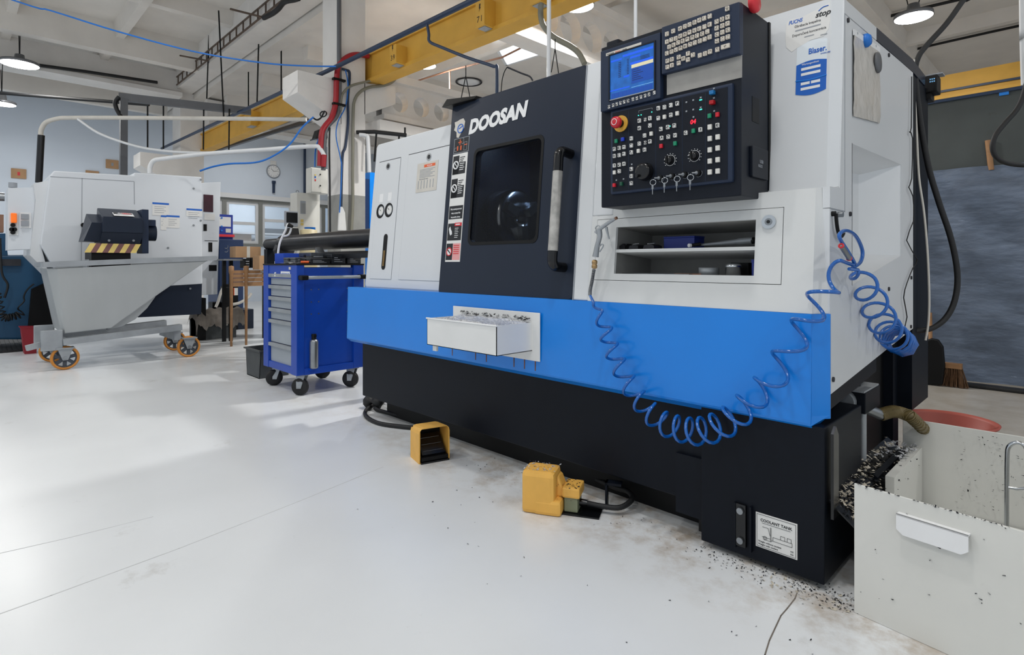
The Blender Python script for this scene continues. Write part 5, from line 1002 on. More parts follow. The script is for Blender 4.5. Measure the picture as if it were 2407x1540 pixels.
# sloping left end and operator box
B(M).prism([(-1.309, 1.819), (-1.173, 1.867), (-1.249, 1.175), (-1.194, 0.912), (-1.166, 0.867), (-1.336, 1.087), (-1.289, 1.655)], 'z', -.9, -.08).obj('sloping_end', 'machine_white', LM)
ob = B(diag(7.0)).prism([(-1.499, 1.764), (-1.294, 1.787), (-1.28, 1.797), (-1.328, 1.15), (-1.502, 1.138)], 'z', -.3, .05).obj('operator_box', 'lm_white', LM)
M7 = diag(7.0) @ Matrix.Translation((0, 0, .051))
a, c_ = (-1.493, 1.518), (-1.421, 1.287); B(M7).box(a[0], c_[0], c_[1], a[1], 0, .012).obj('switch_plate', 'machine_white_worn', ob)
a, c_ = (-1.48, 1.51), (-1.434, 1.413); mat('lamp_orange', (255, 120, 30), .4, var=.05, emit=.5); B(M7).box(a[0], c_[0], c_[1], a[1], .012, .05, .008).obj('orange_switch', 'lamp_orange', ob)
for q in [(-1.463, 1.39), (-1.473, 1.346), (-1.45, 1.347), (-1.463, 1.316)]: B(M7).cyl((q[0], q[1], .012), (q[0], q[1], .03), .02, n=14).obj('push_button', 'black', ob)
a, c_ = (-1.404, 1.524), (-1.321, 1.366); B(M7).box(a[0], c_[0], c_[1], a[1], 0, .008).obj('socket_plate', 'white', ob)
for q in [(-1.371, 1.482), (-1.371, 1.412)]: B(M7).box(q[0]-.03, q[0]+.03, q[1]-.025, q[1]+.025, .008, .03).obj('socket', 'print_grey', ob)
q = (-1.457, 1.78); B(M7).cyl((q[0], q[1], -.1), (q[0], q[1]+.05, -.1), .035, n=16).obj('signal_base', 'print_grey', ob)
# chip conveyor head
cv = diag(6.25)
hood = [(-0.837, 1.468), (-0.489, 1.494), (-0.489, 1.311), (-0.837, 1.286)]
ux0, ux1 = hood[0][0], hood[1][0]; zA, zB = hood[0][1], hood[2][1]; zT = 1.576; zF = 1.203; zS = 1.11
ch_ = B(cv).hexa([(ux0, zB, 0), (ux1, zB, 0), (ux1, zA, 0), (ux0, zA, 0), (ux0, zB, -.4), (ux1, zB, -.4), (ux1, zT, -.3), (ux0, zT, -.3)]).obj('conveyor_head', 'door_charcoal', LM, bev=.01)
fp = B(cv).hexa([(ux0-.01, zF, -.06), (ux1-.02, zF, -.06), (ux1, zB, 0), (ux0, zB, 0), (ux0-.01, zF, -.4), (ux1-.02, zF, -.4), (ux1, zB, -.4), (ux0, zB, -.4)]).obj('hood_flap', 'door_charcoal', ch_)
mat('hazard_yellow', (214, 190, 110), .6, var=.06); mat('hazard_brown', (110, 72, 72), .6, var=.06)
sw_ = (ux1-ux0+.08)/9
for k in range(9):
    xa = ux0-.09+sw_*k; B(cv).hexa([(xa-.05, zS, -.03), (xa+sw_-.05, zS, -.03), (xa+sw_, zF, -.055), (xa, zF, -.055), (xa-.05, zS, -.035), (xa+sw_-.05, zS, -.035), (xa+sw_, zF, -.06), (xa, zF, -.06)]).obj('hazard_stripe', 'hazard_yellow' if k % 2 == 0 else 'hazard_brown', ch_)
B(cv).box(ux0-.08, ux1-.10, zS-.32, zS+.02, -.45, -.06).obj('discharge_chute', 'black', ch_)
B(cv).hexa([(ux0-.13, zS-.33, -.2), (ux0-.08, zS-.33, -.2), (ux0-.0, zF, -.2), (ux0-.05, zF, -.2), (ux0-.13, zS-.33, -.45), (ux0-.08, zS-.33, -.45), (ux0-.0, zF, -.45), (ux0-.05, zF, -.45)]).obj('chute_side', 'galvanised', ch_)
B(cv).hexa([(ux0-.14, zF+.02, -.08), (ux0, zF+.02, -.08), (ux0, zA-.06, -.04), (ux0-.08, zA-.06, -.04), (ux0-.14, zF+.02, -.4), (ux0, zF+.02, -.4), (ux0, zA+.04, -.3), (ux0-.09, zA+.04, -.3)]).obj('drive_cover', 'door_charcoal', ch_)
B(cv).box(ux1, ux1+.06, zA-.36, zA+.10, -.3, -.06, .004).obj('gearbox', 'pendant_grey', ch_); B(cv).cyl((ux1+.04, zA-.14, -.2), (ux1+.15, zA-.14, -.2), .085, n=20).obj('motor', 'door_charcoal', ch_); B(cv).box(ux1+.05, ux1+.14, zA-.07, zA+.0, -.26, -.12, .008).obj('motor_terminal_box', 'pendant_grey', ch_)
a, c_ = [(-0.737, 1.582), (-0.564, 1.501)]
wm = frame(cv @ Vector((a[0], zA+.012, -.02)), (0, 1, 0), (cv @ Vector((0, zT, -.3))-cv @ Vector((0, zA, 0)))); ww, wh = c_[0]-a[0], .11
B(wm).box(0, ww, 0, wh, .004, .007).obj('danger_label', 'white', ch_); B(wm).box(.006, ww-.006, wh*.52, wh-.006, .007, .008).obj('label_band', 'print_black', ch_)
b = B(wm); b.add([(ww*.63+ww*.31*math.cos(2*math.pi*k/20), wh*.74+wh*.19*math.sin(2*math.pi*k/20), .0085) for k in range(20)], [tuple(range(20))]); b.obj('label_oval', 'print_red', ch_); text('DANGER', .032, wm @ Matrix.Translation((ww*.63, wh*.67, .009)), 'white', ch_, align='CENTER'); marks(wm @ Matrix.Translation((0, 0, .007)), [(.02, .05, .02, .03), (.02, ww-.03, .036, .04), (.08, ww-.05, .02, .024)], 'print_grey', ch_)
B(wm).prism([(.03, wh*.55), (.085, wh*.55), (.0575, wh*.93)], 'z', .008, .009).obj('warning_triangle', 'print_grey', ch_)
for q in ((ux0+.06, zF+.03), (ux1-.08, zF+.035)): B(cv).cyl((q[0], q[1], -.05), (q[0], q[1], -.03), .012, n=8).obj('bolt', 'steel', ch_)
# electrical cabinet behind the machine
EC = thing('electrical_cabinet', 'tall pale electrical cabinet at the right end of the left machine', 'cabinet', (-7.7, .5, 0))
M = diag(7.3)
p = [(0.369, 2.039), (0.619, 2.076), (0.577, 0.598), (0.369, 0.595)]; B(M).prism(p, 'z', -.5, 0).obj('cabinet_body', 'lm_white', EC, bev=.006)
for (a, c_), m, nm_ in zip([((0.409, 1.895), (0.525, 1.672)), ((0.409, 1.511), (0.449, 1.424)), ((0.469, 1.276), (0.515, 1.155)), ((0.474, 0.983), (0.567, 0.905)), ((0.409, 1.071), (0.454, 1.033)), ((0.419, 1.649), (0.546, 1.567)), ((0.424, 1.302), (0.582, 1.296))], ('glass_red', 'black', 'black', 'black', 'black', 'paper', 'print_black'), ('window', 'vent', 'slot', 'slot', 'slot', 'notice', 'print')):
    if m == 'glass_red' and m not in MATS: mat('glass_red', (60, 22, 34), .2, var=.3)
    B(M).box(a[0], c_[0], c_[1], a[1], 0, .004).obj(nm_, m, EC)
B(M).box(0.369, 0.469, 0, .55, -.4, -.1).obj('pedestal', 'black', EC)

# tipping skip on its cart
SA = Vector((-6.22, -1.17, 0)); SE = Vector((0, 1, 0)); SM2 = frame(SA, SE, (0, 0, 1)); SW = .62
SKP = thing('tipping_skip', 'grey steel tipping skip with a wide rim under the chip conveyor', 'skip', SA+SE*.7)
mat('skip_grey', (168, 172, 174), .45, metal=.25, var=.06, scale=4, stretch=(1, 1, .3), dirt=(140, 142, 142), dscale=9, damt=.25)
side = [(-0.025, 0.951), (1.259, 1.036), (0.812, 0.701), (0.387, 0.367), (0.031, 0.346)]
for w in (0, -SW): B(SM2).prism(side, 'z', w-.006, w).obj('skip_side', 'skip_grey', SKP)
def strip3(poly, name, th=.006):
    b = B(SM2)
    for (p, q) in zip(poly, poly[1:]): 
        d = Vector((q[0]-p[0], q[1]-p[1], 0)).normalized(); n_ = Vector((d.y, -d.x, 0))*th
        b.hexa([(p[0], p[1], -.006), (q[0], q[1], -.006), (q[0], q[1], -SW), (p[0], p[1], -SW), (p[0]+n_.x, p[1]+n_.y, -.006), (q[0]+n_.x, q[1]+n_.y, -.006), (q[0]+n_.x, q[1]+n_.y, -SW), (p[0]+n_.x, p[1]+n_.y, -SW)])
    return b.obj(name, 'skip_grey', SKP)
strip3([side[4], side[3]], 'skip_floor'); strip3([side[3], side[2], side[1]], 'skip_slope'); 
l0, l1 = [(-0.1, 0.954), (0.006, 0.353)]
B(SM2).hexa([(l0[0], l0[1], -SW), (l0[0], l0[1], -.05), (side[0][0], side[0][1], 0), (side[0][0]-.006, side[0][1], -.006), (l1[0], l1[1], -SW), (l1[0], l1[1], -.03), (side[4][0], side[4][1], 0), (side[4][0]-.006, side[4][1], -.006)]).obj('skip_end', 'skip_grey', SKP)
r0, r1 = [(-0.13, 0.99), (1.354, 1.062)]
for w in (0, -SW): B(SM2).bar((r0[0], r0[1], w), (r1[0], r1[1], w), .05, .028).obj('rim_bar', 'galvanised', SKP)
for q in (r0, r1): B(SM2).bar((q[0], q[1], 0), (q[0], q[1], -SW), .028, .04, up=(0, 1, 0)).obj('rim_bar', 'galvanised', SKP)
arc = [(0.37, 0.344), (0.493, 0.364), (0.609, 0.429), (0.713, 0.537), (0.781, 0.642), (0.812, 0.701)]
b = B(SM2); vs = [(p[0], p[1], w) for w in (-.08, -SW+.08) for p in arc]; n = len(arc); b.add(vs, [(i, i+1, n+i+1, n+i) for i in range(n-1)], True); b.add([(p[0], p[1], -.08) for p in arc], [tuple(range(n))]); b.obj('rocker_shell', 'skip_grey', SKP)
SC_ = thing('skip_cart', 'grey steel cart with orange-tyred castors carrying the tipping skip', 'cart', SA+SE*.65)
ra, rb_ = [(0.012, 0.264), (1.006, 0.326)]
for w in (0, -SW): B(SM2).bar((ra[0], ra[1]+.0, w), (rb_[0], rb_[1], w), .06, .11).obj('rail', 'galvanised', SC_)
for u in (ra[0], rb_[0]-.03): B(SM2).box(u-.03, u+.03, .19, .30, -SW, 0).obj('cross_member', 'galvanised', SC_)
for w in (.03, -SW+.03): B(SM2).box(ra[0]-.16, ra[0], .19, .38, w-.06, w, .006).obj('end_block', 'galvanised', SC_)
B(SM2).bar((ra[0]-.16, .25, -.02), (ra[0]-.26, .23, .0), .05, .05).obj('tow_hook', 'galvanised', SC_)
mat('tyre_orange', (196, 128, 48), .5, var=.06); mat('hub_dark', (70, 74, 82), .45, metal=.4, var=.1)
wn_ = SM2.to_3x3() @ Vector((0, 0, 1))
for i, (px_, w, R) in enumerate(((.03, .0, .112), (.0, -SW, .112), (1.08, 0., .112), (1.1, -SW, .112))):
    c_ = SM2 @ Vector((px_, R, w)); 
    wh_ = B().lathe([(R*.8, -.02), (R*.96, -.022), (R, -.012), (R, .012), (R*.96, .022), (R*.8, .02), (R*.8, -.02)], c_, wn_, 28).obj('wheel_tyre', 'tyre_orange', SC_)
    B().lathe([(R*.72, -.018), (R*.82, -.018), (R*.82, .018), (R*.72, .018), (R*.72, -.018)], c_, wn_, 28).cyl(c_-wn_*.024, c_+wn_*.026, R*.26, n=16).obj('wheel_hub', 'hub_dark', wh_)
    for k in range(7):
        t = 2*math.pi*k/7+.2; d = SM2.to_3x3() @ Vector((math.cos(t), math.sin(t), 0)); B().bar(c_+d*R*.2, c_+d*R*.78, .03, .024, up=wn_).obj('spoke', 'hub_dark', wh_)
    fk = B(SM2)
    for s in (-.034, .034): fk.hexa([(px_-.02, R-.02, w+s-.003), (px_+.02, R-.02, w+s-.003), (px_+.06, .205, w+s-.003), (px_-.06, .205, w+s-.003), (px_-.02, R-.02, w+s+.003), (px_+.02, R-.02, w+s+.003), (px_+.06, .205, w+s+.003), (px_-.06, .205, w+s+.003)])
    fk.box(px_-.07, px_+.07, .2, .21, w-.06, w+.06); fk.obj('castor_fork', 'galvanised', SC_)
    B().cyl(c_+wn_*.034, c_+wn_*.042, .016, n=10).obj('axle_nut', 'steel', SC_)

# old blue lathe at the far left
OL = thing('old_lathe', 'old dark blue lathe half hidden behind the white machine at the left edge', 'lathe', (-8.5, -1.7, 0))
mat('old_blue', (20, 74, 110), .45, var=.12, scale=3, dirt=(16, 40, 60), dscale=3, damt=.35)
M = diag(7.9)
B(M).prism([(-1.827, 1.093), (-1.256, 1.109), (-1.109, 0.899), (-1.062, 0.594), (-1.093, 0.292), (-1.217, 0.102), (-1.827, 0.159)], 'z', -.7, -.1).obj('bed', 'old_blue', OL, bev=.02)
B(M).prism([(-1.827, 1.327), (-1.464, 1.35), (-1.442, 1.097), (-1.827, 1.084)], 'z', -.6, -.1).obj('headstock', 'old_blue', OL); B(M).box(-1.496, -1.331, 0.976, 1.053, -.1, -.04).obj('tool_slide', 'dark_steel', OL); B(M).cyl((-1.725, 1.778, -.2), (-1.467, 1.778, -.2), .05, n=16).obj('spindle', 'steel', OL); B(M).box(-1.621, -1.478, 1.363, 1.566, -.3, -.1).obj('wood_block', 'copper', OL)
B(M).prism([(-1.237, 0.701), (-1.07, 0.797), (-1.03, 0.186), (-1.275, 0.157)], 'z', -.3, -.05).obj('splash_guard', 'black', OL)
b = B(); pts = coil([], [(M @ Vector((*(-1.536, 0.662), .05)), 0, .03), (M @ Vector((*(-1.5, 0.419), .05)), 5, .04), (M @ Vector((*(-1.435, 0.391), .05)), 10, .04), (M @ Vector((*(-1.338, 0.433), .05)), 14, .04), (M @ Vector((*(-1.324, 0.605), .05)), 15, .02), (M @ Vector((*(-1.217, 0.76), .05)), 15.5, .01)], [], DV); b.tube(pts, .008, 6).obj('coiled_cable', 'rubber', OL)
B(M).tube([(*(-1.514, 1.29), .02), (*(-1.5, 0.903), .03), (*(-1.449, 0.757), .03), (*(-1.478, 0.612), .03)], .012, 6, per=5).obj('cable', 'rubber', OL)
# mat and red dustpan
fm = thing('floor_mat', 'black ribbed rubber floor mat with a brown edge at the left edge', 'mat', (-8.057, -1.372, 0)); q = [(-7.942, -1.728), (-7.962, -1.229), (-9.455, -1.202), (-9.644, -1.696)]
B().hexa([(*p, 0.001) for p in q]+[(*p, .02) for p in q]).obj('mat_body', 'rubber', fm)
for k in range(12):
    f = k/12; a = Vector((*q[0], .02)).lerp(Vector((*q[1], .02)), f); c_ = Vector((*q[3], .02)).lerp(Vector((*q[2], .02)), f); B().bar(a, c_, .03, .012).obj('mat_rib', 'rubber', fm)
rd = thing('red_box', 'small red open box on the floor behind the skip cart', 'box', (-9.31, -1.177, 0)); M = diag(7.5); a = [(-1.359, 0.289), (-1.222, 0.278), (-1.23, 0.164), (-1.331, 0.164)]; mat('red_dark', (150, 26, 42), .5, var=.08)
a = a[:2]+[(a[2][0], 0), (a[3][0], 0)]; B(M).prism(a, 'z', -.2, 0).obj('box_shell', 'red_dark', rd); B(M).prism([(a[0][0]-.01, a[0][1]), (a[1][0]+.01, a[1][1]), (a[1][0]+.01, a[1][1]+.012), (a[0][0]-.01, a[0][1]+.012)], 'z', -.21, .01).obj('box_rim', 'red_dark', rd)

# ================================================================ things between the machines
mat('cabinet_navy', (12, 42, 84), .45, var=.05); mat('board_blue', (16, 50, 150), .5, var=.05); mat('cardboard', (178, 142, 106), .8, var=.08, scale=8, dirt=(150, 116, 84), dscale=6, damt=.2); mat('wood', (150, 112, 76), .6, var=.15, scale=5, stretch=(1, 1, 6)); mat('cloth_grey', (150, 142, 134), .9, var=.15, scale=14, bump=.5, bscale=25)
M = diag(9.0)
t = thing('tool_cabinet', 'dark blue steel tool cabinet below the blue notice board', 'cabinet', M @ Vector((0, 0, -.2))); p = [(1.158, 1.399), (1.553, 1.411)]
B(M).box(p[0][0], p[1][0], 0, p[0][1], -.5, 0, .006).obj('cabinet_body', 'cabinet_navy', t); B(M).box(p[0][0]+.02, p[1][0]-.02, .1, p[0][1]-.05, 0, .012).obj('door', 'cabinet_navy', t)
for z in (.96, 1.02): B().torus(M @ Vector((p[0][0]+.12, p[0][1]-.12-(1.02-z), .014)), (1, 0, 0), .03, .004, 16, 5, math.pi, 2*math.pi).obj('door_handle', 'steel', t)
t = thing('notice_board', 'bright blue board with pinned white sheets standing on the tool cabinet', 'board', M @ Vector((0, 1.4, -.2))); a, c_ = [(1.183, 1.807), (1.405, 1.428)]
B(M).box(a[0], c_[0], p[0][1], a[1], -.12, -.05, .004).obj('board_panel', 'board_blue', t)
for i, (q0, q1) in enumerate([((1.196, 1.766), (1.372, 1.609)), ((1.293, 1.577), (1.372, 1.511))]): B(M).box(q0[0], q1[0], q1[1], q0[1], -.05, -.046).obj('pinned_sheet', 'paper' if i == 0 else 'paper_aged', t)
for q in [(1.228, 1.747), (1.228, 1.609), (1.228, 1.54)]: B(M).cyl((q[0], q[1], -.047), (q[0], q[1], -.03), .014, n=10).obj('pin', 'cable_blue', t)
B(M).box(a[0], c_[0]+.01, p[0][1]+.04, p[0][1]+.08, -.05, .0).obj('red_ledge', 'print_red', t)
# cardboard boxes
cart = [((0.694, 1.224), (1.009, 1.079), 7), ((0.746, 1.098), (0.868, 0.927), 6.4)]
for i, (a, c_, D) in enumerate(cart):
    M = diag(D); t = thing('cardboard_box', ['long closed cardboard box on the small steel table', 'square cardboard box behind the left side of the trolley'][i], 'box', M @ Vector((a[0], c_[1], 0)), 'cardboard boxes')
    B(M).box(a[0], c_[0], c_[1], a[1], -.22, 0, .003).obj('box_body', 'cardboard', t); B(M).box(a[0]-.002, a[0]+.06, c_[1], a[1]-.001, .0, .0015).obj('box_flap', 'cardboard', t); B(M).box((a[0]+c_[0])/2-.02, (a[0]+c_[0])/2+.02, c_[1], a[1]+.001, -.2, .001).obj('tape', 'paper_aged', t)
M = diag(7.0); z = 1.06
t = thing('steel_table', 'small steel table with black legs carrying the long cardboard box', 'table', M @ Vector((0, 0, 0))); xa, xb = [0.541, 1.137]
B(M).box(xa, xb, z-.02, z, -.35, .03).obj('table_top', 'steel', t)
for x in [0.586, 0.668, 1.092]: B(M).box(x-.02, x+.02, 0, z-.02, -.12, -.08).obj('leg', 'black', t)
# black machine parts on the lower level of that table
for i, (a, c_) in enumerate([((0.776, 1.065), (0.844, 0.945)), ((0.855, 1.077), (0.951, 0.945))]):
    M = diag(6.9); t = thing('motor_housing', ['black motor housing with bright fittings below the cardboard box', 'black ribbed housing beside the bright-fitted motor'][i], 'housing', M @ Vector((a[0], c_[1], 0))); B(M).box(a[0], c_[0], c_[1], a[1], -.2, -.02, .004).obj('housing_body', 'black', t)
    for k in range(3): B(M).box(a[0]+.01, c_[0]-.02, c_[1]+.02+.03*k, c_[1]+.03+.03*k, -.02, -.006).obj('fin', 'galvanised' if i == 0 else 'black_gloss', t)
# wooden chair-like crate
M = diag(6.6); t = thing('wooden_crate', 'wooden slatted crate with turned corner posts under the table', 'crate', M @ Vector((0, .5, 0)))
xs = [0.503, 0.675, 0.975]; zz = [0.968, 0.919, 0.871, 0.822, 0.774, 0.717]
for x in xs[:2]: B().lathe([(0, 0), (.014, 0), (.02, zz[1]-.05), (.03, zz[1]-.02), (.03, zz[0]), (0, zz[0]+.01)], M @ Vector((x, 0, -.02)), (0, 0, 1), 12).obj('post', 'wood', t)
for k in range(1, 5): B(M).box(xs[0], xs[1], zz[k+1]+.006, zz[k], -.04, -.02).obj('slat', 'wood', t); B(M).box(xs[1], xs[2], zz[k+1]+.006, zz[k], -.05, -.035).obj('slat', 'wood', t)
# pump canister with hoses
M = diag(8.2); t = thing('coolant_canister', 'black canister with an orange label and a pale hose behind the cloth-covered crate', 'canister', M @ Vector((0, .3, 0))); c0, c1 = (0.993, 0.443), (1.185, 0.691)
B(M).box(c0[0], c1[0], .0, c1[1]-.03, -.25, -.02, .02).obj('canister_body', 'black', t); B(M).box(c0[0]+.02, c1[0], c1[1]-.04, c1[1], -.22, -.04, .012).obj('canister_lid', 'black', t); q = (1.124, 0.584); B(M).box(q[0], q[0]+.05, q[1]-.06, q[1]+.05, -.02, -.016).obj('canister_label', 'paper', t); B(M).box(q[0]-.012, q[0], q[1]-.06, q[1]+.05, -.02, -.016).obj('label_edge', 'print_orange', t)
B(M).tube([(*(0.999, 0.665), -.05), (*(0.934, 0.591), 0), (*(0.887, 0.448), .02), (*(0.852, 0.362), .02)], .02, 8, per=5).obj('pale_hose', 'paper_aged', t); B(M).tube([(*(1.052, 0.39), .04), (*(1.173, 0.409), .04), (*(1.309, 0.481), .02), (*(1.359, 0.544), 0)], .022, 8, per=5).obj('pale_hose', 'paper_aged', t)
t = thing('drip_pan', 'low dark metal drip pan on the floor behind the cloth-covered crate', 'pan', M @ Vector((0, 0, 0))); B(M).box(0.703, 1.422, 0, .30, -.5, -.06, .01).obj('pan_body', 'door_charcoal', t); B(M).box(0.875, 1.082, .3, .42, -.4, -.2, .01).obj('pan_hood', 'black', t)
# cloth-covered crate
M = diag(7.4); a = [(0.369, 0.082), (0.852, 0.121)]; t = thing('covered_crate', 'long dark crate draped with a grey-brown cloth near the left machine', 'crate', M @ Vector((0, 0, 0)))
B(M).box(a[0][0], a[1][0], 0, .29, -.35, 0, .01).obj('crate_body', 'crate_grey', t); q = (0.701, 0.167); B(M).box(q[0]-.04, q[0]+.04, .17, .2, 0, .008).obj('crate_label', 'paper_aged', t)
nx, nv = 26, 7; x0, x1 = [0.344, 0.963]; vs = []
for i in range(nx+1):
    x = x0+(x1-x0)*i/nx
    for j, (zt, w) in enumerate(((.27, -.38), (.36, -.30), (.40, -.15), (.38, -.02), (.31, .03), (.24, .05), (.17+.03*math.sin(i*.9)+.02*math.sin(i*2.3), .045))):
        ed = .06 if i in (0, nx) else .0
        vs.append((x, zt-ed*2+.012*math.sin(i*1.3+j), w+.018*math.sin(i*1.7+j*.8)))
B(M).add(vs, [(i*nv+j, (i+1)*nv+j, (i+1)*nv+j+1, i*nv+j+1) for i in range(nx) for j in range(nv-1)], True).obj('cloth', 'cloth_grey', t)
# grey switch cabinet, yellow drum and monitor in front of the column
M = diag(6.9); a, c_ = (1.45, 1.975), (1.779, 1.359); mat('cab_cream', (206, 205, 198), .5, var=.03)
t = thing('switch_cabinet', 'tall cream switch cabinet with a louvre at the foot of the concrete column', 'cabinet', M @ Vector((a[0]+.1, 0, 0))); B(M).box(a[0], c_[0], 0, a[1], -.22, 0, .006).obj('cabinet_body', 'cab_cream', t); l0, l1 = (1.497, 1.863), (1.57, 1.686); B(M).box(l0[0], l1[0], l1[1], l0[1], 0, .006).obj('louvre_frame', 'print_grey', t)
for k in range(8): B(M).box(l0[0]+.006, l1[0]-.006, l1[1]+.012+.0175*k, l1[1]+.022+.0175*k, .006, .010).obj('louvre_slat', 'column_grey', t)
for q in [(1.521, 1.59), (1.521, 1.543)]: B(M).box(q[0]-.02, q[0]+.02, q[1]-.018, q[1]+.018, 0, .002).obj('warning_label', 'hazard_yellow', t)
B().torus(M @ Vector((1.479, a[1]+.012, -.05)), (1, 0, 0), .02, .005, 16, 5).obj('lifting_eye', 'steel', t)
M = diag(6.5); q = (1.479, 1.391); t = thing('pale_drum', 'pale yellow plastic drum with a blue lid behind the black tube', 'drum', M @ Vector((q[0], 0, 0))); mat('drum_cream', (214, 200, 160), .5, var=.04); B().lathe([(0, 0), (.11, 0), (.11, 1.445), (.06, 1.461), (0, 1.461)], M @ Vector((q[0], 0, -.15)), (0, 0, 1), 22).obj('drum_body', 'drum_cream', t); B().cyl(M @ Vector((q[0]+.02, 1.453, -.15)), M @ Vector((q[0]+.02, 1.485, -.15)), .07, n=18).obj('drum_lid', 'cable_blue', t)
M = diag(6.6); a, c_ = (1.17, 1.663), (1.305, 1.533); t = thing('monitor', 'small dark monitor with a grey surround above the black tube', 'monitor', M @ Vector((a[0], c_[1], 0))); B(M).box(a[0]-.01, c_[0]+.02, c_[1]-.05, a[1]+.02, -.06, -.01, .006).obj('monitor_case', 'print_grey', t); B(M).box(a[0], c_[0]+.01, c_[1], a[1], -.01, -.006).obj('monitor_screen', 'black_gloss', t); B(M).hexa([(a[0]-.03, c_[1]-.22, .05), (c_[0]+.02, c_[1]-.22, .05), (c_[0]+.02, c_[1]-.07, 0), (a[0], c_[1]-.07, 0), (a[0]-.03, c_[1]-.24, 0), (c_[0]+.02, c_[1]-.24, 0), (c_[0]+.02, c_[1]-.09, -.06), (a[0], c_[1]-.09, -.06)]).obj('keyboard_tray', 'black', t); B(M).box(a[0]+.04, a[0]+.09, 0, c_[1]-.1, -.1, -.05).obj('stand', 'dark_steel', t)
t = thing('desk_lamp', 'white gooseneck work lamp arching behind the blue box on the trolley', 'lamp', (-4.24, 0.07, 1.083)); B().box(-4.265, -4.2, .045, .085, .96, 1.02).obj('clamp', 'white', t); B().tube([(-4.245, .065, .99)]+[(-4.245, 0.065, 1.072), (-4.232, 0.077, 1.18), (-4.197, 0.113, 1.288), (-4.187, 0.124, 1.331), (-4.167, 0.144, 1.324)], .009, 8, per=6).obj('arm', 'white', t); B().tube([(-4.247, 0.105, 1.232), (-4.212, 0.141, 1.246), (-4.196, 0.157, 1.297), (-4.201, 0.152, 1.333)], .008, 8, per=6).obj('arm_brace', 'white', t); B().cyl((-4.182, 0.129, 1.327), (-4.157, 0.154, 1.313), .02, .012, n=12).obj('lamp_head', 'black', t)
# white rag hanging on the column, blue cabinet behind the lathe
t = thing('hanging_rag', 'white cloth hanging in a long fold against the column', 'cloth', (-5.86, 1.511, 1.417)); M = frame((-5.86, 0, 0), (0, 1, 0), (0, 0, 1)); a = [(1.483, 1.697), (1.517, 1.7), (1.551, 1.629), (1.568, 1.409), (1.455, 1.405), (1.466, 1.597)]; b = B(M); n = len(a)
b.prism(a, 'z', -.03, 0); b.obj('cloth_fold', 'paper', t, bev=.01)
t = thing('blue_locker', 'dark and bright blue locker glimpsed between column and lathe', 'locker', (-6.541, 2.294, 1.36)); M = diag(8.0); a = [(3.169, 2.47), (3.268, 2.592), (3.539, 2.622), (3.539, 1.453), (3.169, 1.441)]; B(M).prism(a[:1]+[(a[1][0], a[0][1])]+[(a[1][0], a[4][1]), a[4]], 'z', -.5, 0).obj('locker_side', 'cabinet_navy', t); B(M).box(a[1][0], a[2][0], 0, a[1][1], -.5, .02).obj('locker_front', 'apron_blue', t)
# far wall: clock, shower, numbered sockets
ck = (4.302, 3.506); t = thing('wall_clock', 'round white wall clock with a pale rim on the far wall', 'clock', (-14.98, *ck)); R = .17
B().lathe([(R, 0), (R+.02, .015), (R+.01, .04), (R-.01, .042), (R-.012, .03), (0, .03)], (-15.0, *ck), (1, 0, 0), 32).obj('clock_case', 'print_grey', t); B().cyl((-14.972, *ck), (-14.966, *ck), R-.01, n=32).obj('clock_face', 'white', t)
for (dy, dz) in ((.11, .02), (-.07, .07)): B().bar((-14.96, ck[0], ck[1]), (-14.96, ck[0]+dy, ck[1]+dz), .004, .014, up=(1, 0, 0)).obj('clock_hand', 'print_black', t)
for k in range(12): B().box(-14.965, -14.96, ck[0]+.13*math.cos(k*math.pi/6)-.008, ck[0]+.13*math.cos(k*math.pi/6)+.008, ck[1]+.13*math.sin(k*math.pi/6)-.008, ck[1]+.13*math.sin(k*math.pi/6)+.008).obj('hour_mark', 'print_grey', t)
p0_, p1_ = (4.302, 3.726), (4.302, 3.079); o = B().box(-15, -14.97, p0_[0]-.08, p0_[0]+.08, p0_[1]-.07, p0_[1]+.07, .005).obj('number_plate', 'paper'); tag(o, 'small pale plate on the far wall just above the clock', 'plate')
t = thing('wall_phone', 'slim blue-grey handset hanging below the wall clock', 'handset', (-14.97, *p1_)); B().box(-14.99, -14.94, p1_[0]-.03, p1_[0]+.03, p1_[1]-.16, p1_[1]+.14, .01).obj('handset_body', 'pipe_blue', t); B().box(-14.99, -14.92, p1_[0]-.045, p1_[0]+.045, p1_[1]+.1, p1_[1]+.17, .01).obj('handset_head', 'pipe_blue', t)
for i, (px_, lab) in enumerate(zip([(-0.931, 2.866), (0.674, 3.257), (0.306, 2.966)], ('beige wall plate with a red mark above the left lathe', 'beige wall plate beside the grey steel post', 'beige wall plate just above the white machine roof'))):
    t = thing('socket_plate', lab, 'plate', (-14.98, *px_), 'beige plates on the far wall'); B().box(-15, -14.965, px_[0]-.12, px_[0]+.12, px_[1]-.10, px_[1]+.10, .006).obj('plate_body', 'cardboard', t); B().box(-14.966, -14.96, px_[0]-.02, px_[0]+.02, px_[1]-.04, px_[1]+.03).obj('plate_mark', 'print_red' if i == 0 else 'print_grey', t)
# furniture seen through the windows
t = thing('office_shelf', 'pale office shelf with boxes behind the far windows', 'shelf', (-17.5, 4, 0)); B().box(-17.9, -17.3, 3.2, 6.5, 1.9, 1.95).box(-17.9, -17.3, 3.2, 3.25, 0, 1.95).box(-17.9, -17.3, 6.45, 6.5, 0, 1.95).obj('shelf_frame', 'white', t); B().box(-17.8, -17.4, 3.7, 4.6, 1.35, 1.9).obj('shelf_box', 'cardboard', t); B().box(-17.8, -17.4, 4.7, 5.5, 1.35, 1.75).obj('shelf_box', 'cardboard', t); B().box(-17.8, -17.4, 5.0, 6.1, 1.95, 2.1).obj('shelf_case', 'cable_grey', t)
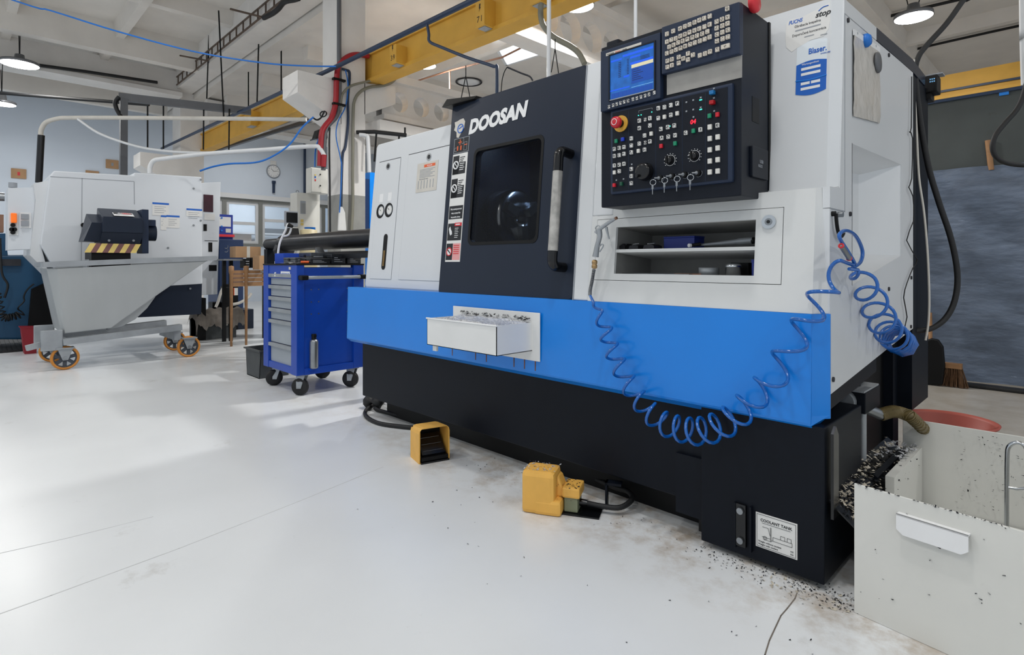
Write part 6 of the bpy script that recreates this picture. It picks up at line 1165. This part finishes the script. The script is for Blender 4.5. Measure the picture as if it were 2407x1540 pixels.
# booth partition on the right
mat('board_green', (66, 72, 72), .7, var=.12, scale=3, dirt=(50, 50, 48), dscale=2, damt=.35); mat('foil_blue', (92, 104, 122), .45, metal=.25, var=.25, scale=5, stretch=(1, 1, 2.5), dirt=(150, 166, 186), dscale=4, damt=.35, bump=.7, bscale=9)
t = thing('booth_board', 'dark grey-green board forming the upper booth wall at the right', 'board', (.6, 4.2, 1.79)); B().box(-.9, 2.2, 4.16, 4.2, 1.70, 2.39).obj('board_panel', 'board_green', t); B().box(-.9, 2.2, 4.145, 4.165, 2.385, 2.41).obj('blue_edge', 'pipe_blue', t); B().box(.05, .11, 4.15, 4.16, 2.36, 2.40).obj('paint_patch', 'apron_blue', t); B().box(-.9, -.82, 4.16, 4.24, 0, 2.39).box(2.1, 2.18, 4.16, 4.24, 0, 2.39).obj('board_frame', 'base_black', t)
t = thing('booth_curtain', 'crinkled blue-grey sheet curtain hanging below the dark board', 'curtain', (.6, 4.1, 0)); nx, nz = 40, 26; vs = [(-.9+3.1*i/nx, 4.12+.018*math.sin(i*1.1)+.012*math.sin(i*.5+j*.8)+random.uniform(-.006, .006), .03+1.77*j/nz) for i in range(nx+1) for j in range(nz+1)]
B().add(vs, [(i*(nz+1)+j, (i+1)*(nz+1)+j, (i+1)*(nz+1)+j+1, i*(nz+1)+j+1) for i in range(nx) for j in range(nz)], True).obj('sheet', 'foil_blue', t)
o = B().cyl((0.002, 4.14, 1.763), (-0.019, 4.14, 2.008), .02, n=10).obj('wooden_stick', 'wood'); tag(o, 'worn wooden stick end poking up behind the blue-grey curtain', 'stick')
sv = thing('dustpan_shovel', 'black plastic shovel leaning against the curtain behind the lathe', 'shovel', (-0.337, 3.877, 0)); a = [(-0.393, 3.85, -0.005), (-0.273, 3.85, 0.014), (-0.257, 3.85, 0.171), (-0.268, 3.85, 0.326), (-0.301, 3.85, 0.381), (-0.347, 3.85, 0.387), (-0.387, 3.85, 0.366), (-0.398, 3.85, 0.189)]
B().prism([(q[0], max(q[2], .0)) for q in a], 'y', 3.83, 3.87).obj('shovel_blade', 'black', sv, bev=.01); B().cyl((-0.358, 3.87, 0.367), (-0.366, 3.9, 0.593), .014, n=10).obj('shovel_handle', 'wood', sv)
bm_ = thing('broom', 'worn brown bristle broom on the floor beside the black shovel', 'broom', (-0.242, 4.216, 0)); c0 = (-0.206, 3.9, 0.034); mat('bristle', (92, 66, 44), .9, var=.3, scale=40)
B().box(c0[0]-.09, c0[0]+.05, 3.88, 3.94, .15, .19).obj('broom_head', 'wood', bm_); b = B()
for k in range(220): x = random.uniform(-.09, .05); y = random.uniform(3.88, 3.94); b.bar((c0[0]+x, y, .15), (c0[0]+x*1.6+random.uniform(-.02, .02), y+random.uniform(-.03, .01), .003), .004, .004)
b.obj('bristles', 'bristle', bm_, kind='stuff')
o = B().box(-.2, 2.1, 3.95, 4.05, 0, .03, .01).obj('threshold_strip', 'rubber'); tag(o, 'black rubber strip on the floor along the bottom of the curtain', 'strip')

# ================================================================ pipes, cables and hangers overhead
def run(name, label, cat, pts, r, m, per=6, part=None, n=8, group=None):
    t = thing(name, label, cat, pts[0], group); B().tube(pts, r, n, per=per).obj(part or 'run', m, t); return t
Yp = 1.30
t = run('compressed_air_pipe', 'straight dark blue air pipe running along the column row under the roof', 'pipe', [(-13.694, 1.36, 3.527), (-5.979, 1.36, 3.351), (-3.125, 1.36, 3.309), (-1.542, 1.36, 3.288)], .026, 'pipe_blue', 0, 'main_pipe')
B().tube([(-3.822, 1.3, 3.258), (-3.795, 1.3, 3.162), (-3.781, 1.3, 3.086), (-3.586, 1.3, 2.977), (-3.224, 1.3, 2.79), (-2.897, 1.3, 2.635), (-2.855, 1.3, 2.583), (-2.866, 1.3, 2.052)], .014, 8, per=4).obj('branch_pipe', 'pipe_blue', t)
B().tube([(-5.89, 1.443, 3.391), (-5.89, 1.584, 3.399), (-5.89, 1.625, 3.356), (-5.89, 1.602, 3.06), (-5.89, 1.602, 2.743), (-5.89, 1.567, 2.447), (-5.89, 1.527, 2.311), (-5.89, 1.51, 1.733), (-5.89, 1.499, 1.418)], .016, 8, per=4).obj('drop_pipe', 'pipe_blue', t)
# cables on the column
CX = -5.88
t = run('red_power_cable', 'thick red power cable curling over the column and down to the switch box', 'cable', [(-5.86, 1.869, 3.638), (-5.86, 1.702, 3.616), (-5.86, 1.568, 3.545), (-5.86, 1.461, 3.414), (-5.86, 1.433, 3.226), (-5.86, 1.422, 2.965), (-5.86, 1.372, 2.775), (-5.86, 1.29, 2.658), (-5.86, 1.247, 2.575), (-5.86, 1.231, 2.42), (-5.86, 1.22, 2.165)], .032, 'cable_red', 6, 'cable_jacket', 10)
run('grey_power_cable', 'thick grey cable strapped beside the red one on the column', 'cable', [(-5.87, 1.472, 5.162), (-5.87, 1.472, 3.913), (-5.87, 1.472, 3.549), (-5.87, 1.477, 3.186), (-5.87, 1.472, 2.925), (-5.87, 1.432, 2.788), (-5.87, 1.322, 2.65), (-5.87, 1.279, 2.479), (-5.87, 1.268, 2.121)], .028, 'cable_grey', 6, 'cable_jacket', 10)
for q in [(-5.85, 1.456, 3.239), (-5.85, 1.456, 2.939)]: o = B().box(q[0]-.02, q[0]+.03, q[1]-.08, q[1]+.08, q[2]-.012, q[2]+.012).obj('cable_tie', 'black'); tag(o, 'black tie strapping the red and grey cables, %s of the two' % ('upper' if q[2] > 3.0 else 'lower'), 'cable tie', 'ties on the column cables')
run('olive_conduit', 'olive flexible conduit from crane box 39 down the column face', 'conduit', [(-5.86, 2.319, 3.64), (-5.86, 2.312, 3.526), (-5.86, 2.24, 3.408), (-5.86, 2.111, 3.324), (-5.86, 1.893, 3.249), (-5.86, 1.761, 3.166), (-5.86, 1.678, 3.043), (-5.86, 1.655, 2.853), (-5.86, 1.649, 2.217), (-5.86, 1.649, 1.741), (-5.86, 1.632, 1.396)], .02, 'cable_olive', 6, 'conduit_hose')
run('olive_conduit', 'olive conduit branching from the crane beam to the grey cable', 'conduit', [(-5.85, 2.299, 3.532), (-5.85, 2.105, 3.431), (-5.85, 1.887, 3.326), (-5.85, 1.649, 3.22), (-5.85, 1.546, 3.134), (-5.85, 1.495, 3.04), (-5.85, 1.484, 2.871)], .015, 'cable_olive', 6, 'conduit_hose')
run('olive_conduit', 'curved olive conduit dropping from the upper crane box to the lathe', 'conduit', [(-2.729, 1.7, 3.23), (-2.734, 1.7, 3.133), (-2.7, 1.7, 3.025), (-2.593, 1.7, 2.907), (-2.409, 1.7, 2.778), (-2.32, 1.7, 2.696), (-2.26, 1.7, 2.595)], .024, 'cable_olive', 6, 'conduit_hose')
run('olive_conduit', 'short olive conduit under the left crane beam behind the corbel', 'conduit', [(-7.682, 1.9, 3.315), (-7.74, 1.9, 3.236), (-8.008, 1.9, 3.221), (-8.648, 1.9, 3.336)], .02, 'cable_olive', 6, 'conduit_hose')
run('white_conduit_pole', 'straight white conduit rising from the lathe top in front of the perforated girder', 'conduit', [(-1.926, 0.9, 2.216), (-1.919, 0.9, 5.187)], .014, 'conduit_white', 0, 'pole')
run('white_conduit_pole', 'white conduit rising behind the control panel top', 'conduit', [(-0.998, 0.5, 2.107), (-0.998, 0.5, 5.116)], .009, 'conduit_white', 0, 'pole')
run('blue_air_line', 'thin bright blue air line strung across the hall to the column', 'hose', [(-9.79, -3.295, 4.883), (-7.942, -1.415, 3.972), (-7.64, -1.107, 3.852), (-7.102, -0.56, 3.613), (-6.497, 0.056, 3.387), (-5.959, 0.603, 3.263), (-5.623, 0.945, 3.229), (-5.388, 1.184, 3.224)], .009, 'cable_blue', 5, 'line')
run('blue_air_line', 'bright blue air line sagging from the corbel towards the white machine', 'hose', [(-5.758, 1.093, 2.706), (-5.852, 0.998, 2.582), (-5.955, 0.892, 2.384), (-6.094, 0.751, 2.246), (-6.233, 0.61, 2.177), (-6.441, 0.398, 2.162), (-6.579, 0.257, 2.127), (-6.683, 0.152, 2.078)], .011, 'cable_blue', 5, 'line')
run('blue_air_line', 'thin blue line hanging down the column beside the junction box', 'hose', [(-5.85, 1.546, 3.38), (-5.85, 1.58, 3.204), (-5.85, 1.546, 2.935), (-5.85, 1.45, 2.735), (-5.85, 1.422, 2.55), (-5.85, 1.478, 2.299), (-5.85, 1.495, 2.145), (-5.85, 1.467, 1.623)], .007, 'cable_blue', 5, 'line')
run('blue_air_line', 'short blue line between red cable and pipe on the left of the column', 'hose', [(-5.95, 1.253, 2.513), (-5.95, 1.21, 2.379), (-5.95, 1.2, 2.163)], .009, 'cable_blue', 4, 'line')
run('hanging_cable', 'black cable hanging straight down the left of the column', 'cable', [(-5.84, 1.335, 2.637), (-5.84, 1.329, 2.431), (-5.84, 1.335, 1.972), (-5.84, 1.34, 1.384)], .012, 'rubber', 4, 'cord')
run('wall_pipe', 'vertical dark blue pipe on the far wall right of the clock', 'pipe', [(-14.9, 4.824, 4.866), (-14.9, 5.091, 4.888), (-14.9, 5.141, 4.801), (-14.9, 5.141, 2.972)], .035, 'pipe_blue', 3, 'riser')
run('white_pipe', 'white pipe arching from the left machine to the column', 'pipe', [(-7.266, -0.228, 2.072), (-7.263, -0.224, 2.153), (-7.231, -0.192, 2.224), (-7.149, -0.109, 2.249), (-6.812, 0.234, 2.304), (-6.316, 0.739, 2.355), (-5.909, 1.154, 2.396), (-5.849, 1.215, 2.365), (-5.813, 1.251, 2.284)], .026, 'conduit_white', 6, 'arched_pipe')
o = B().cyl((-5.813, 1.251, 2.294), (-5.82, 1.244, 2.153), .03, n=12).obj('red_sleeve', 'cable_red'); tag(o, 'red sleeve joining the white pipe to the junction box', 'sleeve')
# extraction tube over the left machine
t = thing('extraction_tube', 'beige tube bending from a black stack over the white machine', 'tube', (-9.274, -1.058, 2.139)); B().tube([(-9.274, -1.058, 2.708), (-9.27, -1.054, 2.793), (-9.226, -1.009, 2.89), (-9.118, -0.9, 2.941), (-8.999, -0.778, 2.953), (-8.46, -0.23, 2.953), (-7.422, 0.826, 2.941), (-6.784, 1.476, 2.93)], .028, 10, per=5).obj('bent_pipe', 'paper_aged', t); B().cyl((-9.294, -1.078, 2.082), (-9.27, -1.054, 2.719), .04, n=14).obj('black_stack', 'black_gloss', t)
run('sagging_tube', 'thin white tube sagging from the extraction pipe', 'tube', [(-8.802, -0.72, 2.91), (-8.617, -0.532, 2.73), (-8.38, -0.292, 2.601), (-8.144, -0.051, 2.517), (-7.829, 0.269, 2.472), (-7.475, 0.63, 2.472), (-7.16, 0.951, 2.494)], .016, 'conduit_white', 5, 'tube_run')
t = thing('steel_post', 'grey square steel post with a horizontal arm above the white machine', 'post', (-9.454, -0.1, 2.353)); B().bar((-9.454, -0.1, 2.258), (-9.45, -0.096, 3.441), .09, .09, up=(1, 0, 0)).obj('post_tube', 'cable_grey', t); B().bar((-9.498, -0.145, 3.467), (-8.959, 1.545, 3.467), .08, .11).obj('post_arm', 'cable_grey', t); B().tube([(-9.438, -0.155, 3.452), (-9.478, -0.195, 3.377), (-9.465, -0.182, 3.277), (-9.416, -0.133, 3.158)], .03, 8, per=5).obj('bend_hose', 'rubber', t)
# junction box and flood light on the column
q = [(-5.937, 1.125, 2.138), (-5.849, 1.215, 2.138), (-5.781, 1.283, 2.163), (-5.937, 1.125, 1.834), (-5.849, 1.215, 1.824)]
t = thing('junction_box', 'cream electrical junction box with a coloured emblem on the column', 'box', q[3]); M = diag(6.75); a, c_ = (1.554, 2.304), (1.824, 1.964); B(M).box(a[0], c_[0], c_[1], a[1], -.12, .04, .006).obj('box_body', 'cab_cream', t); m_ = 1.7; B(M).box(a[0]+.004, m_, c_[1]+.01, a[1]-.01, .04, .05, .003).obj('box_door', 'cab_cream', t)
for z, k in ((.62, 'print_blue'), (.5, 'print_red'), (.7, 'hazard_yellow')): B(M).box(a[0]+.045, a[0]+.065, c_[1]+(a[1]-c_[1])*z-.012, c_[1]+(a[1]-c_[1])*z+.012, .05, .052).obj('emblem', k, t)
for z in (.3, .75): B(M).cyl((m_-.02, c_[1]+(a[1]-c_[1])*z, .05), (m_-.02, c_[1]+(a[1]-c_[1])*z, .056), .01, n=8).obj('door_screw', 'black', t)
q = (-5.696, 1.157, 2.508); t = thing('flood_light', 'small black flood lamp clamped to the cables on the column', 'lamp', q); M = diag(6.6); a = [(1.536, 2.656), (1.578, 2.788), (1.717, 2.834), (1.742, 2.723), (1.705, 2.694)]; B(M).prism(a, 'z', -.08, .06).obj('lamp_housing', 'black', t, bev=.006); b0 = [(1.519, 2.654), (1.705, 2.711)]; B(M).bar((*b0[0], 0), (*b0[1], 0), .16, .015, up=(0, 1, 0)).obj('lamp_glass', 'black_gloss', t); B(M).tube([(*(1.668, 2.814), 0), (*(1.717, 2.903), 0), (*(1.65, 2.932), 0)], .012, 6, per=4).obj('lamp_bracket', 'black', t)
t = thing('cable_coil', 'small black cable coil hung under the white corbel', 'cable', (-5.93, 1.19, 2.755)); B().torus((-5.9, 1.283, 2.802), (.5, -.6, .3), .04, .008, 20, 6).obj('loop', 'rubber', t); B().tube([(-5.9, 1.149, 2.737), (-5.9, 1.202, 2.716), (-5.9, 1.256, 2.756), (-5.9, 1.294, 2.835)], .01, 6, per=4).obj('tail', 'rubber', t)
run('thin_conduit', 'white conduit riser behind the lathe right of the column', 'conduit', [(-5.789, 1.703, 2.6), (-5.734, 1.76, 2.59), (-5.715, 1.778, 2.542), (-5.704, 1.79, 2.135)], .025, 'conduit_white', 4, 'riser')
# hanging rods
rods = [((-9.084, 1.096, 5), (-9.023, 1.152, 3.298)), ((-10.517, 1.376, 5.1), (-10.541, 1.348, 3.962)), ((-8.857, 1.627, 4.55), (-8.871, 1.606, 3.579)), ((-8.801, 1.97, 4.55), (-8.796, 1.968, 3.74)), ((-10.204, 1.948, 4.55), (-10.203, 1.948, 3.796)), ((-11.438, 0.216, 5.12), (-11.458, 0.201, 4.775)), ((-9.435, 0.204, 3.384), (-9.435, 0.204, 2.739)), ((-9.383, 0.401, 3.476), (-9.383, 0.401, 2.76)), ((-14.454, -0.052, 4.757), (-14.467, -0.065, 4.443)), ((-9.167, 0.905, 3.467), (-9.172, 0.9, 2.787)), ((-8.993, 1.225, 3.454), (-8.998, 1.22, 2.807)), ((-5.685, 1.88, 2.643), (-5.704, 1.861, 2.276)), ((-5.488, 2.081, 2.622), (-5.488, 2.081, 2.542)), ((-5.436, 2.134, 2.702), (-5.436, 2.134, 2.606))]
desc = ['long thin black rod hanging left of the blue air line end', 'thin grey wire hanging beside the roof beam', 'black rod hanging above the left crane beam', 'black rod next to the white corbel', 'short black rod at the far end of the crane beam', 'short black rod stub on the ceiling near the blue air line', 'black rod left of the far column', 'black rod in front of the far column', 'short black rod below the solid girder', 'black rod crossing the left end of the yellow beam', 'black rod crossing the middle of the left yellow beam', 'black rod behind the lathe roof corner', 'short black rod above the lathe roof', 'black rod beside the perforated girder']
for (a, c_), d in zip(rods, desc): o = B().cyl(a, c_, .012, n=6).obj('hanging_rod', 'black'); tag(o, d, 'rod', 'rods hanging from the ceiling')
# cable ladder along the roof beam
t = thing('cable_ladder', 'rusty cable ladder fixed along the concrete roof beam', 'cable ladder', (-10, 1.25, 4.5)); mat('rusty', (104, 90, 80), .7, metal=.3, var=.2)
lz = 4.62; ly = 1.33
for z in (4.62, 4.78): B().bar((-12.4, ly, z), (-5, ly, z), .02, .02).obj('ladder_rail', 'rusty', t)
for k in range(25): B().box(-12.3+.3*k, -12.28+.3*k, ly-.01, ly+.01, 4.62, 4.78).obj('ladder_rung', 'rusty', t)
for x in (-10.4, -7.9): B().bar((x, ly-.45, 4.58), (x, ly, 4.60), .03, .02).obj('ladder_bracket', 'rusty', t)
o = B().tube([(-7.656, 1.25, 4.491), (-7.353, 1.25, 4.457), (-7.137, 1.25, 4.458), (-6.957, 1.25, 4.485), (-6.664, 1.25, 4.417), (-6.512, 1.25, 4.388)], .035, 8, per=5).obj('ceiling_cable', 'rubber'); tag(o, 'thick black cable looping up from the cable ladder to the ceiling', 'cable')
run('black_bus_pipe', 'black horizontal pipe hung below the solid girder at the left', 'pipe', [(-12.312, -1.439, 3.868), (-10.467, 0.439, 3.661)], .028, 'rubber', 0, 'pipe_run')
run('black_bus_pipe', 'dark cable line crossing the girder behind the left lamp', 'cable', [(-12.4, -1.436, 4.425), (-12.4, -0.886, 4.488), (-12.4, -0.165, 4.54), (-12.4, 0.992, 4.595)], .03, 'rubber', 0, 'cable_run')
run('black_bus_pipe', 'black pipe hanging behind the lathe roof right of the column', 'pipe', [(-5.861, 1.702, 2.643), (-5.704, 1.861, 2.649), (-5.424, 2.146, 2.606)], .025, 'rubber', 0, 'pipe_run')
run('dark_ceiling_cable', 'black cable strung under the yellow crane beam towards the lamp', 'cable', [(-5.748, 2.2, 3.418), (-5.095, 2.2, 3.482), (-4.294, 2.2, 3.409), (-3.616, 2.2, 3.409), (-3.199, 2.2, 3.432), (-2.823, 2.2, 3.473)], .012, 'rubber', 4, 'cable_run')
run('copper_pipe', 'thin copper pipe hung on rods below the far ceiling', 'pipe', [(-7.349, 3.4, 3.942), (-6.114, 3.4, 3.887), (-5.008, 3.4, 3.791), (-4.453, 3.4, 3.838)], .014, 'copper', 0, 'pipe_run'); run('copper_pipe', 'thin copper drop pipe beside the top left of the lathe door', 'pipe', [(-6.145, 3.4, 3.895), (-6.135, 3.4, 3.396)], .012, 'copper', 0, 'pipe_run')
run('ceiling_conduit', 'black conduit with clips on the ceiling right of the lathe', 'conduit', [(-1.74, 7.544, 4.5), (-1.224, 7.551, 4.5), (-0.669, 7.608, 4.5), (0.342, 7.688, 4.5)], .022, 'rubber', 0, 'conduit_run'); run('ceiling_conduit', 'thin black conduit along the far right wall top', 'conduit', [(-1.679, 9.322, 4.5), (-1.101, 9.285, 4.5), (-0.478, 9.281, 4.5), (0.305, 9.3, 4.5)], .02, 'rubber', 0, 'conduit_run')
for i, (q, ws) in enumerate([((-2.053, 0.298, 2.126), [(-2.076, 0.274, 1.963), (-2.033, 0.318, 1.978)]), ((-1.678, 0.679, 2.286), [(-1.694, 0.663, 2.146), (-1.664, 0.694, 2.141)])]):
    t = thing('hanging_wire_pair', ['pair of thin wires spread in a V above the left corner of the lathe door', 'pair of thin wires spread in a V beside the white conduit'][i], 'wires', q, 'wire pairs above the lathe')
    for w in ws: B().cyl(q, w, .003, n=5).obj('wire', 'black', t)
    B().cyl(q, (q[0], q[1], q[2]+.06), .003, n=5).obj('hook', 'black', t)
t = thing('ceiling_roundel', 'round white ceiling vent with a dark surround above the lathe door', 'vent', (-7.802, 5.172, 4.5)); q = (-7.898, 5.253, 4.54); B().lathe([(0, -.03), (.16, -.03), (.24, 0), (.0, 0)], q, (0, 0, 1), 24).obj('vent_dish', 'white', t); B().torus((q[0], q[1], q[2]-.01), (0, 0, 1), .25, .012, 28, 6).obj('vent_rim', 'dark_steel', t)
t = thing('ceiling_chain', 'thin knotted wire and turnbuckle hanging over the lathe door', 'wire', (-2.027, 0.609, 2.24)); B().tube([(-2.05, 0.586, 2.089), (-2.046, 0.59, 2.16), (-2.037, 0.6, 2.213), (-2.023, 0.613, 2.246)], .003, 5, per=4).obj('wire', 'black', t); B().tube([(-2.023, 0.613, 2.246), (-1.961, 0.677, 2.208), (-1.923, 0.715, 2.187), (-1.91, 0.729, 2.16)], .006, 6, per=3).obj('turnbuckle', 'dark_steel', t)
# cables at the right end of the lathe
run('drooping_power_cable', 'thick black cable rising from the back of the lathe to the ceiling', 'cable', [(0.563, 1.933, 4.051), (0.338, 1.704, 2.847), (0.183, 1.546, 2.305), (0.148, 1.51, 2.245), (0.092, 1.453, 2.134), (0.028, 1.389, 2.034), (-0.002, 1.357, 1.974), (-0.012, 1.347, 1.903), (-0.002, 1.357, 1.743), (0.028, 1.389, 1.482), (0.064, 1.424, 1.301), (0.106, 1.467, 1.12), (0.127, 1.489, 0.96), (0.121, 1.483, 0.839), (0.092, 1.453, 0.749), (0.043, 1.403, 0.695), (-0.014, 1.346, 0.683)], .0125, 'rubber', 6, 'cable_jacket', 10)
run('beige_cord', 'thin beige cord hanging beside the thick black cable', 'cord', [(-0.012, 1.319, 1.956), (-0.014, 1.317, 1.877), (-0.007, 1.324, 1.717), (-0.002, 1.329, 1.578), (0.005, 1.336, 1.399), (0.021, 1.353, 1.239), (0.033, 1.364, 1.04), (0.038, 1.37, 0.841), (0.035, 1.367, 0.721), (0.026, 1.357, 0.641)], .005, 'paper_aged', 6, 'cord')
run('thin_black_wire', 'thin black wire zigzagging down the rear edge of the side panel', 'wire', [(0.01, 1.152, 1.833), (0.01, 1.144, 1.604), (0.01, 1.11, 1.58), (0.01, 1.169, 1.561), (0.01, 1.152, 1.379), (0.01, 1.093, 1.335), (0.01, 1.178, 1.301), (0.01, 1.187, 1.191), (0.01, 1.052, 1.101), (0.01, 1.268, 1.02), (0.01, 1.178, 0.981), (0.01, 1.06, 0.917), (0.01, 0.996, 0.855), (0.01, 1.06, 0.769), (0.01, 0.964, 0.695)], .0022, 'rubber', 2, 'wire')
run('pendant_cable', 'black crane pendant cable curving in at the right picture edge', 'cable', [(0.498, 2.465, 4.53), (0.433, 2.399, 2.904), (0.367, 2.333, 2.207), (0.327, 2.291, 1.999), (0.294, 2.258, 1.859), (0.24, 2.204, 1.766), (0.205, 2.167, 1.701), (0.193, 2.156, 1.639), (0.205, 2.167, 1.585), (0.24, 2.204, 1.553), (0.294, 2.258, 1.539), (0.367, 2.333, 1.539)], .0125, 'rubber', 6, 'cable_jacket', 10)
run('white_tube', 'white hanging tube at the right picture edge', 'tube', [(0.294, 2.401, 4.524), (0.297, 2.404, 2.51), (0.299, 2.406, 2.246), (0.304, 2.411, 2.007)], .012, 'conduit_white', 4, 'tube_run')
t = thing('signal_unit', 'small black signal unit with a display on the rear top of the lathe', 'unit', (0.011, 1.55, 1.851)); M = frame((0, 1.55, 0), (1, 0, 0), (0, 0, 1)); a, c_ = (-0.036, 1.932), (0.041, 1.847); B(M).box(a[0], c_[0], c_[1], a[1], -.1, .0, .006).obj('unit_body', 'black', t); B(M).box(a[0]-.02, a[0]+.05, c_[1]-.03, c_[1]+.03, -.1, -.01).obj('unit_foot', 'black', t); B(M).box(a[0]+.03, c_[0]+.02, a[1], a[1]+.006, -.08, -.01).obj('unit_lid', 'print_grey', t)
for k in range(6): B(M).box(c_[0]-.03+.008*(k % 3), c_[0]-.025+.008*(k % 3), a[1]-.025-.012*(k//3), a[1]-.019-.012*(k//3), 0, .001).obj('display_dot', 'ui_light', t)

for i, (a, c_) in enumerate([((-14.497, 2.35, 3.753), (-8.456, 2.35, 3.522)), ((-13.549, 2.35, 3.578), (-8.534, 2.35, 3.388)), ((-15.549, 2.35, 3.687), (-8.776, 2.35, 3.367))]): o = B().bar(a, c_, [.12, .07, .04][i], [.05, .05, .03][i]).obj('cable_tray', 'cable_grey'); tag(o, ['wide grey cable tray just below the left crane beam', 'narrow grey cable tray under the wide one', 'thin grey conduit below the two cable trays'][i], 'cable tray', 'trays below the left crane beam')
